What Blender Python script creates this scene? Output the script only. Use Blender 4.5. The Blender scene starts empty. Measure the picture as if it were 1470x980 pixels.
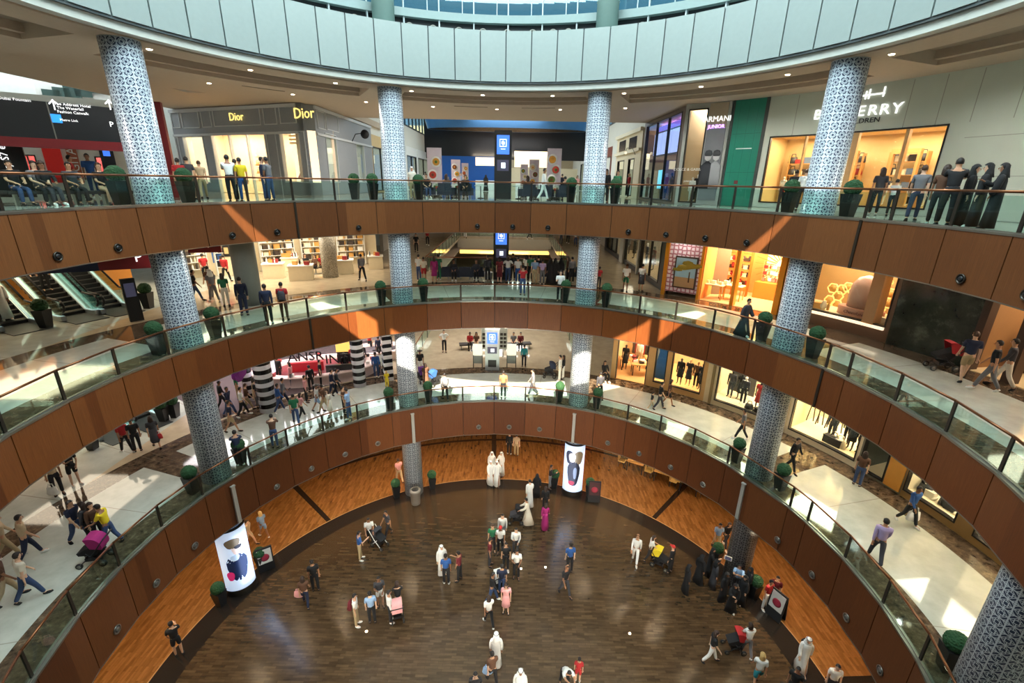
import bpy, bmesh, math, random
from math import sin, cos, radians, pi, atan2, hypot, sqrt
from mathutils import Vector, Matrix
random.seed(7)
S = bpy.context.scene
COL = S.collection
# ---------------------------------------------------------------- camera
F, TH, RO = 662.3, .33195, .01846          # focal length in pixels of a 1470 wide frame, pitch, roll
CAM = Vector((.517, -12.28, 18.13))         # beside the handrail of the top gallery; the atrium axis is x=y=0, ground z=0
_c, _s = cos(RO), sin(RO)
_R = Matrix(((_c, -_s, 0), (_s, _c, 0), (0, 0, 1))) @ Matrix(((1, 0, 0), (0, -sin(TH), -cos(TH)), (0, cos(TH), -sin(TH))))
_Rt = _R.transposed()
cd = bpy.data.cameras.new('camera'); cam = bpy.data.objects.new('camera', cd); COL.objects.link(cam)
cd.sensor_width = 36; cd.lens = F / 1470 * 36; cd.clip_start = .05; cd.clip_end = 400
m = Matrix((_R[0], -_R[1], -_R[2])).transposed().to_4x4(); m.translation = CAM; cam.matrix_world = m
S.camera = cam
S.view_settings.view_transform = 'Standard'; S.view_settings.look = 'None'; S.view_settings.gamma = 1
S.view_settings.use_curve_mapping = False
S.view_settings.exposure = .2
# ---------------------------------------------------------------- light
w = bpy.data.worlds.new('sky'); S.world = w; w.use_nodes = True
w.node_tree.nodes['Background'].inputs[0].default_value = (.60, .80, .92, 1)
w.node_tree.nodes['Background'].inputs[1].default_value = 1.0
def lamp(kind, name, loc, power, colour=(1, 1, 1), size=.1, rot=(0, 0, 0), **k):
    d = bpy.data.lights.new(name, kind); d.energy = power; d.color = colour
    if kind == 'AREA':
        d.shape = k.get('shape', 'RECTANGLE'); d.size = size; d.size_y = k.get('size_y', size)
        if 'spread' in k: d.spread = k['spread']
    elif kind == 'SUN': d.angle = size
    else: d.shadow_soft_size = size
    if kind == 'SPOT': d.spot_size = k.get('cone', 2.6); d.spot_blend = .8
    o = bpy.data.objects.new(name, d); o.location = loc; o.rotation_euler = rot; COL.objects.link(o); return o
SUN_T = .88
sun = lamp('SUN', 'sun', (0, -60, 60), 26, (1, .86, .66), .006)
sun.rotation_euler = Vector((.02, 1, -SUN_T)).to_track_quat('-Z', 'Y').to_euler()
SKYL = (.78, .96, 1)
lamp('AREA', 'skylight', (0, 1, 33.2), 6400, SKYL, 17, shape='DISK')
WARM, AMB, GOLD, NEU, COOL = (1, .84, .62), (1, .74, .46), (1, .78, .50), (1, .96, .88), (.84, .95, 1)
GAL = (1, .95, .84)
# gallery lamps: rings of small ceiling lamps (level, ceiling z, radii, power, colour by side)
def gallery_lamps():
    for zc, rr, pw in ((22.25, (14.7,), 290), (15.5, (14.6, 17.0), 52), (10.35, (14.4, 16.4), 52), (3.7, (13.7, 16.2), 170)):
        for j, r in enumerate(rr):
            n = 24
            for i in range(n):
                a = -48 + (i + .5 * j) * 276 / (n - 1)
                if not -50 < a < 230: continue
                x = cos(radians(a))
                c = AMB if zc < 5 else (NEU if x < .2 else GAL)
                if zc > 20: c = NEU
                o = lamp('SPOT', 'ceiling lamp', (r * cos(radians(a)), r * sin(radians(a)), zc), pw, c, .07, cone=2.7)
gallery_lamps()
# lamps over the ground floor that hang on the underside edge of the first ring
for a in (20, 47, 62, 78, 92, 106, 122, 138, 160):
    lamp('SPOT', 'floor lamp', (12.6 * cos(radians(a)), 12.6 * sin(radians(a)), 3.7), 130, AMB, .08, cone=2.4)
# added unseen fill spots high in the rotunda, brightening the ground floor and column feet
for a, ty in ((250, 5.), (290, 5.), (215, 3.), (325, 3.)):
    p_ = Vector((11.3 * cos(radians(a)), 11.3 * sin(radians(a)), 24.7)); o_ = lamp('SPOT', 'added fill spot', p_, 1500, (1, .93, .8), .15, cone=.95)
    o_.rotation_euler = (Vector((-p_.x * .1, ty, 0)) - p_).to_track_quat('-Z', 'Y').to_euler()
# the spotlights in the lower wood panels of the near side, shining across the atrium floor
for i_ in range(9):
    a = 222 + i_ * 12; p_ = Vector((11.95 * cos(radians(a)), 11.95 * sin(radians(a)), 4.35)); o_ = lamp('SPOT', 'panel spotlight', p_, 1500, (1, .9, .74), .1, cone=1.0)
    o_.rotation_euler = (Vector((p_.x * .35, 12.5, 2.2)) - p_).to_track_quat('-Z', 'Y').to_euler()
for y, z, p, c in ((24, 21.5, 0, NEU), (33, 25.5, 1500, COOL), (46, 25.5, 1500, COOL), (59, 25.5, 900, COOL)):
    if p: lamp('AREA', 'corridor skylight', (-.5, y, z), p, c, 9)
for y, z, p in ((24, 15.3, 260), (32, 15.3, 260), (48, 15.3, 260), (22, 10.2, 240), (32, 10.2, 300), (44, 10.2, 300)):
    lamp('AREA', 'corridor ceiling light', (-.7, y, z), p, NEU, 6, size_y=3)
lamp('AREA', 'added canopy fill', (-.6, 50.6, 21.4), 500, WARM, 9, (pi - .25, 0, 0), size_y=.6)  # added unseen source, lifts the dark underside of the oval canopy
lamp('AREA', 'added boutique fill', (-7, 20, 21.8), 300, NEU, 3)  # added fill with no real fixture, brightens the dark boutique side front
lamp('AREA', 'far left skylight', (-32, 22, 27), 3200, COOL, 12)
# ---------------------------------------------------------------- materials
MC = {}
def rgb(c): return tuple((v / 255 / 12.92 if v <= 10 else ((v / 255 + .055) / 1.055) ** 2.4) for v in c) + (1,)
def mat(name, c, rough=.6, metal=0., emit=0., spec=.5, noise=0, ns=6., bump=0):
    if name in MC: return MC[name]
    M = bpy.data.materials.new(name); M.use_nodes = True; nt = M.node_tree; b = nt.nodes['Principled BSDF']
    c4 = rgb(c); b.inputs['Base Color'].default_value = c4
    b.inputs['Roughness'].default_value = rough; b.inputs['Metallic'].default_value = metal
    b.inputs['Specular IOR Level'].default_value = spec
    if emit:
        b.inputs['Emission Color'].default_value = c4; b.inputs['Emission Strength'].default_value = emit
    tc = nt.nodes.new('ShaderNodeTexCoord')
    n = nt.nodes.new('ShaderNodeTexNoise'); n.inputs['Scale'].default_value = ns; n.inputs['Detail'].default_value = 3
    nt.links.new(tc.outputs['Object'], n.inputs['Vector'])
    k = noise if noise else .06
    mx = nt.nodes.new('ShaderNodeMix'); mx.data_type = 'RGBA'
    mx.inputs['A'].default_value = tuple(v * (1 - k) for v in c4[:3]) + (1,); mx.inputs['B'].default_value = tuple(min(1, v * (1 + k)) for v in c4[:3]) + (1,)
    nt.links.new(n.outputs['Fac'], mx.inputs['Factor']); nt.links.new(mx.outputs['Result'], b.inputs['Base Color'])
    if bump:
        bp = nt.nodes.new('ShaderNodeBump'); bp.inputs['Strength'].default_value = bump; bp.inputs['Distance'].default_value = .02
        nt.links.new(n.outputs['Fac'], bp.inputs['Height']); nt.links.new(bp.outputs['Normal'], b.inputs['Normal'])
    MC[name] = M; return M
class NB:
    """small node graph writer"""
    def __init__(s, name):
        s.m = bpy.data.materials.new(name); s.m.use_nodes = True; s.nt = s.m.node_tree; s.b = s.nt.nodes['Principled BSDF']; MC[name] = s.m
    def n(s, t, **k):
        x = s.nt.nodes.new(t)
        for a, v in k.items(): setattr(x, a, v)
        return x
    def put(s, sock, v):
        if hasattr(v, 'is_linked') or isinstance(v, bpy.types.NodeSocket): s.nt.links.new(v, sock)
        else: sock.default_value = v
    def ma(s, op, a, b=0., c=0.):
        x = s.n('ShaderNodeMath', operation=op)
        for i, v in enumerate((a, b, c)): s.put(x.inputs[i], v)
        return x.outputs[0]
    def mix(s, f, a, b):
        x = s.n('ShaderNodeMix', data_type='RGBA'); s.put(x.inputs['Factor'], f); s.put(x.inputs['A'], a); s.put(x.inputs['B'], b); return x.outputs['Result']
    def xyz(s):
        t = s.n('ShaderNodeTexCoord'); q = s.n('ShaderNodeSeparateXYZ'); s.nt.links.new(t.outputs['Object'], q.inputs[0]); s.co = t.outputs['Object']; return q.outputs
    def comb(s, x, y, z):
        q = s.n('ShaderNodeCombineXYZ')
        for i, v in enumerate((x, y, z)): s.put(q.inputs[i], v)
        return q.outputs[0]
    def noise(s, v, sc, det=3, rough=.5):
        x = s.n('ShaderNodeTexNoise'); s.put(x.inputs['Vector'], v); x.inputs['Scale'].default_value = sc; x.inputs['Detail'].default_value = det; x.inputs['Roughness'].default_value = rough; return x.outputs['Fac']
    def polar(s):
        x, y, z = s.xyz()[:3]
        r = s.ma('SQRT', s.ma('ADD', s.ma('MULTIPLY', x, x), s.ma('MULTIPLY', y, y)))
        a = s.ma('MULTIPLY', s.ma('ARCTAN2', y, x), 180 / pi)
        return x, y, z, r, a
    def ramp(s, f, stops):
        x = s.n('ShaderNodeValToRGB'); s.put(x.inputs[0], f); e = x.color_ramp.elements
        while len(e) < len(stops): e.new(.5)
        for i, (p, c) in enumerate(stops): e[i].position = p; e[i].color = c
        return x.outputs[0]
def in_range(g, v, lo, hi): return g.ma('MULTIPLY', g.ma('GREATER_THAN', v, lo), g.ma('LESS_THAN', v, hi))
def wood_fascia(name, c1, c2, c3):
    g = NB(name); x, y, z, r, a = g.polar()
    p = g.ma('FLOOR', g.ma('DIVIDE', g.ma('ADD', a, 200.15), 8.6))
    grain = g.noise(g.comb(g.ma('MULTIPLY', a, 1.6), p, g.ma('MULTIPLY', z, .2)), 6, 6, .75)
    wn = g.n('ShaderNodeTexWhiteNoise', noise_dimensions='1D'); g.put(wn.inputs['W'], p)
    f = g.ma('ADD', g.ma('MULTIPLY', grain, .8), g.ma('MULTIPLY', wn.outputs['Value'], .3))
    g.put(g.b.inputs['Base Color'], g.ramp(f, [(.2, rgb(c1)), (.5, rgb(c2)), (.85, rgb(c3))]))
    g.b.inputs['Roughness'].default_value = .42; g.b.inputs['Specular IOR Level'].default_value = .35; return g.m
def lattice(name, white, dark, cell=.27):
    g = NB(name); x, y, z, r, a = g.polar()
    u = g.ma('DIVIDE', g.ma('MULTIPLY', a, pi / 180 * .55), cell); n = round(2 * pi * .55 / cell)
    u = g.ma('MULTIPLY', a, n / 360); v = g.ma('DIVIDE', z, cell)
    fu = g.ma('ABSOLUTE', g.ma('SUBTRACT', g.ma('FRACT', g.ma('ADD', u, 50)), .5)); fv = g.ma('ABSOLUTE', g.ma('SUBTRACT', g.ma('FRACT', g.ma('ADD', v, 50)), .5))
    mx = g.ma('MAXIMUM', fu, fv); mn = g.ma('MINIMUM', fu, fv); sm = g.ma('ADD', fu, fv)
    rad = g.ma('SQRT', g.ma('ADD', g.ma('MULTIPLY', fu, fu), g.ma('MULTIPLY', fv, fv)))
    def line(v, c, w): return g.ma('LESS_THAN', g.ma('ABSOLUTE', g.ma('SUBTRACT', v, c)), w)
    L = line(mx, .17, .035)
    for e in (line(sm, .44, .036), line(mx, .475, .03), g.ma('MULTIPLY', line(mn, 0, .03), g.ma('GREATER_THAN', mx, .2)), line(sm, .74, .04)):
        L = g.ma('MAXIMUM', L, e)
    g.put(g.b.inputs['Base Color'], g.mix(L, rgb(dark), rgb(white)))
    g.b.inputs['Roughness'].default_value = .35; return g.m
def gallery_floor(name, seams=True):
    """cream marble ring with dark borders and dark radial bands at the columns; store floors beyond"""
    g = NB(name); x, y, z, r, a = g.polar()
    nz = g.noise(g.co, 1.6, 6, .6); nf = g.noise(g.co, 9, 4, .6)
    cream = g.ramp(nz, [(.3, rgb((168, 172, 162))), (.7, rgb((188, 192, 182)))])
    dark = g.ramp(g.noise(g.co, 4, 8, .7), [(.35, rgb((52, 42, 34))), (.55, rgb((92, 76, 60))), (.7, rgb((132, 112, 90)))])
    tan = g.ramp(nz, [(.3, rgb((176, 160, 136))), (.7, rgb((196, 180, 152)))])
    da = g.ma('ABSOLUTE', g.ma('SUBTRACT', g.ma('FRACT', g.ma('DIVIDE', g.ma('ADD', a, 405 - 24.7 - 22.5 + 45), 45)), .5))   # .5 steps half way
    near = g.ma('ABSOLUTE', g.ma('SUBTRACT', g.ma('FRACT', g.ma('DIVIDE', g.ma('ADD', a, 720 - 24.7 + 22.5), 45)), .5))
    radial = g.ma('MULTIPLY', g.ma('LESS_THAN', near, .055), g.ma('LESS_THAN', r, 17.4))
    band = g.ma('MAXIMUM', g.ma('LESS_THAN', r, 13.25), in_range(g, r, 16.35, 17.4))
    c = g.mix(g.ma('MAXIMUM', band, radial), cream, dark)
    lines = g.ma('MAXIMUM', in_range(g, near, .012, .0145), g.ma('LESS_THAN', g.ma('ABSOLUTE', g.ma('SUBTRACT', near, .25)), .0016))
    c = g.mix(g.ma('MULTIPLY', lines, .5), c, rgb((120, 108, 92)))
    c = g.mix(g.ma('MULTIPLY', g.ma('GREATER_THAN', r, 17.4), g.ma('GREATER_THAN', x, -17.)), c, tan)
    g.put(g.b.inputs['Base Color'], c); g.b.inputs['Roughness'].default_value = .06; g.b.inputs['Specular IOR Level'].default_value = .6; return g.m
def ground_floor(name):
    g = NB(name); x, y, z, r, a = g.polar()
    def blocks(ax, bx, c1, c2, c3, sw):
        bt = g.n('ShaderNodeTexBrick'); g.put(bt.inputs['Vector'], g.comb(ax, bx, 0.)); bt.offset = .37; bt.offset_frequency = 2
        bt.inputs['Color1'].default_value = (0, 0, 0, 1); bt.inputs['Color2'].default_value = (1, 1, 1, 1); bt.inputs['Mortar'].default_value = (.1, .1, .1, 1)
        bt.inputs['Scale'].default_value = 1; bt.inputs['Mortar Size'].default_value = .006; bt.inputs['Brick Width'].default_value = sw; bt.inputs['Row Height'].default_value = .11
        f = g.ma('ADD', g.ma('MULTIPLY', bt.outputs['Color'], .34), g.ma('MULTIPLY', g.noise(g.comb(g.ma('MULTIPLY', ax, .5), g.ma('MULTIPLY', bx, 2.), 0.), 3, 5, .6), .7))
        return g.ramp(f, [(.2, c1), (.5, c2), (.9, c3)])
    inner = blocks(x, y, rgb((50, 38, 26)), rgb((74, 57, 39)), rgb((98, 78, 54)), .5)
    outer = blocks(y, x, rgb((104, 67, 34)), rgb((130, 87, 46)), rgb((158, 112, 64)), .55)
    c = g.mix(g.ma('GREATER_THAN', r, 13.), inner, outer)
    near = g.ma('ABSOLUTE', g.ma('SUBTRACT', g.ma('FRACT', g.ma('DIVIDE', g.ma('ADD', a, 720 - 24.7), 45)), .5))
    dk = g.ma('MAXIMUM', in_range(g, r, 12., 13.), g.ma('MAXIMUM', in_range(g, r, 17.7, 17.95), g.ma('MULTIPLY', g.ma('GREATER_THAN', r, 13.), g.ma('LESS_THAN', near, .012))))
    c = g.mix(dk, c, rgb((40, 34, 30)))
    c = g.mix(in_range(g, r, 13.0, 13.05), c, rgb((170, 130, 90)))
    g.put(g.b.inputs['Base Color'], c); g.b.inputs['Roughness'].default_value = .24; g.b.inputs['Specular IOR Level'].default_value = .55
    return g.m
def glass(name, tint=(.82, .95, .92), gl=.1, rough=.0):
    g = NB(name); nt = g.nt; out = nt.nodes['Material Output']; nt.nodes.remove(g.b)
    t = g.n('ShaderNodeBsdfTransparent'); t.inputs[0].default_value = tint + (1,)
    s = g.n('ShaderNodeBsdfGlossy'); s.inputs['Roughness'].default_value = rough; s.inputs[0].default_value = (.9, 1, .98, 1)
    fr = g.n('ShaderNodeLayerWeight'); fr.inputs[0].default_value = .5
    mx = g.n('ShaderNodeMixShader'); nt.links.new(g.ma('ADD', g.ma('MULTIPLY', g.ma('POWER', fr.outputs['Facing'], 4.), .8), gl), mx.inputs[0]); nt.links.new(t.outputs[0], mx.inputs[1]); nt.links.new(s.outputs[0], mx.inputs[2])
    nt.links.new(mx.outputs[0], out.inputs[0]); return g.m
def marble_dark(name, a, b, c, sc=1.2):
    g = NB(name); g.xyz(); n = g.noise(g.co, sc, 9, .7)
    g.put(g.b.inputs['Base Color'], g.ramp(n, [(.35, rgb(a)), (.55, rgb(b)), (.72, rgb(c))])); g.b.inputs['Roughness'].default_value = .12; return g.m
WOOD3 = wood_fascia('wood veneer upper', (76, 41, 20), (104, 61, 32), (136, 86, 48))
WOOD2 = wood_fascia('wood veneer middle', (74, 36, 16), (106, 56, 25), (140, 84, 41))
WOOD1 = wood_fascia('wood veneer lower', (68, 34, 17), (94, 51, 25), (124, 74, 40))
LATT = lattice('blue white lattice', (206, 215, 221), (36, 50, 78))
GFLOOR = gallery_floor('gallery marble'); BFLOOR = ground_floor('ground floor blocks')
RGLASS = glass('railing glass', (.80, .92, .89), .03); SGLASS = glass('shop glass', (.93, .96, .95), .02)
STEEL = mat('brushed steel', (150, 148, 140), .32, .9); DSTEEL = mat('dark steel', (70, 66, 60), .35, .8)
BRONZE = mat('bronze handrail', (128, 84, 56), .3, .8); BLACK = mat('black', (22, 22, 24), .5); NAVYM = mat('navy glossy', (20, 24, 34), .25)
WHITE = mat('white paint', (232, 232, 228), .5); PALE = mat('pale fascia panels', (156, 167, 164), .4, .1)
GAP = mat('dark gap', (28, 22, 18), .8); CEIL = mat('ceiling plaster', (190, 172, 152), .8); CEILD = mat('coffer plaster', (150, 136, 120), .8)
LIPM = mat('ceiling lip', (206, 208, 200), .6)
# ---------------------------------------------------------------- mesh builder
class MB:
    def __init__(s): s.v = []; s.f = []; s.mi = []; s.sm = []
    def add(s, vs, fs, mi=0, smooth=False):
        b = len(s.v); s.v += [tuple(p) for p in vs]
        for f in fs: s.f.append([i + b for i in f]); s.mi.append(mi); s.sm.append(smooth)
    def box(s, x0, x1, y0, y1, z0, z1, mi=0, M=None):
        vs = [Vector((x, y, z)) for z in (z0, z1) for y in (y0, y1) for x in (x0, x1)]
        if M: vs = [M @ p for p in vs]
        s.add(vs, [(0, 2, 3, 1), (4, 5, 7, 6), (0, 1, 5, 4), (2, 6, 7, 3), (0, 4, 6, 2), (1, 3, 7, 5)], mi)
    def hexa(s, q, mi=0): s.add(q, [(3, 2, 1, 0), (4, 5, 6, 7), (0, 1, 5, 4), (1, 2, 6, 5), (2, 3, 7, 6), (3, 0, 4, 7)], mi)
    def arc(s, a0, a1, r0, r1, z0, z1, mi=0, step=3.):
        """solid ring segment"""
        if a1 < a0: a0, a1 = a1, a0
        n = max(1, int(math.ceil((a1 - a0) / step))); vs = []; full = abs(a1 - a0 - 360) < 1e-6
        for i in range(n + 1):
            a = radians(a0 + (a1 - a0) * i / n)
            for r, z in ((r0, z0), (r1, z0), (r1, z1), (r0, z1)): vs.append((r * cos(a), r * sin(a), z))
        fs = []
        for i in range(n):
            for k in range(4): p, q = i * 4 + k, i * 4 + (k + 1) % 4; fs.append((p, p + 4, q + 4, q))
        if not full: fs += [(0, 1, 2, 3), (n * 4 + 3, n * 4 + 2, n * 4 + 1, n * 4)]
        s.add(vs, fs, mi)
    def lathe(s, prof, n=24, c=(0, 0, 0), mi=0, smooth=True, sx=1, sy=1, cap=True, M=None):
        vs = []
        for r, z in prof:
            for i in range(n): vs.append(Vector((c[0] + r * sx * cos(2 * pi * i / n), c[1] + r * sy * sin(2 * pi * i / n), c[2] + z)))
        if M: vs = [M @ p for p in vs]
        fs = [(j * n + i, j * n + (i + 1) % n, (j + 1) * n + (i + 1) % n, (j + 1) * n + i) for j in range(len(prof) - 1) for i in range(n)]
        if cap: fs += [tuple(range(n))[::-1], tuple((len(prof) - 1) * n + i for i in range(n))]
        s.add(vs, fs, mi, smooth)
    def cyl(s, p, q, r, n=10, mi=0, r2=None):
        p, q = Vector(p), Vector(q); d = (q - p); L = d.length
        M = Matrix.Translation(p) @ d.to_track_quat('Z', 'Y').to_matrix().to_4x4(); s.lathe([(r, 0), (r if r2 is None else r2, L)], n, mi=mi, M=M)
    def tube(s, pts, r, n=6, mi=0):
        for p, q in zip(pts, pts[1:]): s.cyl(p, q, r, n, mi)
    def ball(s, c, r, sx=1, sy=1, sz=1, n=12, mi=0, M=None):
        prof = [(max(.001, r * sin(pi * k / 8)), -r * sz * cos(pi * k / 8)) for k in range(9)]; s.lathe(prof, n, c, mi, True, sx, sy, True, M)
def mesh_of(mb, name='m'):
    me = bpy.data.meshes.new(name); me.from_pydata(mb.v, [], mb.f); me.polygons.foreach_set('material_index', mb.mi); me.polygons.foreach_set('use_smooth', mb.sm); me.update(); return me
def ob(name, src, mats, parent=None, loc=(0, 0, 0), rz=0., scale=None):
    me = mesh_of(src, name) if isinstance(src, MB) else src
    o = bpy.data.objects.new(name, me); COL.objects.link(o)
    mats = mats if isinstance(mats, (list, tuple)) else [mats]
    if isinstance(src, MB):
        for m_ in mats: me.materials.append(m_)
    o.location = loc; o.rotation_euler = (0, 0, rz)
    if scale: o.scale = scale if isinstance(scale, tuple) else (scale,) * 3
    if parent: o.parent = parent
    return o
def tag(o, label, cat, group=None, kind=None):
    if label: o['label'] = label
    if cat: o['category'] = cat
    if group: o['group'] = group
    if kind: o['kind'] = kind
    return o
def thing(name, label, cat, loc=(0, 0, 0), rz=0., group=None):
    o = bpy.data.objects.new(name, None); o.empty_display_size = .2; COL.objects.link(o); o.location = loc; o.rotation_euler = (0, 0, rz); return tag(o, label, cat, group)
def struct(name, mb, mats, label=None):
    o = ob(name, mb, mats); o['kind'] = 'structure'
    if label: o['label'] = label
    return o
def dup(root, loc=None, rz=None, label=None, group=None, scale=None):
    r = root.copy(); COL.objects.link(r)
    if loc is not None: r.location = loc
    if rz is not None: r.rotation_euler = (0, 0, rz)
    if scale: r.scale = (scale,) * 3
    if label: r['label'] = label
    if group: r['group'] = group
    for ch in list(root.children):
        c = ch.copy(); COL.objects.link(c); c.parent = r
        for g_ in ch.children: d = g_.copy(); COL.objects.link(d); d.parent = c
    return r
def rotm(rz): return Matrix.Rotation(rz, 4, 'Z')
# ---------------------------------------------------------------- where a line of sight meets the building
def ray(px, py): return _Rt @ Vector(((px - 735) / F, (py - 490) / F, 1))
def at(px, py, z):
    v = ray(px, py); return CAM + v * ((z - CAM.z) / v.z)
def pol(p): return hypot(p[0], p[1]), math.degrees(atan2(p[1], p[0]))
def P2(r, a): return (r * cos(radians(a)), r * sin(radians(a)))
class Arc:
    """curved shop wall; u = angle in degrees, v = metres behind the wall face"""
    def __init__(s, r): s.r = r
    def px(s, x, y):
        v = ray(x, y); a = v.x ** 2 + v.y ** 2; b = 2 * (v.x * CAM.x + v.y * CAM.y); c = CAM.x ** 2 + CAM.y ** 2 - s.r ** 2
        p = CAM + v * ((-b + sqrt(b * b - 4 * a * c)) / (2 * a)); return pol(p)[1], p.z
    def pt(s, u, v, z): x, y = P2(s.r + v, u); return Vector((x, y, z))
    def box(s, mb, u0, u1, v0, v1, z0, z1, mi=0): mb.arc(u0, u1, s.r + v0, s.r + v1, z0, z1, mi, 2.)
    def rz(s, u): return radians(u) - pi / 2       # local +y points into the wall
    def m(s, metres): return -math.degrees(metres / s.r)
class Flat:
    """straight shop wall from A (left) to B (right); u = metres along, v = metres behind the face"""
    def __init__(s, A, B):
        s.A = Vector((A[0], A[1])); s.B = Vector((B[0], B[1])); s.d = (s.B - s.A).normalized(); s.n = Vector((-s.d.y, s.d.x)); s.L = (s.B - s.A).length
    def px(s, x, y):
        v = ray(x, y); n = s.n; t = ((s.A - CAM.to_2d()).dot(n)) / (v.to_2d().dot(n)); p = CAM + v * t; return (p.to_2d() - s.A).dot(s.d), p.z
    def pt(s, u, v, z): q = s.A + s.d * u + s.n * v; return Vector((q.x, q.y, z))
    def box(s, mb, u0, u1, v0, v1, z0, z1, mi=0):
        if u1 < u0: u0, u1 = u1, u0
        mb.hexa([s.pt(u0, v0, z0), s.pt(u1, v0, z0), s.pt(u1, v1, z0), s.pt(u0, v1, z0), s.pt(u0, v0, z1), s.pt(u1, v0, z1), s.pt(u1, v1, z1), s.pt(u0, v1, z1)], mi)
    def rz(s, u): return atan2(s.d.y, s.d.x)
    def m(s, metres): return metres
def text(body, f, u, z, size, m_, parent=None, v=-.06, name='lettering', ext=.015, rot=None, sx=1., loc=None, rz=None, tilt=0):
    c = bpy.data.curves.new(name, 'FONT'); c.body = body; c.size = size; c.align_x = 'CENTER'; c.align_y = 'CENTER'; c.extrude = ext; c.resolution_u = 2
    t = bpy.data.objects.new('t', c); COL.objects.link(t); me = bpy.data.meshes.new_from_object(t.evaluated_get(bpy.context.evaluated_depsgraph_get())); bpy.data.objects.remove(t)
    me.materials.clear(); me.materials.append(m_); o = bpy.data.objects.new(name, me); COL.objects.link(o)
    o.location = loc if loc is not None else f.pt(u, v, z); o.rotation_euler = (pi / 2, tilt, f.rz(u) if rz is None else rz); o.scale = (sx, 1, 1)
    if parent: o.parent = parent
    return o
def winv(parent):
    if parent.type == 'EMPTY' and parent.parent is None: return (Matrix.Translation(parent.location) @ rotm(parent.rotation_euler.z)).inverted()
    return Matrix()
def wob(name, mb, mats, parent):
    """a part whose mesh is written in world coordinates"""
    o = ob(name, mb, mats); o.parent = parent; o.matrix_parent_inverse = winv(parent); return o
def wtext(body, f, u, z, size, m_, parent, **k):
    o = text(body, f, u, z, size, m_, **k); o.parent = parent; o.matrix_parent_inverse = winv(parent); return o
COLA = [24.7 + 45 * i for i in range(-1, 5)]          # column azimuths: -20.3 24.7 69.7 114.7 159.7 204.7
ZF = {0: 0., 1: 6., 2: 12., 3: 17.18}
# ================================================================ structure
b = MB(); b.lathe([(31, -.3), (31, 0)], 96); struct('floor_ground', b, BFLOOR)
R0, ROUT = 12.12, 25.
def seams():
    s = []
    for c in [24.7 + 45 * i for i in range(-3, 6)]:
        for d in (-5.3, 5.3, 13.9, 22.5, 31.1):
            a = c + d
            if abs(a - 19.4) < .3: a = 14.9
            s.append(a)
    return sorted(x for x in s if -112 < x < 245)
SEAMS = seams()
def fascia(side, zt, zb, wm, strips):
    b = MB()
    b.arc(-112, 245, R0 + .06, R0 + .16, zb + .02, zt - .02, 1, 4.3)
    for a0, a1 in zip(SEAMS, SEAMS[1:]):
        g = .07
        p0, p1 = Vector(P2(R0, a0 + g)), Vector(P2(R0, a1 - g)); q0, q1 = Vector(P2(R0 + .06, a0 + g)), Vector(P2(R0 + .06, a1 - g))
        b.hexa([(*p0, zb + .03), (*p1, zb + .03), (*q1, zb + .03), (*q0, zb + .03), (*p0, zt - .03), (*p1, zt - .03), (*q1, zt - .03), (*q0, zt - .03)], 0)
        for z0, z1, rr in ((zt - .03, zt + .03, R0 - .015), (zb, zb + .03, R0 - .01)):
            p0, p1 = Vector(P2(rr, a0)), Vector(P2(rr, a1)); q0, q1 = Vector(P2(R0 + .14, a0)), Vector(P2(R0 + .14, a1))
            b.hexa([(*p0, z0), (*p1, z0), (*q1, z0), (*q0, z0), (*p0, z1), (*p1, z1), (*q1, z1), (*q0, z1)], 2)
    for a in strips: b.arc(a - .22, a + .22, R0 - .04, R0 + .05, zb, zt, 3, 1)
    return struct('wall_fascia_' + side, b, [wm, GAP, STEEL, DSTEEL])
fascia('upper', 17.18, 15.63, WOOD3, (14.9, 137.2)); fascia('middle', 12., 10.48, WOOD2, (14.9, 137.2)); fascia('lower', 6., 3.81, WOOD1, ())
# slabs of the three galleries
def quad(b, x0, x1, y0, y1, z0, z1): b.box(x0, x1, y0, y1, z0, z1)
VOID = (-5.8, 4.6, 20.6, 43.5)
for nm, zt, zb in (('gallery_one', 6., 3.85), ('gallery_two', 12., 10.52), ('gallery_three', 17.18, 15.67)):
    b = MB(); b.arc(-112, 245, R0 + .16, 20., zt - .25, zt - .004); struct('floor_' + nm, b, GFLOOR)
    b = MB()
    b.arc(-60, 62, 20, 30, zt - .25, zt - .004); b.arc(120, 240, 20, 34, zt - .25, zt - .004)
    if nm != 'gallery_two': b.box(-16, 15.6, 16.5, 68, zt - .26, zt - .008)
    else:
        for x0, x1, y0, y1 in ((-16, VOID[0], 16.5, 68), (VOID[1], 15.6, 16.5, 68), (VOID[0], VOID[1], 16.5, VOID[2]), (VOID[0], VOID[1], VOID[3], 68)): b.box(x0, x1, y0, y1, zt - .26, zt - .008)
    struct('floor_' + nm + '_outer', b, GFLOOR)
    b = MB(); b.arc(-112, 245, R0 + .16, 20, zb, zb + .12); b.arc(-60, 62, 20, 30, zb, zb + .12); b.arc(120, 240, 20, 34, zb, zb + .12)
    if nm != 'gallery_two': b.box(-16, 15.6, 16.5, 68, zb, zb + .12)
    else:
        for x0, x1, y0, y1 in ((-16, VOID[0], 16.5, 68), (VOID[1], 15.6, 16.5, 68), (VOID[0], VOID[1], 16.5, VOID[2]), (VOID[0], VOID[1], VOID[3], 68)): b.box(x0, x1, y0, y1, zb, zb + .12)
    struct('ceiling_' + nm, b, CEIL)
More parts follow.
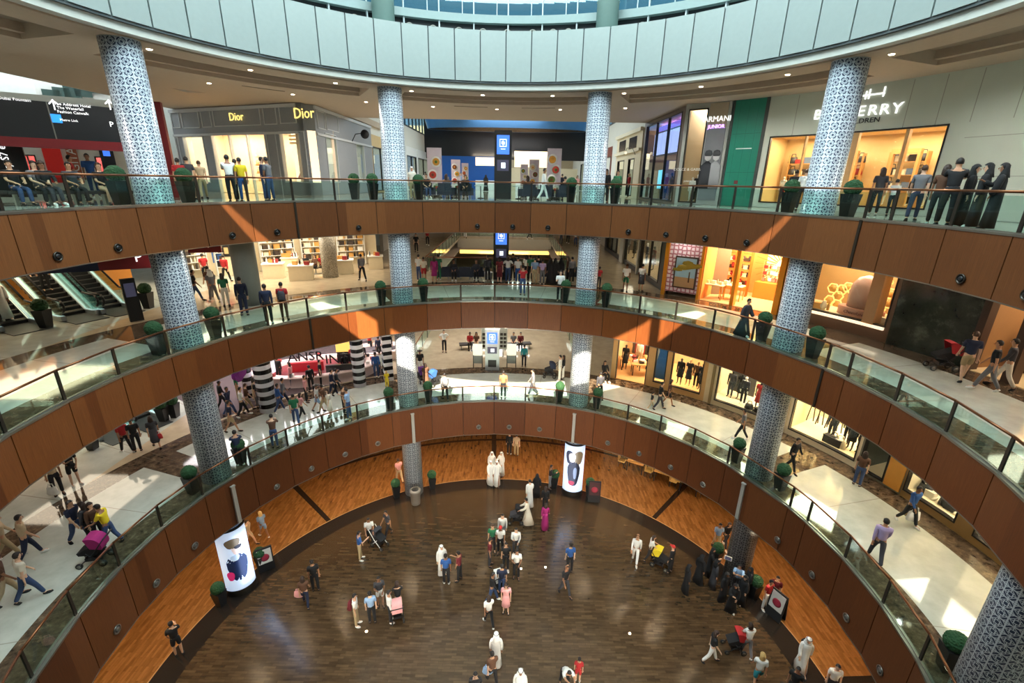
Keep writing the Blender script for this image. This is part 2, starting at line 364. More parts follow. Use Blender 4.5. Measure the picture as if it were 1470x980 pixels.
# white ring below the rotunda windows
b = MB(); n = 64
for i in range(n):
    a0, a1 = 360 * i / n + .12, 360 * (i + 1) / n - .12
    b.arc(a0, a1, 11.8, 11.86, 22.52, 24.54, 0, 6)
b.arc(0, 360, 11.87, 12., 22.5, 24.5, 1, 5.625)
b.arc(0, 360, 11.84, 12.3, 22.44, 22.52, 1); b.arc(0, 360, 11.95, 12.45, 22.2, 22.44, 2)
struct('wall_white_ring', b, [PALE, mat('ring joint', (84, 92, 94), .6), LIPM])
# ceiling of the top gallery with coffers
b = MB(); zc = 22.15
b.arc(0, 360, 12.3, 13.5, zc, zc + .5)
for c in [24.7 + 45 * i for i in range(8)]:
    b.arc(c - 3.5, c + 3.5, 13.5, 15.9, zc, zc + .5)
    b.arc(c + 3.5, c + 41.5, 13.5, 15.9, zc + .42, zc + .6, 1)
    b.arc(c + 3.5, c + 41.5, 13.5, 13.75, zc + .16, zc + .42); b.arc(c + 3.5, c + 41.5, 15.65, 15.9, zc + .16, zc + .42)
b.arc(0, 360, 15.9, 20.6, zc, zc + .5)
b.arc(-70, 66, 20.6, 31, zc, zc + .5); b.arc(168, 290, 20.6, 31, zc, zc + .5)
b.box(-21.35, -16.3, 4.6, 14, zc + .02, zc + .45); b.box(-21.35, -12.1, 14, 23, zc + .02, zc + .45); b.box(-12.1, 14, 17, 22.8, zc + .01, zc + .45); b.box(-14, -10.85, 22.8, 31, zc + .03, zc + .45)
for a in (97, 84, 133): b.arc(a - 3.2, a + 3.2, 16.9, 17.0, zc - .012, zc + .02, 2)
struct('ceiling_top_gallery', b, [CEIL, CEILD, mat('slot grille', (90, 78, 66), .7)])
# rotunda above: shell towards the sun with its window band, clerestory on the far side, roof
b = MB(); ZL, ZR = 27.8, 34.
def zhi(a): return min(31.3, 31.1 - .026 * (12.2 * cos(radians(a))) ** 2)
st = 1.
for i in range(180):
    a = 180 + i * st; x = 12.2 * cos(radians(a + .5)); top = zhi(a + .5); low = ZL - .0062 * x * x
    if a < 188 or a > 352: top = low
    b.arc(a, a + st, 12.1, 12.5, 24.5, low); b.arc(a, a + st, 12.1, 12.5, top, ZR)
    if abs(x + 6.5) < .13 or abs(x - 7.1) < .13: b.arc(a, a + st, 12.1, 12.5, low, top)
struct('wall_rotunda_south', b, mat('rotunda wall', (188, 196, 196), .7))
b = MB(); b.lathe([(17, ZR), (17, ZR + .3)], 64); struct('ceiling_rotunda', b, mat('rotunda ceiling', (214, 222, 224), .8))
b = MB(); b.arc(0, 180, 12.3, 14.6, 24.3, 24.45); b.arc(0, 180, 14.62, 14.7, 24.45, 25.0, 1)
b.arc(0, 180, 14.3, 14.7, 25.52, 25.86); b.arc(0, 180, 14.3, 14.7, 28.6, 29.0); b.arc(0, 180, 14.3, 14.7, 31.6, ZR)
for i in range(27):
    a = 2.5 + i * 6.72; b.arc(a - .12, a + .12, 14.38, 14.62, 24.45, 31.6, 2); b.arc(a + 2.2 - .08, a + 2.2 + .08, 14.42, 14.58, 25.86, 31.6, 2)
b.arc(0, 180, 14.62, 14.7, 24.45, 25.52, 1)
struct('wall_clerestory', b, [mat('clerestory frame', (150, 168, 166), .5), mat('clerestory dark band', (30, 36, 40), .5), mat('mullion grey', (198, 208, 210), .5)])
for i, (a0, a1) in enumerate(((4, 60), (60, 120), (120, 176))):
    b = MB(); b.arc(a0, a1, 14.5, 14.54, 25.86, 31.6); struct('window_%d' % (i + 1), b, glass('clerestory glass', (.32, .52, .60), .1))
for k, a in enumerate((-20.3, 24.7, 69.7, 114.7, 159.7, 204.7)):
    if 0 < a < 180:
        b = MB(); x, y = P2(13.7, a + (.4 if a < 90 else -.4)); b.lathe([(.5, 24.44), (.5, 26.0), (.53, 26.02), (.5, 26.04), (.5, ZR)], 28, (x, y, 0))
        tag(ob('clerestory_column', b, mat('pale green column', (150, 176, 168), .5)), ['plain pale green round column above the white ring, far right', 'pale green round column above the white ring, right of the centre', 'pale green round column above the white ring, left of the centre', 'plain pale green round column above the white ring, far left'][(k - 1)], 'column')
# sky behind the clerestory is the world; outer walls of the building
b = MB(); b.arc(180, 360, 27, 27.4, 0, 22.6); struct('wall_south', b, mat('outer wall', (170, 160, 146), .8))
b = MB(); b.arc(-1, 66, 30, 30.3, 0, 22.6); struct('wall_east', b, mat('outer wall', (170, 160, 146), .8))
b = MB(); b.arc(110, 181, 36.5, 36.8, 0, 30); struct('wall_west', b, mat('bright west wall', (222, 226, 222), .8))
b = MB(); b.box(-37, -11.4, 4, 36, 29.4, 29.7); struct('ceiling_west_hall', b, mat('rotunda ceiling', (214, 222, 224), .8))
b = MB(); b.box(-37, -21.4, 4, 4.3, 22.7, 29.4); b.box(-21.6, -21.36, 4.4, 24, 22.2, 29.4); struct('wall_west_hall', b, mat('bright west wall', (222, 226, 222), .8))
# north corridor, three storeys
cw = mat('corridor wall', (206, 198, 184), .7); WH = mat('corridor white wall', (222, 220, 210), .7)
b = MB()
for z0, z1 in ((17.18, 23.6),):
    b.box(-11.6, -11.2, 17.6, 68, z0, z1, 1); b.box(9.9, 10.3, 23, 68, z0, z1, 1)
for z0, z1 in ((6, 10.5), (12, 15.65)): b.box(-11.6, -11.3, 30, 68, z0, z1, 0); b.box(9.9, 10.3, 30, 68, z0, z1, 0)
for x in (-11.4, 10.1): b.box(x - .12, x + .12, 24, 68, 23.6, 23.8, 2); b.box(x - .1, x + .1, 24, 68, 26.2, 26.4, 2)
for i in range(23):
    y = 24 + i * 2
    for x in (-11.4, 10.1): b.box(x - .08, x + .08, y - .06, y + .06, 23.8, 26.2, 2)
b.box(-11.6, 10.3, 22.8, 23.1, 22.6, 26.4, 0)
struct('wall_corridor', b, [cw, WH, mat('dark mullion', (62, 70, 72), .5)])
b = MB(); b.box(-11.44, -11.36, 24, 68, 23.8, 26.2); struct('window_4', b, glass('clear glazing', (.75, .9, .95), .05))
b = MB(); b.box(10.06, 10.14, 24, 68, 23.8, 26.2); struct('window_5', b, glass('clear glazing', (.75, .9, .95), .05))
b = MB(); b.box(-12, 10.8, 22.9, 69, 26.4, 26.7); struct('ceiling_corridor', b, mat('corridor ceiling', (176, 196, 206), .7))
b = MB(); b.box(-30, 30, 68, 68.4, 0, 26.4); struct('wall_north', b, mat('north wall', (190, 170, 140), .7))
# storey back walls behind the shops
b = MB(); b.arc(-30, 66, 24.2, 24.5, 0, 3.85); b.arc(114, 215, 24.2, 24.5, 0, 3.85); b.arc(66, 114, 24.2, 24.5, 0, 3.85)
struct('wall_ground_back', b, mat('ground wall wood', (168, 108, 58), .6))
# ---------------------------------------------------------------- columns
names = {-20.3: 'blue and white lattice-patterned column in the near right corner, its foot out of the frame', 24.7: 'blue and white lattice-patterned column on the right, in front of the golden window shop',
         69.7: 'blue and white lattice column right of the central corridor, lit poster round its foot', 114.7: 'blue and white lattice column left of the central corridor, litter bin at its foot',
         159.7: 'blue and white lattice-patterned column on the far left, beside the escalators'}
for a, lb in names.items():
    b = MB(); b.lathe([(.55, .0), (.55, 22.15)], 48)
    x, y = P2(12.8, a); o = ob('patterned_column', b, LATT, None, (x, y, 0), radians(a)); tag(o, lb, 'column')
# ---------------------------------------------------------------- railings
def railing(level, a0, a1, label):
    z = ZF[level]; root = thing('glass_railing', label, 'railing', (0, 0, z)); r = 12.2
    posts = [a for a in SEAMS if a0 <= a <= a1]
    pb = MB(); pb.box(-.02, .02, -.045, .045, .02, .95); pm = mesh_of(pb, 'post'); pm.materials.append(DSTEEL)
    gaps = list(zip(posts, posts[1:]))
    for a in posts:
        x, y = P2(r, a); ob('post', pm, DSTEEL, root, (x, y, 0), radians(a) + pi / 2 + pi / 2)
    for p, q in gaps:
        b = MB(); c0, c1 = p + .12, q - .12
        u, v = Vector(P2(r, c0)), Vector(P2(r, c1)); n = ((u + v) / 2).normalized() * .012
        b.hexa([(*(u), .05), (*(v), .05), (*(v + n), .05), (*(u + n), .05), (*(u), .86), (*(v), .86), (*(v + n), .86), (*(u + n), .86)])
        ob('glass_pane', b, RGLASS, root)
    b = MB(); pts = [Vector((*P2(r, a), .95)) for a in posts]; b.tube(pts, .034, 8); ob('handrail', b, BRONZE, root)
    b = MB(); b.arc(posts[0], posts[-1], r - .03, r + .04, .03, .06, 0, 4.3); ob('base_channel', b, STEEL, root)
railing(3, -60, 240, 'glass railing with bronze handrail round the uppermost gallery')
railing(2, -60, 240, 'glass railing with bronze handrail round the middle gallery')
railing(1, -60, 240, 'glass railing with bronze handrail round the lowest gallery')
# fixtures on the fascias
eb = MB(); Mx = Matrix.Rotation(-pi / 2, 4, 'Y')
eb.lathe([(.13, 0), (.13, .03), (.10, .035), (.10, .012)], 20, M=Mx); eb.lathe([(.075, 0), (.075, .03), (.03, .045)], 16, mi=1, M=Mx)
em = mesh_of(eb, 'nozzle'); em.materials.append(DSTEEL); em.materials.append(BLACK)
eb1 = MB(); eb1.lathe([(.15, 0), (.15, .03), (.11, .035), (.11, .012)], 20, M=Mx); eb1.lathe([(.09, 0), (.09, .03), (.03, .045)], 16, mi=1, M=Mx)
em1 = mesh_of(eb1, 'nozzle'); em1.materials.append(STEEL); em1.materials.append(mat('lens grey', (90, 86, 82), .3))
for z, m_, lb, gp, lst in ((15.98, em, 'round dark nozzle set in the wood panels of the upper gallery edge', 'nozzles in the upper wood panels', None), (4.35, em1, 'round steel-rimmed spotlight set in the wood panels of the lower gallery edge', 'spotlights in the lower wood panels', None)):
    for c in (-20.3, 24.7, 69.7, 114.7, 159.7):
        for d in (9.6, 18.2, 26.8, 35.4):
            a = c + d
            if abs(a - 105.2) < 1 or a > 192 or (z > 10 and (132 < a < 134.5 or abs(a - 15.2) < 9)): continue
            x, y = P2(12.07, a); tag(ob("nozzle" if z > 10 else 'spotlight', m_, DSTEEL, None, (x, y, z), radians(a)), lb, 'nozzle' if z > 10 else 'spotlight', gp)
# vertical light strips on the lower fascia in front of each column
for a, lb in ((24.7, 'pale vertical metal strip on the lower wood panels, in front of the right column'), (69.7, 'pale vertical metal strip on the lower wood panels, right of the centre'), (114.7, 'pale vertical metal strip on the lower wood panels, left of the centre'), (159.7, 'pale vertical metal strip on the lower wood panels, near the left column')):
    b = MB(); b.box(-.09, -.005, -.08, .08, 3.87, 5.7); b.box(-.11, -.005, -.1, .1, 5.7, 5.76)
    x, y = P2(12.03, a); tag(ob('metal_strip', b, mat('strip metal', (186, 184, 176), .4, .4), None, (x, y, 0), radians(a)), lb, 'metal strip')
# jets in the dark band under the rotunda windows
jb = MB(); jb.lathe([(.2, 0), (.2, .08), (.15, .1), (.15, .02)], 18, M=Mx); jb.lathe([(.09, 0), (.06, .1)], 12, M=Mx); jm = mesh_of(jb, 'jet'); jm.materials.append(STEEL)
for a in (128, 124, 119, 109, 104.5, 99.5, 94.8, 90, 85, 81, 78, 64, 60, 55, 48):
    x, y = P2(14.5, a); tag(ob('air_jet', jm, STEEL, None, (x, y, 25.12), radians(a)), 'round air jet nozzle in the dark band above the white ring', 'air jet', 'air jets above the white ring')
# downlights on the ceilings
db = MB(); db.lathe([(.07, -.02), (.09, 0)], 14); dm = mesh_of(db, 'downlight'); dm.materials.append(mat('lit lamp', (255, 236, 200), .5, 0, 12))
for z, aa, rr in ((22.15, range(20, 170, 15), 13.1), (22.15, range(8, 172, 12), 17.6), (10.5, range(-20, 60, 5), 15.1), (10.5, range(-18, 60, 6), 16.9)):
    for a in aa:
        x, y = P2(rr, a); tag(ob('downlight', dm, WHITE, None, (x, y, z), 0), 'small round ceiling downlight over the ' + ('upper' if z > 20 else 'lower') + ' gallery', 'downlight', 'downlights over the %s gallery' % ('upper' if z > 20 else 'lower'))
# ================================================================ figures
def skin(verts, edges, radii, sub=1):
    me = bpy.data.meshes.new('s'); me.from_pydata([tuple(v) for v in verts], edges, []); o = bpy.data.objects.new('s', me); COL.objects.link(o)
    o.modifiers.new('k', 'SKIN').use_smooth_shade = True
    if not me.skin_vertices: raise RuntimeError('no skin layer')
    for i, r in enumerate(radii):
        d = me.skin_vertices[0].data[i]; d.radius = r if isinstance(r, tuple) else (r, r); d.use_root = (i == 0)
    if sub: sm = o.modifiers.new('u', 'SUBSURF'); sm.levels = sub; sm.render_levels = sub
    dg = bpy.context.evaluated_depsgraph_get(); out = bpy.data.meshes.new_from_object(o.evaluated_get(dg))
    bpy.data.objects.remove(o); bpy.data.meshes.remove(me); return out
def to_mb(me, mb=None, mi=0):
    mb = mb or MB(); mb.add([v.co.copy() for v in me.vertices], [tuple(p.vertices) for p in me.polygons], mi, True); return mb
POSE = {  # thigh L R, shin L R, arm swing L R, elbow L R, abduct, inward, lean
 's': (2, -2, 2, -2, 3, -4, 10, 12, 7, 0, 0), 'p': (3, -2, 3, -4, 8, 28, 10, 92, 8, .35, 2), 'r': (3, -4, 0, -4, 42, 46, 52, 48, 12, .5, 10),
 'w': (22, -12, 15, -30, -13, 15, 10, 18, 6, 0, 3), 'v': (-12, 22, -30, 15, 15, -13, 18, 10, 6, 0, 3), 't': (16, -10, 10, -26, 24, 26, 36, 34, 8, .1, 8),
 'h': (4, -3, 2, -5, -18, -18, 70, 70, 42, .75, 0), 'x': (86, 84, 4, -6, 30, 28, 50, 46, 8, .4, -4), 'b': (30, -6, -8, -16, 62, 70, 22, 16, 8, .3, 52),
 'u': (3, -2, 2, -3, 62, 60, 78, 76, 8, .7, 0)}
SIT = .44
def dirv(a, lat=0): return Vector((lat, sin(radians(a)), -cos(radians(a)))).normalized()
def joints(pose):
    t0, t1, s0, s1, a0, a1, e0, e1, ab, inw, lean = POSE[pose]; J = {}
    P = Vector((0, 0, .93)); J['P'] = P
    Rl = Matrix.Rotation(radians(-lean), 3, 'X')
    def up(v): return P + Rl @ (Vector(v) - P)
    for k, v in (('W', (0, 0, 1.07)), ('C', (0, .005, 1.25)), ('U', (0, 0, 1.38)), ('N', (0, .005, 1.455)), ('H0', (0, .02, 1.52)), ('H1', (0, .025, 1.6)), ('H2', (0, .01, 1.68))): J[k] = up(v)
    if lean > 30:
        for k, dz in (('H0', .02), ('H1', .05), ('H2', .09)): J[k] += Vector((0, -.02, dz))
    for i, (sx, t, s_, a, e) in enumerate(((-1, t0, s0, a0, e0), (1, t1, s1, a1, e1))):
        h = Vector((sx * .09, 0, .90)); k = h + dirv(t, sx * .03) * .43; q = k + dirv(s_) * .41
        J['h%d' % i], J['k%d' % i], J['a%d' % i] = h, k, q; J['t%d' % i] = q + Vector((sx * .03, .15, -.045)) if s_ > -25 else q + Vector((sx * .02, .10, -.11))
        sh = up((sx * .175, 0, 1.375)); d = Matrix.Rotation(radians(-sx * ab), 3, 'Y') @ dirv(a + lean * .6); el = sh + d * .28
        f = dirv(a + e + lean * .6, -sx * inw); wr = el + f * .25
        J['s%d' % i], J['e%d' % i], J['w%d' % i], J['f%d' % i] = sh, el, wr, f
    z = min(J['a0'].z, J['a1'].z) - .075
    if pose == 'x': z = J['h0'].z - SIT - .09
    for k in J:
        if k[0] != 'f': J[k] = J[k] - Vector((0, 0, z))
    return J
JC = {}; GC = {}
def JJ(p):
    if p not in JC: JC[p] = joints(p)
    return JC[p]
def body_mesh(pose, fem):
    J = JJ(pose); v, e, r = [], [], []
    def add(p, rad, par=None):
        v.append(p); r.append(rad); i = len(v) - 1
        if par is not None: e.append((par, i))
        return i
    k = .9 if fem else 1
    p = add(J['P'], (.135 if not fem else .145, .10)); w_ = add(J['W'], (.118 * k, .085), p); c = add(J['C'], (.145 * k, .098), w_); u = add(J['U'], (.09, .064), c); n = add(J['N'], .05, u)
    h0 = add(J['H0'], (.066, .075), n); h1 = add(J['H1'], (.076, .092), h0); add(J['H2'], (.058, .07), h1)
    for i in (0, 1):
        h = add(J['h%d' % i], .082, p); kk = add(J['k%d' % i], .054, h); mid = J['k%d' % i].lerp(J['a%d' % i], .35); cf = add(mid, .05, kk); a = add(J['a%d' % i], .034, cf); add(J['t%d' % i], (.036, .026), a)
        s_ = add(J['s%d' % i], .056 * k, u); el = add(J['e%d' % i], .038 * k, s_); wr = add(J['w%d' % i], .026 * k, el)
        f = J['f%d' % i]; sx = -1 if i == 0 else 1; up_ = Vector((0, 0, 1)) if abs(f.z) < .8 else Vector((0, 1, 0)); side = f.cross(up_).normalized(); nrm = side.cross(f).normalized()
        pa = add(J['w%d' % i] + f * .07, (.034, .02), wr)
        for q in range(4):
            o = side * (.024 - .016 * q); b_ = J['w%d' % i] + f * .10 + o; L = (.06, .07, .066, .05)[q]
            f1 = add(b_, .0095, pa); f2 = add(b_ + f * L * .55 - nrm * .01, .0085, f1); add(b_ + f * L * .85 - nrm * .03, .0075, f2)
        t1 = add(J['w%d' % i] + f * .045 + side * .045, .011, wr); add(J['w%d' % i] + f * .085 + side * .058 - nrm * .01, .009, t1)
    mb = to_mb(skin(v, e, r))
    H = J['H1']; fw = (J['H1'] - J['N']).cross(Vector((-1, 0, 0))).normalized(); fw = Vector((0, 1, 0)) if fw.y < 0 else fw
    # nose, ears, eyes, mouth
    mb.ball(H + fw * .098 + Vector((0, 0, -.015)), .016, .8, 1, 1.5, 6)
    for sx in (-1, 1): mb.ball(H + Vector((sx * .08, 0, -.01)), .022, .4, .8, 1.2, 6); mb.ball(H + fw * .083 + Vector((sx * .031, 0, .008)), .011, 1.2, .8, .8, 6, 1)
    mb.ball(H + fw * .084 + Vector((0, 0, -.055)), .018, 1.2, .6, .35, 6, 2)
    return mesh_of(mb, 'body')
def top_mesh(pose, long_, wide=1.):
    J = JJ(pose); v, e, r = [], [], []
    def add(p, rad, par=None):
        v.append(p); r.append(rad); i = len(v) - 1
        if par is not None: e.append((par, i))
        return i
    hem = J['P'] - Vector((0, 0, .03))
    p = add(hem, (.165 * wide, .125)); w_ = add(J['W'], (.145 * wide, .11), p); c = add(J['C'], (.176, .13), w_); u = add(J['U'], (.145, .112), c); add(J['N'] - Vector((0, 0, .03)), .074, u)
    for i in (0, 1):
        s_ = add(J['s%d' % i], .074, u)
        if long_: el = add(J['e%d' % i], .052 * wide, s_); add(J['w%d' % i], .04 * wide, el)
        else: add(J['s%d' % i].lerp(J['e%d' % i], .78), .062, s_)
    return mesh_of(to_mb(skin(v, e, r)), 'top')
def legs_mesh(pose, short):
    J = JJ(pose); v, e, r = [], [], []
    def add(p, rad, par=None):
        v.append(p); r.append(rad); i = len(v) - 1
        if par is not None: e.append((par, i))
        return i
    p = add(J['P'], (.15, .115)); add(J['P'] + Vector((0, 0, .1)), (.135, .1), p)
    for i in (0, 1):
        h = add(J['h%d' % i] - Vector((0, 0, .02)), .10, p)
        if short: add(J['h%d' % i].lerp(J['k%d' % i], .86), .085, h)
        else: k = add(J['k%d' % i], .07, h); add(J['a%d' % i] + Vector((0, 0, .02)), .058, k)
    return mesh_of(to_mb(skin(v, e, r)), 'legs')
def gown_mesh(pose, kind):
    """skirt, robe or cloak: rings that follow the body"""
    J = JJ(pose); mb = MB(); P, U = J['P'], J['U']; sp = max(abs(J['a0'].y), abs(J['a1'].y)); my = (J['a0'].y + J['a1'].y) / 2
    hem = {'skirt': .48, 'long': .07, 'robe': .06, 'abaya': .025, 'dress': .42}[kind]; wide = {'skirt': .2, 'long': .24, 'robe': .22, 'abaya': .29, 'dress': .2}[kind]
    rings = []
    if pose == 'x':
        K = (J['k0'] + J['k1']) / 2; prof = [(P + Vector((0, -.02, .12)), .15, .12), (P + Vector((0, .1, .02)), .2, .14), (K + Vector((0, -.06, 0)), .2, .13), (K + Vector((0, .02, -.1)), .21, .12), (Vector((0, K.y + .02, max(hem, .12))), wide, .16)]
    else:
        prof = [(P + Vector((0, 0, .14)), .135, .105), (P, .165, .13), (Vector((0, my * .4 + P.y, (P.z + hem) / 2)), (wide + .16) / 2, .13 + sp * .4), (Vector((0, my, hem)), wide, .14 + sp * .8)]
    if kind in ('robe', 'abaya'):
        prof = [(J['N'] - Vector((0, 0, .03)), .07, .065), (U + Vector((0, 0, .015)), .17, .10), (J['C'], .19 if kind == 'abaya' else .175, .13), (J['W'], .18 if kind == 'abaya' else .16, .125)] + prof[1:]
    n = 20; vs = []
    for j, (c, rx, ry) in enumerate(prof):
        for i in range(n):
            a = 2 * pi * i / n; f = 1 + (.06 * sin(5 * a) if j >= len(prof) - 1 else 0); vs.append((c.x + rx * f * cos(a), c.y + ry * f * sin(a), c.z))
    fs = [(j * n + i, (j + 1) * n + i, (j + 1) * n + (i + 1) % n, j * n + (i + 1) % n) for j in range(len(prof) - 1) for i in range(n)] + [tuple(range(n)), tuple((len(prof) - 1) * n + i for i in range(n))[::-1]]
    mb.add(vs, fs, 0, True)
    if kind in ('robe', 'abaya'):
        wd = 1.5 if kind == 'abaya' else 1.1
        for i in (0, 1):
            v = [J['U'], J['s%d' % i], J['e%d' % i], J['w%d' % i]]; to_mb(skin(v, [(0, 1), (1, 2), (2, 3)], [.08, .08, .058 * wd, .055 * wd]), mb)
    return mesh_of(mb, 'gown')
def hair_mesh(pose, kind):
    J = JJ(pose); H = J['H1'] + Vector((0, -.008, .018)); mb = MB(); n = 14
    def shell(rx, ry, rz, cut, front):
        prof = []
        vs = []
        for k in range(8):
            t = pi * k / 7 * cut
            for i in range(n):
                a = 2 * pi * i / n; z = rz * cos(t); y = ry * sin(t) * sin(a); x = rx * sin(t) * cos(a)
                if sin(a) > .25 and z < front: z = front + (z - front) * .12; y = min(y, ry * .92)
                vs.append(H + Vector((x, y, z)))
        fs = [(j * n + i, (j + 1) * n + i, (j + 1) * n + (i + 1) % n, j * n + (i + 1) % n) for j in range(7) for i in range(n)]
        mb.add(vs, fs, 0, True)
    if kind in 'hb': shell(.086, .098, .112, .66, .062)
    elif kind in 'gy':
        shell(.092, .108, .118, .7, .05); mb.lathe([(.088, .05), (.10, -.05), (.105, -.16), (.075, -.28)], n, H + Vector((0, -.045, 0)), 0, True, 1, .62)
    elif kind in 'wk':
        shell(.10, .115, .125, .72, .06); mb.lathe([(.098, .06), (.112, -.05), (.15, -.16), (.19 if kind == 'k' else .16, -.27)], n, H + Vector((0, -.045, 0)), 0, True, 1, .66)
        if kind == 'w': mb.lathe([(.102, .05), (.107, .06), (.102, .07)], n, H, 1)
    elif kind == 'c':
        shell(.094, .108, .118, .5, .03); mb.box(-.06, .06, .07, .17, .035, .045, 0, Matrix.Translation(H))
    elif kind == 'o':
        shell(.094, .108, .105, .5, .03); mb.lathe([(.19, .03), (.19, .045), (.09, .055)], n, H)
    elif kind == 'n': shell(.082, .098, .104, .3, .2)
    return mesh_of(mb, 'hair')
def shoe_mesh(pose):
    J = JJ(pose); mb = MB()
    for i in (0, 1):
        a, t = J['a%d' % i], J['t%d' % i]; d = (t - a); M = Matrix.Translation(a + d * .45 + Vector((0, 0, -.02))) @ d.to_track_quat('Y', 'Z').to_matrix().to_4x4()
        mb.lathe([(.035, -.035), (.05, -.03), (.052, 0), (.042, .03), (.02, .045)], 12, (0, 0, 0), 0, True, .95, 2.3, True, M)
    return mesh_of(mb, 'shoes')
def cached(fn, *k):
    key = (fn.__name__,) + k
    if key not in GC:
        me = fn(*k)
        while len(me.materials) < 1: me.materials.append(None)
        GC[key] = me
    return GC[key]
def lob(name, me, m_, parent, extra=()):
    """object that carries its own material on shared mesh data"""
    while len(me.materials) < 1 + len(extra): me.materials.append(None)
    o = bpy.data.objects.new(name, me); COL.objects.link(o)
    for s_, mm in zip(o.material_slots, (m_,) + tuple(extra)): s_.link = 'OBJECT'; s_.material = mm
    if parent: o.parent = parent
    return o
CLO = {'wh': (226, 226, 222), 'bk': (24, 24, 27), 'nv': (28, 36, 62), 'gy': (112, 112, 116), 'rd': (172, 34, 38), 'bl': (40, 84, 148), 'lb': (138, 168, 204), 'yl': (228, 200, 34), 'gn': (38, 112, 74),
       'tl': (30, 122, 132), 'mg': (150, 28, 100), 'pk': (224, 160, 160), 'bg': (190, 168, 136), 'br': (92, 62, 44), 'kh': (168, 148, 112), 'mr': (104, 28, 36), 'dn': (52, 72, 110), 'll': (170, 152, 192), 'or': (206, 120, 74), 'dg': (58, 58, 64), 'cr': (222, 214, 196), 'pu': (96, 40, 130)}
HAIRC = {'h': (26, 20, 18), 'b': (74, 48, 30), 'g': (50, 33, 24), 'y': (196, 160, 100), 'w': (236, 236, 232), 'k': (22, 22, 24), 'c': (180, 40, 36), 'o': (60, 52, 44), 'n': (170, 128, 98)}
SKINS = [mat('skin %d' % i, c, .55) for i, c in enumerate(((206, 160, 128), (182, 132, 100), (150, 104, 76), (218, 176, 146)))]
EYE, LIP = mat('eye dark', (30, 24, 22), .3), mat('lips', (158, 84, 76), .5)
def cm(c): return mat('cloth ' + c, CLO[c], .85, noise=.1, ns=14, bump=.1)
NP = [0]
def figure(label, loc, face, pose, h, top, bot, hair, cat='person', name='person', skinm=None, group=None):
    """top: colour + S short / L long / R robe / A cloak / D dress;  bot: colour + P trousers / S shorts / K skirt / G long skirt"""
    NP[0] += 1; root = thing(name, label, cat, loc, face - pi / 2, group); sc = h / 1.72; root.scale = (sc,) * 3
    fem = hair in 'gyk'; sk = skinm or SKINS[(NP[0] * 7) % 4]
    me = cached(body_mesh, pose, fem); lob('body', me, sk, root, (EYE if not skinm else sk, LIP if not skinm else sk))
    tc, tk = top[:2], top[2]
    if tk in 'SL': lob('shirt', cached(top_mesh, pose, tk == 'L'), cm(tc), root)
    elif tk == 'R': lob('robe', cached(gown_mesh, pose, 'robe'), cm(tc), root)
    elif tk == 'A': lob('cloak', cached(gown_mesh, pose, 'abaya'), cm(tc), root)
    elif tk == 'D': lob('shirt', cached(top_mesh, pose, False), cm(tc), root); lob('skirt', cached(gown_mesh, pose, 'dress'), cm(tc), root)
    if tk in 'SL' and bot:
        k = bot[2]
        if k in 'PS': lob('trousers' if k == 'P' else 'shorts', cached(legs_mesh, pose, k == 'S'), cm(bot[:2]), root)
        else: lob('skirt', cached(gown_mesh, pose, 'skirt' if k == 'K' else 'long'), cm(bot[:2]), root)
    if hair != '-':
        hm = mat('hair ' + hair, HAIRC[hair], .6 if hair not in 'wkc' else .85, bump=.2, ns=30)
        lob({'w': 'headcloth', 'k': 'headscarf', 'c': 'cap', 'o': 'hat'}.get(hair, 'hair'), cached(hair_mesh, pose, hair), hm, root, (BLACK,))
    if name == 'person': lob('shoes', cached(shoe_mesh, pose), cm('wh' if NP[0] % 3 == 0 else 'bk'), root)
    return root
# ================================================================ shops
A3 = Arc(17.4)
def lit(name, c, e): return mat(name, c, .5, 0, 0, emit=e) if False else mat(name, c, .5, 0, e)
GOLDW = mat('warm gold wall', (206, 176, 124), .6); CREAMW = mat('cream wall', (226, 212, 180), .6); TANF = mat('tan shelf', (188, 142, 84), .5)
DARKW = mat('dark shop wall', (52, 46, 42), .5); WFRAME = mat('dark window frame', (46, 42, 40), .4, .4); ORW = mat('orange wood', (196, 118, 44), .5); GREYF = mat('pearl grey facade', (138, 142, 146), .5); GREYT = mat('light grey moulding', (196, 200, 202), .5)
STONE = mat('pale stone facade', (204, 210, 196), .55, noise=.04, ns=1.5); LITW = mat('lit white sign', (255, 255, 255), .5, 0, 1.0); LITG = mat('lit gold sign', (255, 226, 130), .5, 0, 1.1); LITB = mat('lit cream panel', (255, 232, 200), .5, 0, .95)
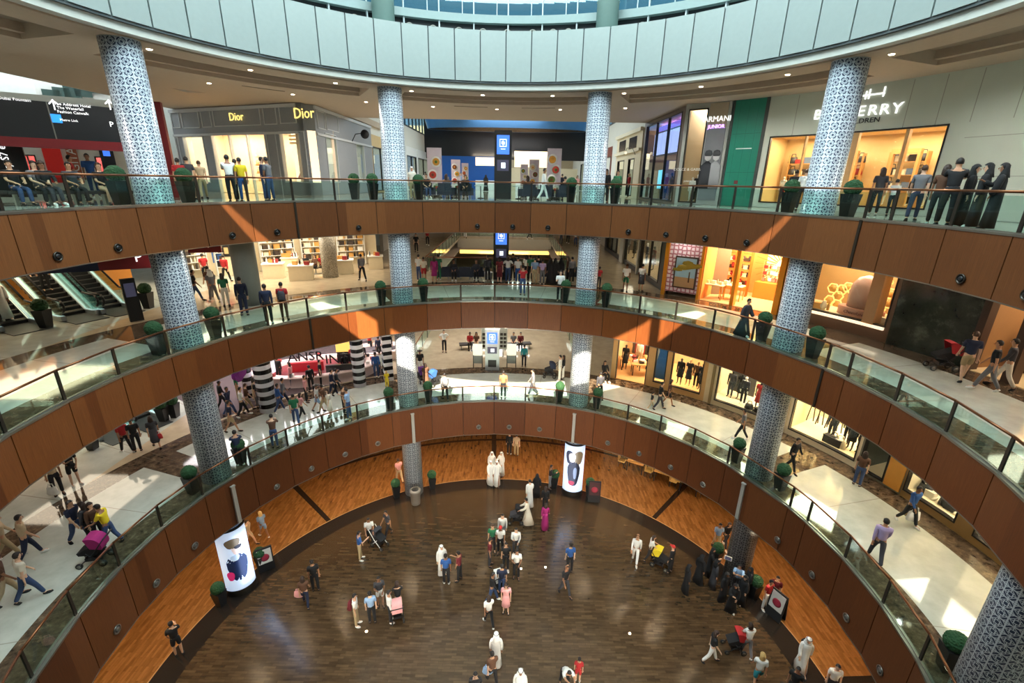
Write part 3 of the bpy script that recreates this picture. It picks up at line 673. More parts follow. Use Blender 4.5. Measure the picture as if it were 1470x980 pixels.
def facade(f, root, uL, uR, z0, z1, ops, wallm, th=.16, frame=WFRAME, name='facade_wall'):
    """wall with openings; ops = (uL, uR, z0, z1, mullions, glazed)"""
    b = MB(); ops = sorted(ops, key=lambda o: (o[0] if uL < uR else -o[0])); cur = uL
    for o in ops:
        if abs(o[0] - cur) > 1e-3: f.box(b, cur, o[0], 0, th, z0, z1)
        if o[2] > z0: f.box(b, o[0], o[1], 0, th, z0, o[2])
        if o[3] < z1: f.box(b, o[0], o[1], 0, th, o[3], z1)
        cur = o[1]
    if abs(uR - cur) > 1e-3: f.box(b, cur, uR, 0, th, z0, z1)
    if b.v: wob(name, b, wallm, root)
    for o in ops:
        sg = 1 if o[1] > o[0] else -1; e = abs(f.m(.05)) * sg; b = MB()
        f.box(b, o[0], o[0] + e, -.03, th + .02, o[2], o[3]); f.box(b, o[1] - e, o[1], -.03, th + .02, o[2], o[3]); f.box(b, o[0], o[1], -.03, th + .02, o[3] - .06, o[3]); 
        if o[5]: f.box(b, o[0], o[1], -.03, th + .02, o[2], o[2] + .06)
        for i in range(o[4]): u = o[0] + (o[1] - o[0]) * (i + 1) / (o[4] + 1); f.box(b, u - e * .4, u + e * .4, -.01, th, o[2], o[3])
        wf = wob('window_frame', b, frame, root)
        if o[5]: b = MB(); f.box(b, o[0] + e, o[1] - e, .06, .075, o[2] + .05, o[3] - .05); wob('glass_pane', b, SGLASS, wf)
def room(f, root, uL, uR, z0, z1, depth, wallm, power, colour=WARM, th=.17, floorm=None):
    b = MB(); e = f.m(.06) if f.__class__ is Flat else -abs(f.m(.06)); 
    f.box(b, uL, uR, depth, depth + .08, z0, z1); f.box(b, uL, uL + e, th, depth, z0, z1); f.box(b, uR - e, uR, th, depth, z0, z1); f.box(b, uL, uR, th, depth, z1, z1 + .06)
    wob('interior_wall', b, wallm, root)
    b = MB(); f.box(b, uL, uR, th, depth, z0 + .0, z0 + .02); wob('interior_floor', b, floorm or mat('shop floor', (206, 180, 138), .3), root)
    if power:
        um = (uL + uR) / 2; wdt = abs(uR - uL) * (1 if f.__class__ is Flat else radians(1) * f.r)
        k = max(1, round(wdt / 4.5))
        for i in range(k):
            u = uL + (uR - uL) * (i + .5) / k
            lamp('AREA', 'shop lamp', f.pt(u, depth * .5, z1 - .06), .55 * power / k, colour, min(3.4, wdt / k * .8), (0, 0, f.rz(u)), size_y=depth * .6)
def bars(f, root, name, rects, m_, v0=-.05, v1=-.01):
    if name in ('moulding', 'joint', 'sign_emblem'):
        b = MB()
        for u0, u1, z0, z1 in rects: f.box(b, u0, u1, v0, v1, z0, z1)
        return wob(name, b, m_, root)
    for u0, u1, z0, z1 in rects: b = MB(); f.box(b, u0, u1, v0, v1, z0, z1); o = wob(name, b, m_, root)
    return o
def rpx(f, x0, y0, x1, y1):
    """rectangle on the wall from its picture corners"""
    a, b_, c, d = f.px(x0, y0), f.px(x1, y0), f.px(x1, y1), f.px(x0, y1)
    return ((a[0] + d[0]) / 2, (b_[0] + c[0]) / 2, (c[1] + d[1]) / 2, (a[1] + b_[1]) / 2)
# ---- goods
def gp():
    G = {}
    b = MB(); b.box(-.11, .11, -.08, .08, 0, .16); b.box(-.115, .115, -.085, .085, .16, .18); G['box'] = b
    b = MB(); b.lathe([(.13, 0), (.15, .03), (.12, .2)], 10, sy=.45); b.tube([(-.07, 0, .19), (-.05, 0, .3), (.05, 0, .3), (.07, 0, .19)], .012, 5); G['handbag'] = b
    b = MB(); b.lathe([(.035, 0), (.04, .02), (.04, .15), (.015, .2), (.015, .26)], 10); G['bottle'] = b
    b = MB(); [b.box(-.14, .14, -.1, .1, .035 * k, .035 * k + .03) for k in range(4)]; G['folded_clothes'] = b
    b = MB(); b.lathe([(.03, 0), (.045, .02), (.04, .06), (.02, .08)], 10, sy=2.6); G['shoe'] = b
    b = MB(); b.lathe([(.05, 0), (.09, .06), (.1, .14), (.05, .22), (.06, .26)], 12); G['vase'] = b
    b = MB(); b.box(-.13, .13, -.02, .02, 0, .34); b.box(-.10, .10, -.03, -.02, .03, .31); G['framed_card'] = b
    b = MB(); b.tube([(-.2, 0, 1.1), (0, 0, 1.2), (.2, 0, 1.1)], .012, 5); b.lathe([(.16, .1), (.18, .2), (.15, .7), (.2, 1.06), (.08, 1.12)], 12, sy=.4); G['hanging_garment'] = b
    out = {}
    for k, v in G.items(): out[k] = mesh_of(v, k); out[k].materials.append(None)
    return out
GOODS = gp()
GCOL = [mat('goods %d' % i, c, .45) for i, c in enumerate(((150, 40, 40), (226, 214, 190), (60, 50, 44), (200, 150, 80), (90, 110, 140), (232, 232, 226), (40, 38, 40), (190, 120, 110), (110, 130, 70), (214, 180, 120)))]
def goods(f, uL, uR, z, v, n, kinds, pal, label, group, sc=1., jit=.15):
    for i in range(n):
        u = uL + (uR - uL) * (i + .5 + random.uniform(-jit, jit)) / n; k = kinds[i % len(kinds)]
        o = lob(k, GOODS[k], GCOL[pal[(i * 3 + random.randint(0, 1)) % len(pal)]], None); p = f.pt(u, v, z); o.location = p; o.rotation_euler = (0, 0, f.rz(u) + random.uniform(-.3, .3)); s_ = sc * random.uniform(.85, 1.15); o.scale = (s_, s_, s_)
        tag(o, label, k.replace('_', ' '), group)
def shelves(f, root, uL, uR, z0, zs, v, m_, d=.34):
    for z in zs: b = MB(); f.box(b, uL, uR, v, v + d, z - .03, z); wob('shelf', b, m_, root)
    b = MB(); e = f.m(.04) if f.__class__ is Flat else -abs(f.m(.04)); f.box(b, uL, uL + e, v, v + d, z0, zs[-1] + .4); wob('shelf_side', b, m_, root); b = MB(); f.box(b, uR - e, uR, v, v + d, z0, zs[-1] + .4); wob('shelf_side', b, m_, root)
def base(f, u, z): return f.pt(u, 0, z)
def mannequin(label, f, u, v, z, top, bot, m_, pose='s', turn=0, grp=None, h=1.74): return figure(label, f.pt(u, v, z), f.rz(u) - pi / 2 + turn, pose, h, top, bot, '-', 'mannequin', 'mannequin', m_, grp)
MWH, MBK, MGD = mat('white mannequin', (232, 228, 220), .35), mat('black mannequin', (34, 32, 32), .35), mat('tan mannequin', (206, 170, 128), .4)
# ---------------- upper gallery, right: children's clothing shop
Z = 17.18; f = A3
r = thing('clothing_shop', 'pale stone children\'s clothing shop with wide golden window, upper gallery right', 'shop', f.pt(30, 0, Z))
facade(f, r, 44.3, -12, Z, 22.15, [(43.1, 20.9, 17.4, 20.42, 0, 1)], STONE)
room(f, r, 44, 20, Z + .18, 20.5, 3.2, GOLDW, 900, GOLD)
bars(f, r, 'post', [(32.6, 30.9, 17.4, 20.42), (25.4, 25.0, 17.4, 20.42), (38.0, 37.8, 17.4, 20.42)], mat('light wood post', (206, 164, 110), .5), .0, .2)
bars(f, r, 'joint', [(a, a - .08, 20.42, 22.1) for a in (40, 36.5, 33, 26, 22.5, 19, 15, 11)] + [(19, 8, 19.9, 19.92), (17, 6, 18.6, 18.62)], mat('stone joint', (160, 160, 148), .7), -.004, .001)
for k, (a, b_) in enumerate(((42.6, 38.8), (37.4, 33.2), (30.3, 26.2), (24.6, 21.3))):
    shelves(f, r, a, b_, Z + .2, (18.2, 18.75, 19.3), 2.6, TANF)
    for z in (18.2, 18.75, 19.3): goods(f, a, b_, z, 2.76, 4, ('handbag', 'folded_clothes', 'box'), (6, 2, 4, 1, 0), 'small item on the lit shelves behind the golden window', 'items on the shelves of the golden window', 1.5)
for u in (28.2, 35.2): bars(f, r, 'doorway_frame', [(u + 1.6, u + 1.3, 17.4, 19.7), (u - 1.3, u - 1.6, 17.4, 19.7), (u + 1.6, u - 1.6, 19.6, 19.8)], TANF, 2.3, 2.5)
for ch_, px_ in zip('BURBERRY', (1175, 1192, 1208, 1222, 1237, 1254, 1271, 1289)): wtext(ch_, f, *f.px(px_, 165.5 - (px_ - 1175) * .085), .56, LITW, r, sx=1.15, name='sign_letter')
wtext('CHILDREN', f, f.px(1236, 174)[0], f.px(1236, 174)[1], .27, BLACK, r, sx=1.1, name='sign_lettering')
x0 = f.px(1222, 142); bars(f, r, 'sign_emblem', [(x0[0] - u, x0[0] - u - w_, x0[1] + z0 - .3, x0[1] + z0 - .3 + h_) for u, w_, z0, h_ in ((.6, 3.4, .34, .05), (.9, .14, .26, .26), (1.7, .14, .22, .3), (2.1, .14, .22, .36), (3.8, .14, .24, .36))], LITW)
for k, (u, t, bt, lb) in enumerate(((27.4, 'nvS', 'bgS', 'navy top and beige shorts'), (24.2, 'bkL', 'bkP', 'black outfit'), (22.4, 'rdS', 'whK', 'red and white outfit'), (40.8, 'crS', 'mrS', 'cream top and maroon shorts'), (38.4, 'rdL', 'bkP', 'red top and black trousers'), (35.8, 'gyL', 'nvP', 'grey top and navy trousers'))):
    mannequin('child mannequin in ' + lb + ' standing in the golden window', f, u, .8, 17.5, t, bt, MWH, h=1.15)
# teal hoarding
r = thing('hoarding', 'tall teal green hoarding closing off the unit beside the stone shop', 'hoarding', f.pt(46.7, 0, Z))
b = MB(); f.box(b, 49.2, 44.5, 0, .14, Z, 22.15); wob('panel', b, mat('teal panel', (36, 128, 108), .35), r)
bars(f, r, 'frame', [(49.5, 49.2, Z, 22.15), (44.5, 44.0, Z, 22.15)], mat('dark edge', (70, 72, 70), .5), -.04, .16)
bars(f, r, 'white_line', [(48.1, 45.6, 19.9, 19.95)], WHITE, -.012, -.001); bars(f, r, 'notice', [(47.5, 46.9, 18.25, 18.42)], mat('notice red', (120, 40, 44), .5), -.02, -.001)
bars(f, r, 'joint', [(48.4, 48.36, Z, 22.1), (47.0, 46.96, Z, 22.1), (45.6, 45.56, Z, 22.1), (49, 44.6, 20.6, 20.62), (49, 44.6, 18.8, 18.82)], mat('teal joint', (30, 104, 88), .5), -.003, .001)
# dark shop with black and white photograph
r = thing('fashion_shop', 'dark glass fashion shop with black and white photograph of two children', 'shop', f.pt(53, 0, Z))
facade(f, r, 57.2, 49.7, Z, 22.15, [(56.6, 53.4, 17.25, 21.9, 0, 1)], mat('pale shop frame', (170, 172, 166), .4))
room(f, r, 57, 50, Z, 22.0, 1.5, mat('taupe room', (150, 134, 112), .6), 300, NEU)
b = MB(); f.box(b, 53.2, 50.2, -.05, 0, 17.4, 20.9); ph = wob('photograph', b, mat('grey photo', (120, 122, 128), .5), r)
bars(f, r, 'sign_panel', [(53.2, 50.2, 20.95, 22.1)], mat('sign panel beige', (178, 160, 136), .5))
wtext('ARMANI', f, 51.75, 21.35, .36, LITW, r, name='sign_lettering', tilt=0); wtext('JUNIOR', f, 51.75, 21.0, .24, mat('lit lilac sign', (196, 150, 255), .5, 0, 3), r, name='sign_lettering')
wtext('DOLCE & GABBANA', f, 55.0, 18.95, .2, WHITE, r, name='window_lettering'); wtext('JUNIOR', f, 55.3, 18.35, .12, WHITE, r, name='window_lettering')
# two figures in the photograph
for u, lb in ((52.35, 'child_portrait'), (51.0, 'child_portrait')):
    b = MB(); c = f.pt(u, -.06, 0); M = Matrix.Translation((c.x, c.y, 0)) @ rotm(f.rz(u))
    b.lathe([(.01, 19.35), (.15, 19.45), (.18, 19.62), (.13, 19.78), (.01, 19.82)], 14, sy=.12, M=M); b.lathe([(.17, 19.6), (.2, 19.72), (.14, 19.86), (.01, 19.9)], 14, mi=1, sy=.14, M=M); b.lathe([(.3, 18.0), (.32, 18.6), (.3, 19.15), (.06, 19.36)], 14, mi=1 if u > 52 else 2, sy=.1, M=M)
    wob(lb, b, [mat('photo skin', (188, 188, 190), .5), mat('photo dark', (54, 56, 62), .5), mat('photo light', (160, 162, 168), .5)], r)
mannequin('white child mannequin in white outfit behind dark glass', f, 54.9, .5, 17.3, 'whL', 'whP', MWH, h=1.3); mannequin('child mannequin in black and white outfit behind dark glass', f, 54.2, .7, 17.3, 'bkL', 'dgP', MWH, h=1.45); mannequin('small child mannequin in black at the end of the dark glass', f, 53.7, .9, 17.3, 'bkL', 'bkP', MGD, h=1.2)
# corridor mouth right: glass shop with lilac screen, ornate shop
SR3 = Flat((9.4, 22.6), (9.5, 14.7)); f = SR3
r = thing('glass_shop', 'tall glass-fronted shop with a lilac video screen at the corridor mouth', 'shop', f.pt(4, 0, Z))
facade(f, r, 0, f.L, Z, 22.1, [(.5, f.L - .6, 17.25, 21.9, 2, 1)], mat('bronze taupe', (112, 98, 84), .4))
room(f, r, .2, f.L - .1, Z, 21.9, 4, mat('shop brown', (176, 144, 108), .6), 900, WARM)
bars(f, r, 'video_screen', [(1.0, f.L - 1.2, 19.9, 21.4)], mat('screen frame', (40, 40, 60), .4), .5, .56)
bars(f, r, 'screen_picture', [(1.1, 2.6, 20.0, 21.3), (2.8, 4.4, 20.0, 21.3), (4.6, 6.5, 20.0, 21.3)], mat('lit lilac picture', (172, 190, 250), .5, 0, 1.3), .44, .5)
bars(f, r, 'lilac_ceiling_panel', [(.8, f.L - .9, 21.5, 21.75)], mat('lit violet', (120, 90, 220), .5, 0, 1.2), .6, 3.)
bars(f, r, 'blue_panel', [(.9, 1.8, 17.9, 19.1), (5.0, 5.9, 18.3, 18.9)], mat('lit turquoise', (90, 200, 230), .5, 0, 1.6), 1.0, 1.05)
for i in range(6): mannequin(('mannequin in dark clothes behind the glass under the lilac screen', 'mannequin in red behind the glass under the lilac screen', 'mannequin in grey coat behind the glass under the lilac screen', 'mannequin in black dress near the corner of the glass shop', 'mannequin in beige suit behind the glass under the lilac screen', 'mannequin in navy jacket behind the glass under the lilac screen')[i], f, 1.2 + i * 1.05, 1.2, Z, ('dgL', 'rdL', 'gyL', 'bkD', 'bgL', 'nvL')[i], ('bkP', 'bkP', 'gyP', '', 'bgP', 'dgP')[i], MWH if i % 2 else MBK)
f = Flat((9.3, 31), (9.38, 22.9)); 
r = thing('ornate_shop', 'cream classical shop front with arched windows in the corridor', 'shop', f.pt(4, 0, Z))
facade(f, r, 0, f.L, Z, 21.9, [(.8, 3.2, 17.3, 20, 0, 1), (4.6, 6.4, 17.3, 20, 0, 1)], CREAMW); room(f, r, .2, f.L - .1, Z, 20.2, 3, CREAMW, 320, WARM)
bars(f, r, 'cornice', [(0, f.L, 20.4, 20.6), (0, f.L, 21.7, 21.95)], mat('cream moulding', (236, 226, 200), .5), -.2, 0)
bars(f, r, 'dark_upper_window', [(1, 3.2, 20.7, 21.5), (4.4, 6.6, 20.7, 21.5)], mat('dark mirror', (48, 44, 44), .2), -.03, 0)
mannequin('red-jacketed mannequin outside the cream classical shop', f, f.L - .2, -.6, Z, 'rdL', 'bkP', MGD)
b = MB(); p = f.pt(6.9, -.1, 20.2); b.tube([p, p + Vector((-.3, -.1, .5)), p + Vector((-.7, -.2, .4)), p + Vector((-.75, -.2, .2))], .02, 6); b.ball(p + Vector((-.75, -.2, .1)), .1, mi=1); tag(ob('wall_lamp', b, [BLACK, LITB]), 'black goose-neck wall lamp on the cream classical shop', 'wall lamp')
# ---------------- upper gallery, left: grey boutique
D1 = Flat((-21.7, 20.3), (-11.9, 16.5)); D2 = Flat((-11.9, 16.5), (-11.15, 17.1)); D3 = Flat((-11.15, 17.1), (-10.95, 27.5))
r = thing('boutique', 'pearl grey boutique with white mouldings and glowing gold lettering', 'shop', D1.pt(6, 0, Z)); ZT = 22.12
def ops(f, lst): return [(rpx(f, *q[:4]) + (q[4], 1)) for q in lst]
facade(D1, r, 0, D1.L, Z, ZT, ops(D1, [(268, 195, 297, 262, 0), (311, 190, 387, 292, 2), (405, 188, 441, 262, 0)]), GREYF, .2, GREYT)
facade(D2, r, 0, D2.L, Z, ZT, [], GREYF, .2, GREYT)
facade(D3, r, 0, D3.L, Z, ZT, ops(D3, [(470, 193, 485, 262, 0), (513, 206, 524, 262, 0)]), GREYF, .2, GREYT)
q = rpx(D2, 443, 188, 462, 262); b = MB(); D2.box(b, max(.03, q[0]), min(D2.L - .03, q[1]), -.02, 0, q[2], q[3]); wob('lit_blind', b, LITB, r)
for f, lst in ((D1, ((246, 160, 258, 184), (261, 160, 286, 184), (289, 158, 303, 183), (306, 155, 374, 181), (378, 152, 397, 179), (401, 150, 450, 177), (250, 197, 264, 280), (388, 190, 402, 285))), (D3, ((455, 160, 466, 185), (468, 163, 485, 188)))):
    rects = []
    for q in lst:
        u0, u1, z0, z1 = rpx(f, *q); u0, u1 = max(.05, u0), min(f.L - .05, u1); t = .05
        rects += [(u0, u1, z1 - t, z1), (u0, u1, z0, z0 + t), (u0, u0 + t, z0, z1), (u1 - t, u1, z0, z1)]
    bars(f, r, 'moulding', rects, GREYT, -.03, 0)
    bars(f, r, 'cornice', [(0, f.L, ZT - .18, ZT), (0, f.L, 20.55, 20.68)], GREYT, -.08, 0)
room(D1, r, .3, D1.L - .4, Z, 21., 3.2, mat('cream room', (238, 214, 184), .6), 900, (1, .84, .66))
q = rpx(D1, 268, 195, 297, 262); bars(D1, r, 'lit_blind', [(q[0], q[1], q[2], q[3])], LITB, .6, .62)
q = rpx(D1, 405, 188, 441, 262); bars(D1, r, 'lit_blind', [q], LITB, .9, .92); bars(D1, r, 'gathered_shade', [(q[0], q[1], q[3] - .22 - .2 * k, q[3] - .12 - .2 * k) for k in range(3)], mat('shade cloth', (220, 188, 140), .8), .7, .8)
q = rpx(D3, 470, 193, 485, 262); bars(D3, r, 'lit_blind', [q], LITB, .3, .32); q = rpx(D3, 513, 206, 524, 262); bars(D3, r, 'lit_blind', [q], LITB, .3, .32)
u_, z_ = D1.px(430, 250)
for k in range(9): goods(D1, u_ - .6 + k * .13, u_ - .5 + k * .13, z_ - .25 + .1 * (k % 3), .5, 1, ('vase',), (0, 7), 'red and pink ornament in the glowing boutique window', 'ornaments in the boutique window', .8)
for k in range(8): goods(D1, *sorted((D1.px(320, 280)[0], D1.px(382, 280)[0])), 17.9 + .5 * (k % 4), 2.4, 3, ('handbag', 'box'), (1, 3, 2), 'handbag on the shelves inside the boutique door', 'handbags inside the boutique')
wtext('Dior', D1, *D1.px(340, 168), .62, LITG, r, name='sign_lettering'); wtext('Dior', D1, *D1.px(437, 163), .78, LITG, r, name='sign_lettering')
b = MB(); f = D3; u_, z_ = f.px(503, 190); p = f.pt(u_, -.05, z_ - .6); b.tube([p, p + Vector((.3, 0, .5)), p + Vector((.7, 0, .55))], .03, 6); b.lathe([(.28, -.05), (.3, 0), (.28, .05)], 16, M=Matrix.Translation(p + Vector((.95, 0, .5))) @ Matrix.Rotation(pi / 2, 4, 'X')); tag(ob('bracket_sign', b, [BLACK]), 'round black bracket sign on the side of the grey boutique', 'sign')
# golden shop and more shops along the corridor's left side
f = Flat((-11.1, 27.8), (-11.0, 62))
def cshop(lb, u0, u1, wm, inm, pw, col, top=21.6, name='corridor_shop'):
    r = thing(name, lb, 'shop', f.pt(u0, 0, Z)); sgn = .35
    facade(f, r, u0, u1, Z, top, [(u0 + sgn, u1 - sgn, 17.25, top - .9, 1, 1)], wm); room(f, r, u0 + .1, u1 - .1, Z, top - .6, 2.6, inm, pw, col)
    shelves(f, r, u0 + .6, u1 - .6, Z, (18.3, 19.0, 19.7), 2.1, TANF)
    for z in (18.3, 19.0, 19.7): goods(f, u0 + .7, u1 - .7, z, 2.25, 4, ('handbag', 'box', 'vase'), (0, 3, 5, 6, 4), 'item inside the ' + lb, 'items in the ' + lb[:40], 1.3)
    return r
cshop('golden-lit shop beyond the grey boutique', 0, 5.5, GOLDW, GOLDW, 500, GOLD); cshop('red-windowed shop in the left of the corridor', 7, 12, WHITE, mat('red interior', (200, 40, 44), .6), 400, WARM); cshop('white shop in the left of the corridor', 12.5, 18, WHITE, WHITE, 400, NEU); cshop('blue-lit shop near the corridor end on the left', 18.5, 26, WHITE, mat('blue interior', (40, 110, 170), .6), 400, COOL)
f = Flat((9.8, 62), (9.86, 31.5))
cshop('cream shop near the corridor end on the right', 4, 13, WHITE, CREAMW, 400, WARM); cshop('white shop with lit cream window on the right of the corridor', 14, 20, WHITE, CREAMW, 420, WARM); cshop('red-brown shop on the right of the corridor', 20.5, 26, mat('maroon front', (120, 50, 36), .5), mat('rust interior', (170, 80, 44), .6), 450, AMB)
# corridor end
b = MB(); b.box(-11.2, 9.9, 52, 52.4, 20.9, 26.4); tag(ob('bulkhead', b, mat('black bulkhead', (24, 24, 30), .3)), 'black glossy bulkhead closing the top of the corridor', 'bulkhead')
r = thing('oval_canopy', 'dark bronze oval canopy hanging at the end of the corridor', 'canopy', (-.6, 49, 22.5)); b = MB(); b.lathe([(9.6, 1.6), (9.9, 2.6), (9.6, 3.6)], 48, sy=.28, cap=False); ob('rim', b, mat('blue grey metal', (70, 110, 150), .3, .4), r); b = MB(); b.lathe([(.1, 1.9), (6, 1.8), (9.6, 1.62)], 48, sy=.28, cap=False); ob('underside', b, mat('bronze brown metal', (96, 82, 66), .25, .7), r)
b = MB(); b.box(-9.5, -1.6, 51.4, 51.9, Z, 21.2); tag(ob('blue_wall_panel', b, mat('royal blue panel', (24, 92, 176), .3)), 'royal blue wall panel at the end of the corridor', 'wall panel')
r = thing('cafe', 'cream lit cafe front at the end of the corridor, right of the totem', 'cafe', (4, 51.6, Z)); b = MB(); b.box(.4, 6.4, 51.4, 51.9, 20.0, 21.9); ob('lit_fascia', b, LITB, r, (-4, -51.6, -Z)); b = MB(); b.box(-1.2, 8.6, 51.5, 51.95, Z, 19.9); ob('back_wall', b, CREAMW, r, (-4, -51.6, -Z))
b = MB(); b.box(-4.6, -2.2, 51.3, 51.38, 20.1, 21.1); tag(ob('lit_sign_panel', b, LITB), 'cream lit panel over the blue wall, left of the upper totem', 'sign'); b = MB(); b.box(-4.4, -1.9, 48.5, 49.2, Z, 18.3); tag(ob('white_counter', b, WHITE), 'white counter before the blue wall, left of the upper totem', 'counter')
b = MB(); b.box(.6, 6, 48.5, 49.3, Z, 18.2); ob('counter', b, WHITE, r, (-4, -51.6, -Z))
# digital totems
def totem(x, y, z, hgt, lb, wd=1.0, body=BLACK, ang=0.):
    r = thing('digital_totem', lb, 'totem', (x, y, z), ang); b = MB(); b.box(-wd / 2, wd / 2, -.18, .18, 0, hgt); ob('housing', b, body, r)
    b = MB(); b.box(-wd * .36, wd * .36, -.2, -.181, hgt * .66, hgt * .93); scr = ob('blue_screen', b, mat('lit blue screen', (52, 98, 200), .5, 0, 1.6), r)
    b = MB(); b.box(-wd * .34, wd * .34, -.2, -.181, hgt * .42, hgt * .58); b.box(-.1, .14, -.21, -.2, hgt * .46, hgt * .54, 1); ob('lower_screen', b, [mat('lit dark screen', (60, 60, 80), .5, 0, .6), mat('lit white patch', (220, 230, 235), .5, 0, 1.2)], r)
    Mx_ = Matrix.Translation((0, -.2, hgt * .82)) @ Matrix.Rotation(pi / 2, 4, 'X'); b = MB(); t = .03
    for x0, x1, y0, y1 in ((-.17, .17, .17, .2), (-.17, .17, -.2, -.17), (-.2, -.17, -.2, .2), (.17, .2, -.2, .2), (-.03, .03, -.12, .12), (-.09, -.06, -.06, .08), (.06, .09, -.08, .06), (-.09, .09, -.02, .01)): b.box(x0, x1, y0, y1, 0, .015, 0, Mx_)
    b.box(-.13, .13, -.34, -.3, 0, .015, 0, Mx_); ob('emblem', b, LITW, scr); return r
p = at(715, 293, Z); totem(-.2, 16.6, Z, 3.75, 'black digital totem with blue emblem screen on the upper gallery', 1.0)
totem(-.3, 18.2, 12., 3.5, 'black digital totem with blue emblem screen behind the middle gallery crowd', 1.0)
totem(-.8, 17.0, 6., 2.9, 'silver digital totem on the lowest gallery between two white lecterns', .95, mat('silver body', (176, 186, 192), .3, .5))
b = MB(); b.box(-.28, .28, -.22, -.181, .25, .75); ob('grille', b, BLACK, bpy.data.objects['digital_totem.002'])
# boards of food pictures
PL = [mat('plate %d' % i, c, .6) for i, c in enumerate(((90, 120, 40), (190, 60, 40), (214, 150, 50), (120, 60, 40), (226, 200, 160)))]
def foodboard(px, py, dist, top_px, wpx, lb):
    v = ray(px, py); k = dist / hypot(v.x, v.y); x, y = CAM.x + v.x * k, CAM.y + v.y * k; t = ray(px, top_px); zt = CAM.z + t.z * dist / hypot(t.x, t.y); wd = wpx / F * dist; h = zt - Z
    r = thing('menu_board', lb, 'menu board', (x, y, Z)); b = MB(); b.box(-wd / 2, wd / 2, -.05, .05, .1, h); ob('board', b, mat('board lilac white', (208, 196, 206), .6), r); n = max(3, int(h / wd * 1.2))
    for i in range(n):
        b = MB(); c = ((-.14 if i % 2 else .12) * wd, 0, .35 + (h - .6) * i / n); M = Matrix.Translation((c[0], -.052, c[2] + .2)) @ Matrix.Rotation(pi / 2, 4, 'X'); b.lathe([(wd * .36, 0), (wd * .36, .01)], 20, M=M); b.lathe([(wd * .25, .01), (wd * .22, .02)], 14, mi=1, M=M); b.lathe([(wd * .1, .02), (wd * .08, .03)], 10, mi=2, M=M); ob('plate_picture', b, [WHITE, PL[(i + px) % 5], PL[(i * 2 + 1) % 5]], r)
    b = MB(); b.box(-wd * .4, wd * .4, -.3, .3, 0, .1); ob('foot', b, DSTEEL, r)
for px_, d_, tp, wp, lb in ((625, 31, 212, 19, 'tall food picture board, leftmost, beside the left corridor shops'), (655, 36, 229, 12, 'food picture board between the tallest left board and the blue wall'), (668, 38, 234, 9, 'narrow food picture board nearest the blue wall'), (752, 38, 236, 10, 'narrow food picture board just right of the cream cafe front'), (766, 36, 229, 13, 'food picture board between the cafe front and the tallest right board'), (794, 31, 213, 19, 'tall food picture board, rightmost, beside the right corridor shops')):
    foodboard(px_, 270, d_, tp, wp, lb)
# sign gantry over the far left
def bypx(px, dist): v = ray(px, 260); k = dist / hypot(v.x, v.y); return (CAM.x + v.x * k, CAM.y + v.y * k)
f = Flat(bypx(-30, 25), bypx(200, 25)); r = thing('sign_gantry', 'long black directional sign with red lower edge hanging over the far left', 'sign', f.pt(3, 0, 19.8))
a0, a1 = f.px(0, 190)[0], f.px(168, 200)[0]; zb, zt = f.px(90, 200)[1], f.px(90, 148)[1]
b = MB(); f.box(b, 0, f.L, 0, .3, zb, zt); wob('panel', b, mat('sign black', (30, 32, 36), .4), r); b = MB(); f.box(b, 0, f.L, -.03, .33, zb - .32, zb); wob('red_edge', b, mat('sign red', (120, 24, 30), .5), r); b = MB(); f.box(b, f.px(72, 170)[0], f.px(72, 170)[0] + .04, -.02, 0, zb, zt); wob('divider', b, STEEL, r)
for tx, px_, py_, sz in (('The Dubai Fountain', 14, 141, .13), ('The Address Hotel', 104, 150, .13), ('The Waterfall', 101, 155, .13), ('Fashion Catwalk', 105, 161, .13), ('Metro Link', 99, 172, .11), ('P', 160, 178, .26)): wtext(tx, f, *f.px(px_, py_ + 1), sz, LITW, r, name='sign_lettering')
for px_ in (77, 157):
    u, z = f.px(px_, 150); b = MB(); f.box(b, u - .02, u + .02, -.03, 0, z - .18, z + .15)
    for k in (-1, 1):
        for t_ in range(5): f.box(b, u + k * t_ * .028 - .02, u + k * t_ * .028 + .02, -.03, 0, z + .15 - t_ * .03 - .03, z + .165 - t_ * .03)
    wob('arrow', b, LITW, r)
u, z = f.px(81, 170); b = MB(); f.box(b, u - .14, u + .14, -.02, 0, z - .14, z + .14); wob('blue_symbol', b, mat('lit sky blue', (40, 130, 220), .5, 0, 1.5), r)
# lower gantry over the escalators of the middle gallery
f = Flat(bypx(-10, 24.5), bypx(222, 23.5)); z1 = f.px(160, 372)[1]; r = thing('sign_gantry', 'navy and red directional sign under the upper wood panels above the escalators', 'sign', f.pt(3, 0, 14.7))
um = f.px(140, 378)[0]; b = MB(); f.box(b, 0, um, 0, .25, z1 - .42, z1 + .45); wob('navy_panel', b, mat('sign navy', (30, 40, 74), .4), r); b = MB(); f.box(b, um, f.L, 0, .25, z1 - .42, z1 + .45); wob('red_panel', b, mat('sign red', (120, 24, 30), .5), r); wtext('P', f, f.px(199, 371)[0], z1 + .02, .5, LITW, r, name='sign_lettering')
b = MB(); [b.cyl(f.pt(u, .12, z1 + .45), f.pt(u, .12, 15.65), .03) for u in (1, f.L - 1)]; wob('hanger', b, STEEL, r)
# red pylon with the figure 2
x, y = bypx(236, 27.5); r = thing('numbered_pylon', 'tall dark red pylon numbered 2 beside the grey boutique', 'pylon', (x, y, Z), .35); b = MB(); b.box(-.5, .5, -.15, .15, 0, 4.0); ob('slab', b, mat('sign red', (120, 24, 30), .5), r); o = text('2', None, 0, 0, .8, WHITE, r, loc=(-.12, -.17, 3.3), rz=0); 
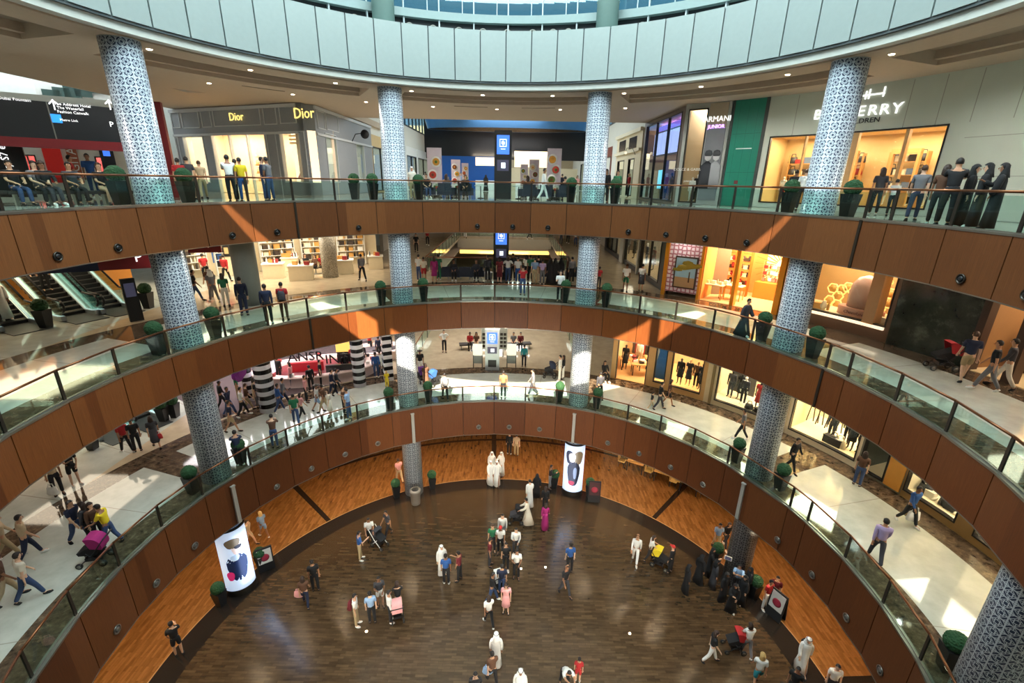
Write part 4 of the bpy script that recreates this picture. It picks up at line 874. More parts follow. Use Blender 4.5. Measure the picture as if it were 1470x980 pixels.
# red banner E 1 sign on middle gallery
x, y = bypx(275, 29); r = thing('hanging_sign', 'small dark red hanging sign left of the bright beauty hall', 'sign', (x, y, 14.4), .3); b = MB(); b.box(-.75, .75, -.08, .08, 0, .75); ob('panel', b, mat('sign red', (120, 24, 30), .5), r); text('E 1', None, 0, 0, .5, WHITE, r, loc=(0, -.1, .4), rz=0); b = MB(); b.cyl((0, 0, .75), (0, 0, 1.25), .03); ob('hanger', b, STEEL, r)
# black leaning banner far left
x, y = bypx(12, 26); r = thing('banner', 'black upright advertising banner with white lettering at the far left edge', 'banner', (x, y, Z), .6); b = MB(); b.box(-.65, .65, -.06, .06, .1, 2.6); ob('panel', b, BLACK, r); o = text('Galaxy S7 edge', None, 0, 0, .3, LITW, r, loc=(.12, -.08, 1.4), rz=0); o.rotation_euler = (pi / 2, -pi / 2, 0)
# red and white electronics shops in the west hall
f = Flat(bypx(-15, 37), bypx(192, 36)); r = thing('electronics_shop', 'white and red electronics shop in the bright hall at the far left', 'shop', f.pt(4, 0, Z))
facade(f, r, 0, f.L, Z, 22.0, [rpx(f, 32, 222, 56, 262) + (1, 1), rpx(f, 140, 225, 168, 262) + (1, 1)], WHITE); room(f, r, .2, f.L - .2, Z, 20.5, 2.4, mat('red shop interior', (150, 50, 50), .6), 700, NEU)
bars(f, r, 'red_panel', [rpx(f, 66, 205, 92, 262), rpx(f, 116, 186, 150, 196)], mat('lit red panel', (190, 34, 30), .5, 0, .15), -.12, -.02); bars(f, r, 'banner_strip', [rpx(f, 97, 186, 112, 262)], mat('orange banner', (176, 96, 70), .5), -.12, -.02); bars(f, r, 'poster', [rpx(f, 145, 210, 165, 245)], mat('dark poster', (50, 54, 66), .5), -.12, -.02); bars(f, r, 'poster_picture', [rpx(f, 148, 214, 158, 224)], mat('lit blue screen', (52, 98, 200), .5, 0, 1.6), -.14, -.12)
o = wtext('#GO5 DIGITAL WORLD', f, *f.px(105, 225), .55, WHITE, r, v=-.14, name='sign_lettering'); o.rotation_euler = (pi / 2, -pi / 2, f.rz(0))
b = MB(); px0 = f.px(84, 185)
for k in range(14):
    a = radians(180 * k / 13 - 90); a2 = radians(180 * (k + 1) / 13 - 90)
    if k < 13: b.tube([f.pt(px0[0] + 1.6 * sin(a), -.3 - 1.2 * cos(a), px0[1]), f.pt(px0[0] + 1.6 * sin(a2), -.3 - 1.2 * cos(a2), px0[1])], .09, 6)
wob('canopy_ring', b, mat('pink red ring', (206, 120, 130), .4), r)
# roof lights seen through the west opening
r = thing('roof_light', 'row of dark square roof lights in the white ceiling of the far left hall', 'roof light', (-28, 26, 27))
f = Flat(bypx(40, 44), bypx(150, 44))
for k in range(6): u0, z0 = f.px(62 + k * 15, 140 - k * 3.2); b = MB(); f.box(b, u0, u0 + .85, 0, .1, z0 - .6 + .1 * k, z0 + .5); wob('pane', b, mat('dark skylight pane', (70, 92, 88), .3), r)
b = MB(); f.box(b, f.px(60, 140)[0] - .2, f.px(150, 120)[0] + .3, .1, .2, f.px(60, 145)[1] - .5, f.px(150, 120)[1] + .4); wob('surround', b, WHITE, r)
# ---------------- middle gallery, right
Z = 12.; ZT = 15.62
f = Flat((9.5, 34), (9.6, 14.7)); r = thing('fashion_shop', 'dark framed fashion shop on the right side of the middle corridor', 'shop', f.pt(16, 0, Z))
facade(f, r, 0, f.L, Z, ZT, [(1, 7, 12.3, 15.4, 2, 1), (8.5, 12.5, 12.3, 15.4, 0, 1), (13.2, 17.6, 12.3, 15.4, 1, 1)], mat('black shop front', (36, 34, 36), .35)); room(f, r, .2, f.L - .1, Z, 15.5, 3.5, mat('dim room', (120, 104, 86), .6), 600, WARM)
bars(f, r, 'pale_pier', [(7.2, 8.3, Z, 15.5), (12.7, 13.0, Z, 15.5)], mat('pale pier', (200, 200, 190), .4), -.15, -.01)
for i in range(9): mannequin('%s mannequin %s in the dark framed middle shop' % (('red-dressed', 'white-suited', 'grey-coated', 'black-dressed', 'beige-suited', 'navy-suited', 'maroon-dressed', 'cream-coated', 'red-coated')[i], ('at the far end', 'second from the far end', 'in the far window', 'beside the pale pier', 'in the middle window', 'in the centre', 'near the middle', 'near the corner', 'at the near corner')[i]), f, 2 + i * 1.85, 1.0, 12.32, ('rdD', 'whL', 'gyL', 'bkD', 'bgL', 'nvL', 'mrD', 'crL', 'rdL')[i], ('', 'whP', 'dgP', '', 'bgP', 'nvP', '', 'bgP', 'bkP')[i], MWH if i % 3 else MBK)
f = A3
g = NB('pink white hexagons'); x, y, z, rr, a = g.polar(); vv = g.n('ShaderNodeTexVoronoi', feature='DISTANCE_TO_EDGE', voronoi_dimensions='2D'); g.put(vv.inputs['Vector'], g.comb(g.ma('MULTIPLY', a, .3037), z, 0.)); vv.inputs['Scale'].default_value = 4.2; vv.inputs['Randomness'].default_value = .25
g.put(g.b.inputs['Base Color'], g.ramp(vv.outputs['Distance'], [(.02, rgb((120, 70, 70))), (.1, rgb((222, 150, 170))), (.28, rgb((240, 232, 238)))])); HEX = g.m
r = thing('perfume_shop', 'orange-lit shop with pink hexagon wall and framed tree picture', 'shop', f.pt(47, 0, Z))
b = MB(); f.box(b, 56.9, 50.9, 0, .2, Z + .25, ZT); wob('hexagon_wall', b, HEX, r); bars(f, r, 'orange_frame', [(57.6, 56.9, Z, ZT), (50.9, 50.4, Z, ZT), (44.8, 44.2, Z, ZT), (37.6, 36.7, Z, ZT)], mat('gold orange frame', (224, 150, 40), .35, .3), -.1, .3)
q = rpx(f, 968, 368, 1001, 414); bars(f, r, 'picture_frame', [q], mat('dark frame', (70, 44, 34), .5), -.1, -.01)
u0, u1, z0, z1 = q; u0 -= .25; u1 += .25; z0 += .08; z1 -= .08
bars(f, r, 'picture_sky', [(u0, u1, z0 + .55, z1)], mat('pale blue sky picture', (150, 186, 206), .6), -.12, -.1); bars(f, r, 'picture_ground', [(u0, u1, z0, z0 + .56)], mat('sand picture', (176, 140, 100), .6), -.121, -.1)
um = (u0 + u1) / 2; c = f.pt(um, -.12, 0); M = Matrix.Translation((c.x, c.y, 0)) @ rotm(f.rz(um)); b = MB(); b.lathe([(.05, z0 + .3), (.04, z0 + .9)], 8, mi=1, sy=.2, M=M @ Matrix.Translation((.25, 0, 0)))
for dx, dz, s_ in ((-.45, .95, .3), (-.1, 1.1, .42), (.3, 1.2, .45), (.6, 1.25, .3), (.1, 1.35, .35)): b.lathe([(.01, -.32 * s_), (s_, -.1 * s_), (s_ * .8, .3 * s_), (.01, .5 * s_)], 14, (dx, 0, z0 + dz), sy=.06, M=M)
wob('picture_tree', b, [mat('tree olive gold', (150, 130, 40), .7), mat('tree trunk', (80, 54, 34), .7)], r)
room(f, r, 50.4, 36.9, Z, 15.5, 4.2, mat('amber room', (214, 150, 82), .6), 1300, (1, .74, .42), 0.02); bars(f, r, 'header', [(50.4, 36.8, 15.35, ZT)], mat('gold orange frame', (224, 150, 40), .35, .3), -.1, .3)
for a, b_ in ((49.9, 47.6), (47.3, 45.2), (38.9, 37.3)):
    shelves(f, r, a, b_, Z, (12.7, 13.15, 13.6, 14.05, 14.5), 2.6, mat('amber shelf', (180, 100, 30), .5))
    for z in (12.7, 13.15, 13.6, 14.05): goods(f, a, b_, z, 2.76, 7, ('bottle', 'box', 'vase'), (6, 0, 2, 1, 6), 'small product on the amber shelves of the orange-lit shop', 'products on the amber shelves', 1.1)
    for k in range(2): p = f.pt((a + b_) / 2 + (k - .5), 2.75, 14.72); b = MB(); [b.ball((random.uniform(-.35, .35), random.uniform(-.1, .1), random.uniform(0, .18)), .1, n=7) for _ in range(12)]; o = ob('foliage_garland', b, mat('dark foliage', (44, 58, 30), .8), None, p, f.rz(a)); tag(o, 'dark green garland on top of the amber shelves', 'garland', 'garlands on the amber shelves')
q = (44.0, 39.2); b = MB(); f.box(b, q[0], q[1], 3.9, 4.0, 12.9, 15.3); wob('sunburst_panel', b, mat('lit cream glow', (255, 220, 160), .5, 0, 1.1), r)
b = MB(); um = 41.6; c = f.pt(um, 3.84, 13.9); M = Matrix.Translation(c) @ rotm(f.rz(um))
for k in range(26): t = 2 * pi * k / 26; b.box(.35, 1.5, -.02, .02, -.022, .022, 0, M @ Matrix.Rotation(-t, 4, 'Y'))
wob('sunburst_rays', b, mat('ray brown', (190, 120, 50), .6), r)
b = MB(); f.box(b, 44.4, 38.6, 2.9, 3.6, Z, 12.95); wob('counter', b, ORW, r)
for z, n_ in ((12.97, 9), (13.35, 8), (13.7, 7)): goods(f, 44, 39.2, z, 3.5, n_, ('box', 'bottle', 'handbag'), (0, 7, 5, 3), 'red and white gift box on the counter below the sunburst', 'gift boxes below the sunburst', 1.)
shelves(f, r, 44, 39, Z + 1, (13.34, 13.69), 3.4, TANF, .25)
for k, (u, v) in enumerate(((49, .9), (46.3, 1.4))):
    rr_ = thing('display_table', ('gold display table with perfume boxes near the picture', 'gold-legged display stand inside the orange-lit shop')[k], 'table', f.pt(u, v, Z), f.rz(u)); b = MB(); b.box(-.6, .6, -.35, .35, .8, .86); ob('tabletop', b, CREAMW, rr_)
    for sx in (-.55, .55):
        for sy in (-.3, .3): b = MB(); b.cyl((sx, sy, 0), (sx, sy, .8), .025); ob('leg', b, mat('gold leg', (200, 150, 60), .3, .8), rr_)
    goods(f, u + 1.4, u - 1.4, Z + .87, v, 5, ('box', 'bottle'), (5, 1, 7), 'perfume box on the gold display tables', 'perfume boxes on the gold tables', .9)
# gold hexagon window shop
r = thing('jewellery_shop', 'gold-walled shop window with glowing hexagons and a pink dome', 'shop', f.pt(28, 0, Z))
facade(f, r, 36.2, 20.9, Z, ZT, [(34.2, 21.4, 12.62, ZT - .05, 0, 1)], mat('marble brown front', (112, 84, 64), .3)); room(f, r, 36, 21, 12.6, 15.55, 2.6, mat('gold tan wall', (176, 140, 92), .6), 420, GOLD, .17, CREAMW)
bars(f, r, 'pillar', [(24.5, 23.0, 12.62, 15.5)], mat('tan pillar', (184, 142, 98), .5), -.06, .5); bars(f, r, 'lit_ledge', [(34.0, 21.5, 12.5, 12.62)], LITB, -.1, 0)
HB = MB()
for k in range(6): a, a2 = radians(60 * k), radians(60 * k + 60); HB.cyl((.24 * cos(a), 0, .24 * sin(a)), (.24 * cos(a2), 0, .24 * sin(a2)), .035, 6)
for k in range(6): HB.cyl((0, 0, 0), (.24 * cos(radians(60 * k)), 0, .24 * sin(radians(60 * k))), .01, 4)
HB.lathe([(.2, 0), (.2, .02)], 6, mi=1, M=Matrix.Rotation(pi / 2, 4, 'X')); hm = mesh_of(HB, 'hexagon_light'); hm.materials.append(mat('lit amber tube', (250, 204, 120), .5, 0, .8)); hm.materials.append(mat('amber glass', (206, 160, 84), .4))
for px_, py_ in ((1199, 413), (1206, 424), (1194, 430), (1204, 436), (1191, 442), (1212, 415), (1221, 412), (1229, 418), (1238, 411), (1273, 414), (1283, 421), (1270, 428), (1281, 435), (1266, 442), (1277, 404)):
    u, z = Arc(17.4 + 2.0).px(px_, py_); o = ob('hexagon_light', hm, GOLDW, None, f.pt(u, 1.8, z), f.rz(u)); tag(o, 'glowing amber hexagon light on the gold window wall', 'light', 'hexagon lights in the gold window')
u, z = f.px(1221, 440); rr_ = thing('dome_display', 'pink glass dome on a curved pink stand in the gold window', 'display', f.pt(u, .9, 12.62), f.rz(u)); b = MB(); b.lathe([(.95, 0), (.95, .38), (.9, .4)], 32, sy=.55); ob('stand', b, mat('rose stand', (196, 142, 126), .5), rr_)
b = MB(); b.lathe([(.62, .42), (.64, .9), (.58, 1.4), (.38, 1.75), (.05, 1.88)], 28, sy=.75); ob('dome', b, mat('rose dome', (186, 150, 140), .25), rr_); text('Chocolate', None, 0, 0, .2, mat('rose lettering', (120, 70, 60), .5), rr_, loc=(0, -.56, .2), rz=0)
goods(f, 33.6, 30.0, 12.64, .6, 5, ('vase', 'bottle', 'box'), (1, 3, 5), 'glass ornament on the lit ledge left of the pink dome', 'ornaments left of the pink dome', 1.5); goods(f, 27.6, 22.0, 12.64, .6, 8, ('box', 'vase', 'framed_card'), (3, 9, 1, 8), 'gold box on the lit ledge right of the pink dome', 'gold boxes right of the pink dome', 1.4)
goods(f, 24, 22, 13.2, 1.6, 3, ('framed_card',), (3, 9), 'gold frame on an easel in the narrow right part of the window', 'gold frames in the window', 1.8)
b = MB(); f.box(b, 20.85, 11.6, 0, .3, Z, ZT); o = tag(ob('marble_wall', b, marble_dark('green black marble', (26, 30, 26), (50, 56, 48), (104, 112, 98), 1.0)), 'dark green veined marble wall between the gold window and the cafe', 'wall panel'); 
r = thing('cafe', 'amber-lit cafe with round wall lamps at the right edge of the middle gallery', 'cafe', f.pt(4, 0, Z)); room(f, r, 11.4, -14, Z, 15.55, 4, mat('dark amber', (140, 100, 60), .6), 600, WARM, 0.02); bars(f, r, 'pier', [(11.6, 10.8, Z, ZT), (7.6, 6.6, Z, ZT), (2.4, 1.4, Z, ZT)], mat('dark wood pier', (62, 42, 30), .5), -.05, .3); bars(f, r, 'header', [(11.4, -14, 15.2, ZT)], mat('dark wood pier', (62, 42, 30), .5), 0, .3)
b = MB(); f.box(b, 9.8, 5.5, 1.6, 2.2, Z, 13.1); wob('counter', b, mat('dark wood pier', (62, 42, 30), .5), r); goods(f, 9.8, 5.5, 13.12, 1.9, 7, ('vase', 'bottle'), (5, 3, 9), 'dish on the dark cafe counter', 'dishes on the cafe counter', 1.2)
for i, (u, z) in enumerate(((10.3, 15.0), (9.9, 14.5), (9, 14.9), (8.4, 14.4), (6, 14.9), (5.2, 14.3), (10, 13.9), (4.2, 14.8))):
    b = MB(); b.ball((0, 0, 0), .2, n=12); tag(ob('globe_lamp', b, mat('lit amber globe', (255, 200, 110), .5, 0, 1.8), None, f.pt(u, 3.4, z)), 'glowing amber globe lamp in the cafe at the right edge', 'lamp', 'globe lamps in the cafe')
# ---------------- middle gallery, left: beauty hall
f = Arc(26.); r = thing('beauty_hall', 'bright cream beauty hall behind the middle gallery, left of centre', 'shop', f.pt(126, 0, Z))
b = MB(); f.box(b, 144, 113, 0, .2, Z, ZT); wob('back_wall', b, CREAMW, r); bars(f, r, 'header', [(144, 113, 14.6, ZT)], LITB, -.3, -.1)
for i, (a, b_) in enumerate(((143, 138), (137, 132), (131, 126), (125, 120), (119.5, 115))):
    shelves(f, r, a, b_, Z, (12.6, 13.05, 13.5, 13.95), -.5, WHITE)
    for z in (12.6, 13.05, 13.5, 13.95): goods(f, a, b_, z, -.35, 9, ('bottle', 'box', 'bottle'), (6, 5, 3, 2, 1), 'cosmetics bottle or box on the long lit shelves of the beauty hall', 'cosmetics on the beauty hall shelves', 1.5)
for a in (140, 131, 122): lamp('AREA', 'hall lamp', (*P2(22.5, a), 15.4), 300, (1, .87, .66), 4, size_y=4)
def block(name, lb, px, py, z, sx, sy, h, m_, ang=0., cat='display table', topm=None):
    p = at(px, py, z); r_ = thing(name, lb, cat, p, ang); b = MB(); b.box(-sx / 2, sx / 2, -sy / 2, sy / 2, 0, h - .06); ob('plinth', b, m_, r_); b = MB(); b.box(-sx / 2 - .05, sx / 2 + .05, -sy / 2 - .05, sy / 2 + .05, h - .06, h); ob('top', b, topm or WHITE, r_); return p
def onblock(p, z, n, lb, grp, kinds=('bottle', 'box'), pal=(5, 3, 6, 0), w_=.9, sc=1.3):
    for i in range(n):
        k = kinds[i % len(kinds)]; o = lob(k, GOODS[k], GCOL[pal[i % len(pal)]], None); o.location = (p.x + random.uniform(-w_, w_) * .5, p.y + random.uniform(-.25, .25), z); o.scale = (sc,) * 3; tag(o, lb, k, grp)
for i, (px, py, sx, lb) in enumerate(((395, 398, 1.2, 'white display table, left of two at the front of the beauty hall'), (434, 401, 1.4, 'white display table, right of two at the front of the beauty hall'), (418, 388, 1.0, 'white display table behind the front pair in the beauty hall'), (389, 377, 1.2, 'white display table far back on the left of the beauty hall'), (495, 392, 1.2, 'white display table by the mosaic column'), (540, 385, 1.0, 'cream counter at the right end of the beauty hall'))):
    p = block('display_table', lb, px, py, Z, sx, .8, .95, CREAMW, .3); onblock(p, Z + .96, 6, 'cosmetics standing on the ' + ' '.join(lb.replace(' in the beauty hall', '').split()[:11]), 'cosmetics on table %d of the hall' % i)
b = MB(); p = at(475, 397, Z); b.lathe([(.5, 0), (.5, 3.6)], 28); vm = marble_dark('mosaic silver', (110, 104, 96), (170, 164, 150), (220, 216, 204), 14); tag(ob('mosaic_column', b, vm, None, (p.x, p.y, Z)), 'silver mosaic column in the beauty hall', 'column')
b = MB(); p = at(361, 436, Z); b.lathe([(.56, 0), (.56, 3.62)], 32); tag(ob('grey_column', b, mat('plain grey column', (122, 130, 128), .45), None, (p.x, p.y, Z)), 'plain grey round column at the front left of the beauty hall', 'column')
b = MB(); p = at(519, 371, Z); b.lathe([(.4, 0), (.4, 3.6)], 24); tag(ob('mosaic_column', b, vm, None, (p.x, p.y, Z)), 'thin mosaic column right of the white table in the beauty hall', 'column')
# pictures and pale wall left of it
f = Flat(bypx(262, 36), bypx(345, 35)); r = thing('pale_shop', 'pale shop wall with a blue poster left of the grey column', 'shop', f.pt(2, 0, Z)); b = MB(); f.box(b, 0, f.L, 0, .2, Z, ZT); wob('wall_panel', b, CREAMW, r); bars(f, r, 'blue_poster', [rpx(f, 304, 352, 318, 377)], mat('blue poster', (70, 110, 176), .5), -.05, 0); bars(f, r, 'framed_picture', [rpx(f, 320, 352, 330, 368)], BLACK, -.05, 0); bars(f, r, 'picture', [rpx(f, 322, 355, 328, 364)], GOLDW, -.07, -.05)
lamp('AREA', 'hall lamp', (*bypx(300, 32), 15.4), 260, (1, .87, .66), 3)
# ---------------- escalators
def escalator(x, y, z, ang, lb, L=8.2, rise=4.6, dark=False):
    """rises along local +y from the landing at the origin"""
    r = thing('escalator', lb, 'escalator', (x, y, z), ang); s0 = .9; W = .62; sl = rise / (L - s0)
    b = MB(); n = 26
    for i in range(n): y0 = s0 + (L - s0) * i / n; b.box(-W + .08, W - .08, y0, y0 + (L - s0) / n, rise * i / n - .35, rise * (i + 1) / n)
    ob('steps', b, mat('step black', (34, 34, 38), .5), r); b = MB(); b.box(-W, W, -.9, s0, .004, .03); ob('landing_plate', b, mat('landing plate', (78, 84, 86), .4, .5), r)
    for sx in (-1, 1):
        x0, x1 = (sx * W - .02, sx * W + .02); b = MB(); pts = [(0, .15), (.35, .1), (s0, .1), (L, rise + .1)]
        def rib(o0, o1, xa, xb, mb):
            for (ya, za), (yb, zb_) in zip(pts, pts[1:]): mb.hexa([(xa, ya, za + o0), (xb, ya, za + o0), (xb, yb, zb_ + o0), (xa, yb, zb_ + o0), (xa, ya, za + o1), (xb, ya, za + o1), (xb, yb, zb_ + o1), (xa, yb, zb_ + o1)])
        rib(.12, .82, x0, x1, b); ob('glass_balustrade', b, RGLASS, r)
        b = MB(); rib(-.1, .1, sx * W - .09, sx * W + .09, b); ob('skirt', b, mat('escalator steel', (168, 180, 186), .28, .7), r)
        b = MB(); rib(.1, .125, sx * W - .05, sx * W + .05, b); ob('light_strip', b, mat('lit pale blue strip', (190, 220, 230), .5, 0, .3), r)
        b = MB(); hp = [Vector((sx * W, -.1, .45)), Vector((sx * W, -.28, .62)), Vector((sx * W, -.3, .78)), Vector((sx * W, -.12, .95)), Vector((sx * W, s0, .98)), Vector((sx * W, L, rise + .98))]; b.tube(hp, .045, 7); ob('handrail', b, BLACK, r)
    b = MB(); b.hexa([(-W, s0, -.0), (W, s0, -.0), (W, L, rise - .75), (-W, L, rise - .75), (-W, s0, .04), (W, s0, .04), (W, L, rise - .3), (-W, L, rise - .3)]); ob('truss', b, mat('truss cladding', (150, 146, 138), .5), r)
    return r
ea = atan2(.41, -.91) - pi / 2
ESC = [tuple(at(a_, b_, 12.).to_2d()) for a_, b_ in ((172, 447), (118, 457), (33, 472))]
for z, nm in ((12., 'middle gallery'), (6., 'lowest gallery')):
    for k, (bx, by) in enumerate(ESC[:2]):
        escalator(bx, by, z, ea, ('right-hand' if k == 0 else 'left-hand') + ' escalator rising from the far left of the ' + nm)
escalator(*ESC[2], 12., ea, 'escalator carrying two white-robed people at the left edge')
f = Arc(25.5); b = MB(); f.box(b, 176, 147, 0, .2, 12, 15.6); tag(ob('wood_wall', b, mat('amber wood wall', (204, 132, 52), .5)), 'amber wood wall behind the escalators', 'wall panel')
lamp('AREA', 'escalator lamp', (*P2(23.5, 160), 15.3), 260, AMB, 4); lamp('AREA', 'escalator lamp low', (*P2(22.5, 160), 9.8), 200, WARM, 4)
b = MB(); f.box(b, 176, 147, 0, .2, 6, 10.4); tag(ob('wood_wall', b, mat('amber wood wall', (204, 132, 52), .5)), 'amber wood wall behind the lowest escalators', 'wall panel')
x, y = at(197, 460, 12.).to_2d(); r = thing('directory', 'slim black upright directory beside the escalator', 'directory', (x, y, 12), .9); b = MB(); b.box(-.25, .25, -.08, .08, 0, 1.9); ob('slab', b, BLACK, r); b = MB(); b.box(-.18, .18, -.1, -.08, 1.1, 1.7); ob('screen', b, mat('lit dark screen', (60, 60, 80), .5, 0, .6), r)
# ---------------- middle gallery centre: void with rails, seats
def railrun(p, q, z, lb, m_=DSTEEL):
    r = thing('stair_rail', lb, 'railing', (p[0], p[1], z)); P, Q = Vector((0, 0, 0)), Vector((q[0] - p[0], q[1] - p[1], 0)); n = max(2, int(Q.length / 2))
    for i in range(n + 1): c = P.lerp(Q, i / n); b = MB(); b.cyl(c, c + Vector((0, 0, 1)), .03, 6); ob('post', b, m_, r)
    b = MB(); b.tube([P + Vector((0, 0, 1.03)), Q + Vector((0, 0, 1.03))], .035); ob('handrail', b, BRONZE, r)
    b = MB(); d = Q.normalized(); s_ = Vector((-d.y, d.x, 0)) * .01; b.hexa([P + s_ + Vector((0, 0, .08)), P - s_ + Vector((0, 0, .08)), Q - s_ + Vector((0, 0, .08)), Q + s_ + Vector((0, 0, .08)), P + s_ + Vector((0, 0, .92)), P - s_ + Vector((0, 0, .92)), Q - s_ + Vector((0, 0, .92)), Q + s_ + Vector((0, 0, .92))]); ob('glass_pane', b, RGLASS, r)
railrun((-5.75, 20.7), (-5.75, 43.4), 12, 'glass railing on the left side of the corridor opening'); railrun((4.55, 20.7), (4.55, 43.4), 12, 'glass railing on the right side of the corridor opening'); railrun((-5.6, 43.45), (4.4, 43.45), 12, 'glass railing across the far end of the corridor opening'); railrun((-5.6, 20.65), (4.4, 20.65), 12, 'glass railing across the near end of the corridor opening')
b = MB(); b.box(-6.2, 5, 43.55, 43.8, 10.4, 12); o = struct('wall_bridge_edge', b, mat('bridge beige', (186, 178, 158), .6)); b = MB(); b.box(-6, 4.8, 44, 44.2, 9.9, 10.38); tag(ob('cove_light', b, mat('lit yellow cove', (255, 206, 110), .5, 0, 1.6)), 'long glowing yellow cove under the corridor bridge', 'light')
def armchair(x, y, z, ang, lb, m_=None, grp=None):
    r = thing('armchair', lb, 'armchair', (x, y, z), ang, grp); m_ = m_ or mat('dark lounge cloth', (40, 46, 60), .8)
    b = MB(); b.box(-.34, .34, -.3, .3, .18, .42); ob('seat', b, m_, r); b = MB(); b.box(-.38, .38, .26, .38, .2, .85); ob('backrest', b, m_, r)
    for sx in (-1, 1): b = MB(); b.box(sx * .4 - .07, sx * .4 + .07, -.3, .36, .18, .6); ob('armrest', b, m_, r)
    for sx in (-.3, .3):
        for sy in (-.25, .3): b = MB(); b.cyl((sx, sy, 0), (sx, sy, .2), .025, 6); ob('leg', b, STEEL, r)
    return r
for i, (px, ang) in enumerate(((637, .3), (652, -.2), (668, 0), (684, .2), (789, -.3), (822, .1))): p = at(px, 400, 12.); armchair(p.x, p.y, 12, ang + pi, 'dark lounge armchair facing the opening, %s' % ('leftmost of the row', 'second from the left', 'beside the potted palm', 'nearest the totem', 'behind the black-cloaked women', 'rightmost near the column')[i])
p = at(701, 400, 12.); r = thing('potted_palm', 'leafy palm in a pale round pot left of the middle totem', 'potted plant', p); b = MB(); b.lathe([(.22, 0), (.3, .35), (.3, .45)], 16); ob('pot', b, WHITE, r); b = MB()
for k in range(22):
    a = k * 2.4; l = .8; q0 = Vector((0, 0, .45)); q1 = Vector((cos(a) * .35, sin(a) * .35, 1.1)); q2 = Vector((cos(a) * l, sin(a) * l, .95 + .3 * sin(k))); s_ = Vector((-sin(a), cos(a), 0)) * .06
    b.add([q0, q1 - s_, q1 + s_, q2], [(0, 1, 2), (1, 3, 2)])
ob('fronds', b, mat('palm green', (52, 92, 44), .6), r)
# ---------------- lowest gallery right: window displays
Z = 6.; ZT = 10.47; f = A3
r = thing('clothing_shop', 'amber-lit open clothing shop right of the lowest corridor', 'shop', f.pt(55, 0, Z)); facade(f, r, 66, 46.6, Z, ZT, [(65, 58.5, 6.05, 9.9, 0, 0), (57, 54.6, 6.35, 9.9, 0, 1), (53.6, 47.4, 6.35, 10.1, 0, 1)], mat('honey stone', (196, 154, 96), .45)); room(f, r, 66, 46.8, Z, 10.2, 5, mat('honey room', (212, 180, 130), .6), 1100, (1, .8, .55), floorm=mat('honey floor', (204, 164, 108), .3))
u0, u1 = f.px(948, 500)[0], f.px(968, 500)[0]; b = MB(); f.box(b, 57.2, 54.2, .3, .36, 6.5, 9.9); wob('photo_panel', b, mat('pale blue photo', (190, 206, 214), .5), r)
c = f.pt(55.7, .26, 0); M = Matrix.Translation((c.x, c.y, 0)) @ rotm(f.rz(55.7)); b = MB(); b.lathe([(.5, 6.6), (.4, 7.6), (.26, 8.3), (.34, 8.8), (.08, 9.0)], 16, sy=.1, M=M); b.lathe([(.01, 9.0), (.13, 9.12), (.14, 9.3), (.01, 9.42)], 12, mi=1, sy=.2, M=M); b.lathe([(.14, 9.26), (.15, 9.36), (.01, 9.46)], 12, mi=2, sy=.25, M=M); wob('blue_dress_photo', b, [mat('photo blue', (70, 130, 200), .6), SKINS[0], BLACK], r)
mq = ((64, 1.2, 'bkD', '', 'black dress at the left end of the amber shop'), (62, 2.4, 'crL', 'bgP', 'cream outfit deep in the amber shop'), (60, 2.6, 'bkL', 'bkP', 'black suit deep in the amber shop'), (52.4, .7, 'bkL', 'bkK', 'black skirt suit beside the blue photo'), (50.9, .9, 'dgD', '', 'dark dress in the middle of the amber window'), (49.3, .8, 'brL', 'bkP', 'brown jacket in the amber window'), (48.2, .7, 'bkD', '', 'black dress at the right end of the amber window'))
for u, v, t, bt, lb in mq: mannequin('mannequin in ' + lb, f, u, v, 6.36, t, bt, MBK if 'black' in lb else MGD)
for k, (u, v) in enumerate(((63.5, 2.2), (60.8, 1.6), (59.4, 3.2))):
    p = f.pt(u, v, Z); rr_ = thing('display_table', 'dark wooden display table %s the amber clothing shop' % ('at the left of', 'in the middle of', 'at the back of')[k], 'table', p, f.rz(u) + .4); b = MB(); b.box(-.7, .7, -.4, .4, .75, .82); ob('tabletop', b, TANF, rr_)
    for sx in (-.6, .6):
        for sy in (-.33, .33): b = MB(); b.box(sx - .03, sx + .03, sy - .03, sy + .03, 0, .75); ob('leg', b, BLACK, rr_)
    onblock(p, Z + .83, 5, 'folded clothes or bag on the dark tables of the amber shop', 'goods on the amber shop tables', ('folded_clothes', 'handbag'), (5, 1, 6, 0), 1., 1.1)
r_ = thing('clothes_rack', 'dark rail of hanging clothes at the back of the amber shop', 'clothes rack', f.pt(61, 4.2, Z)); b = MB(); [b.cyl(f.pt(64.5 - 7 * (k / 8), 4.2, 7.6), f.pt(64.5 - 7 * ((k + 1) / 8), 4.2, 7.6), .02, 6) for k in range(8)]; wob('rail', b, BLACK, r_)
goods(f, 64.3, 57.8, 6.4, 4.2, 14, ('hanging_garment',), (6, 2, 6, 0, 1), 'garment hanging on the rail at the back of the amber shop', 'garments on the amber shop rail', 1.)
r = thing('clothing_shop', 'cream-lit clothing shop window with dark gowns, lowest gallery right', 'shop', f.pt(38, 0, Z)); facade(f, r, 46.6, 31.4, Z, ZT, [(44.6, 32.6, 6.3, 10.3, 0, 1)], mat('cream stone front', (206, 190, 152), .45)); room(f, r, 45.5, 31.8, 6.3, 10.3, 3, CREAMW, 900, WARM, floorm=CREAMW)
bars(f, r, 'dark_photo', [(43.8, 39.6, 6.6, 10.1)], mat('dusky photo', (96, 90, 84), .5), 1.5, 1.6); bars(f, r, 'post', [(45.6, 45.1, Z, ZT)], mat('dull brass post', (150, 130, 90), .4, .4), -.08, .2)
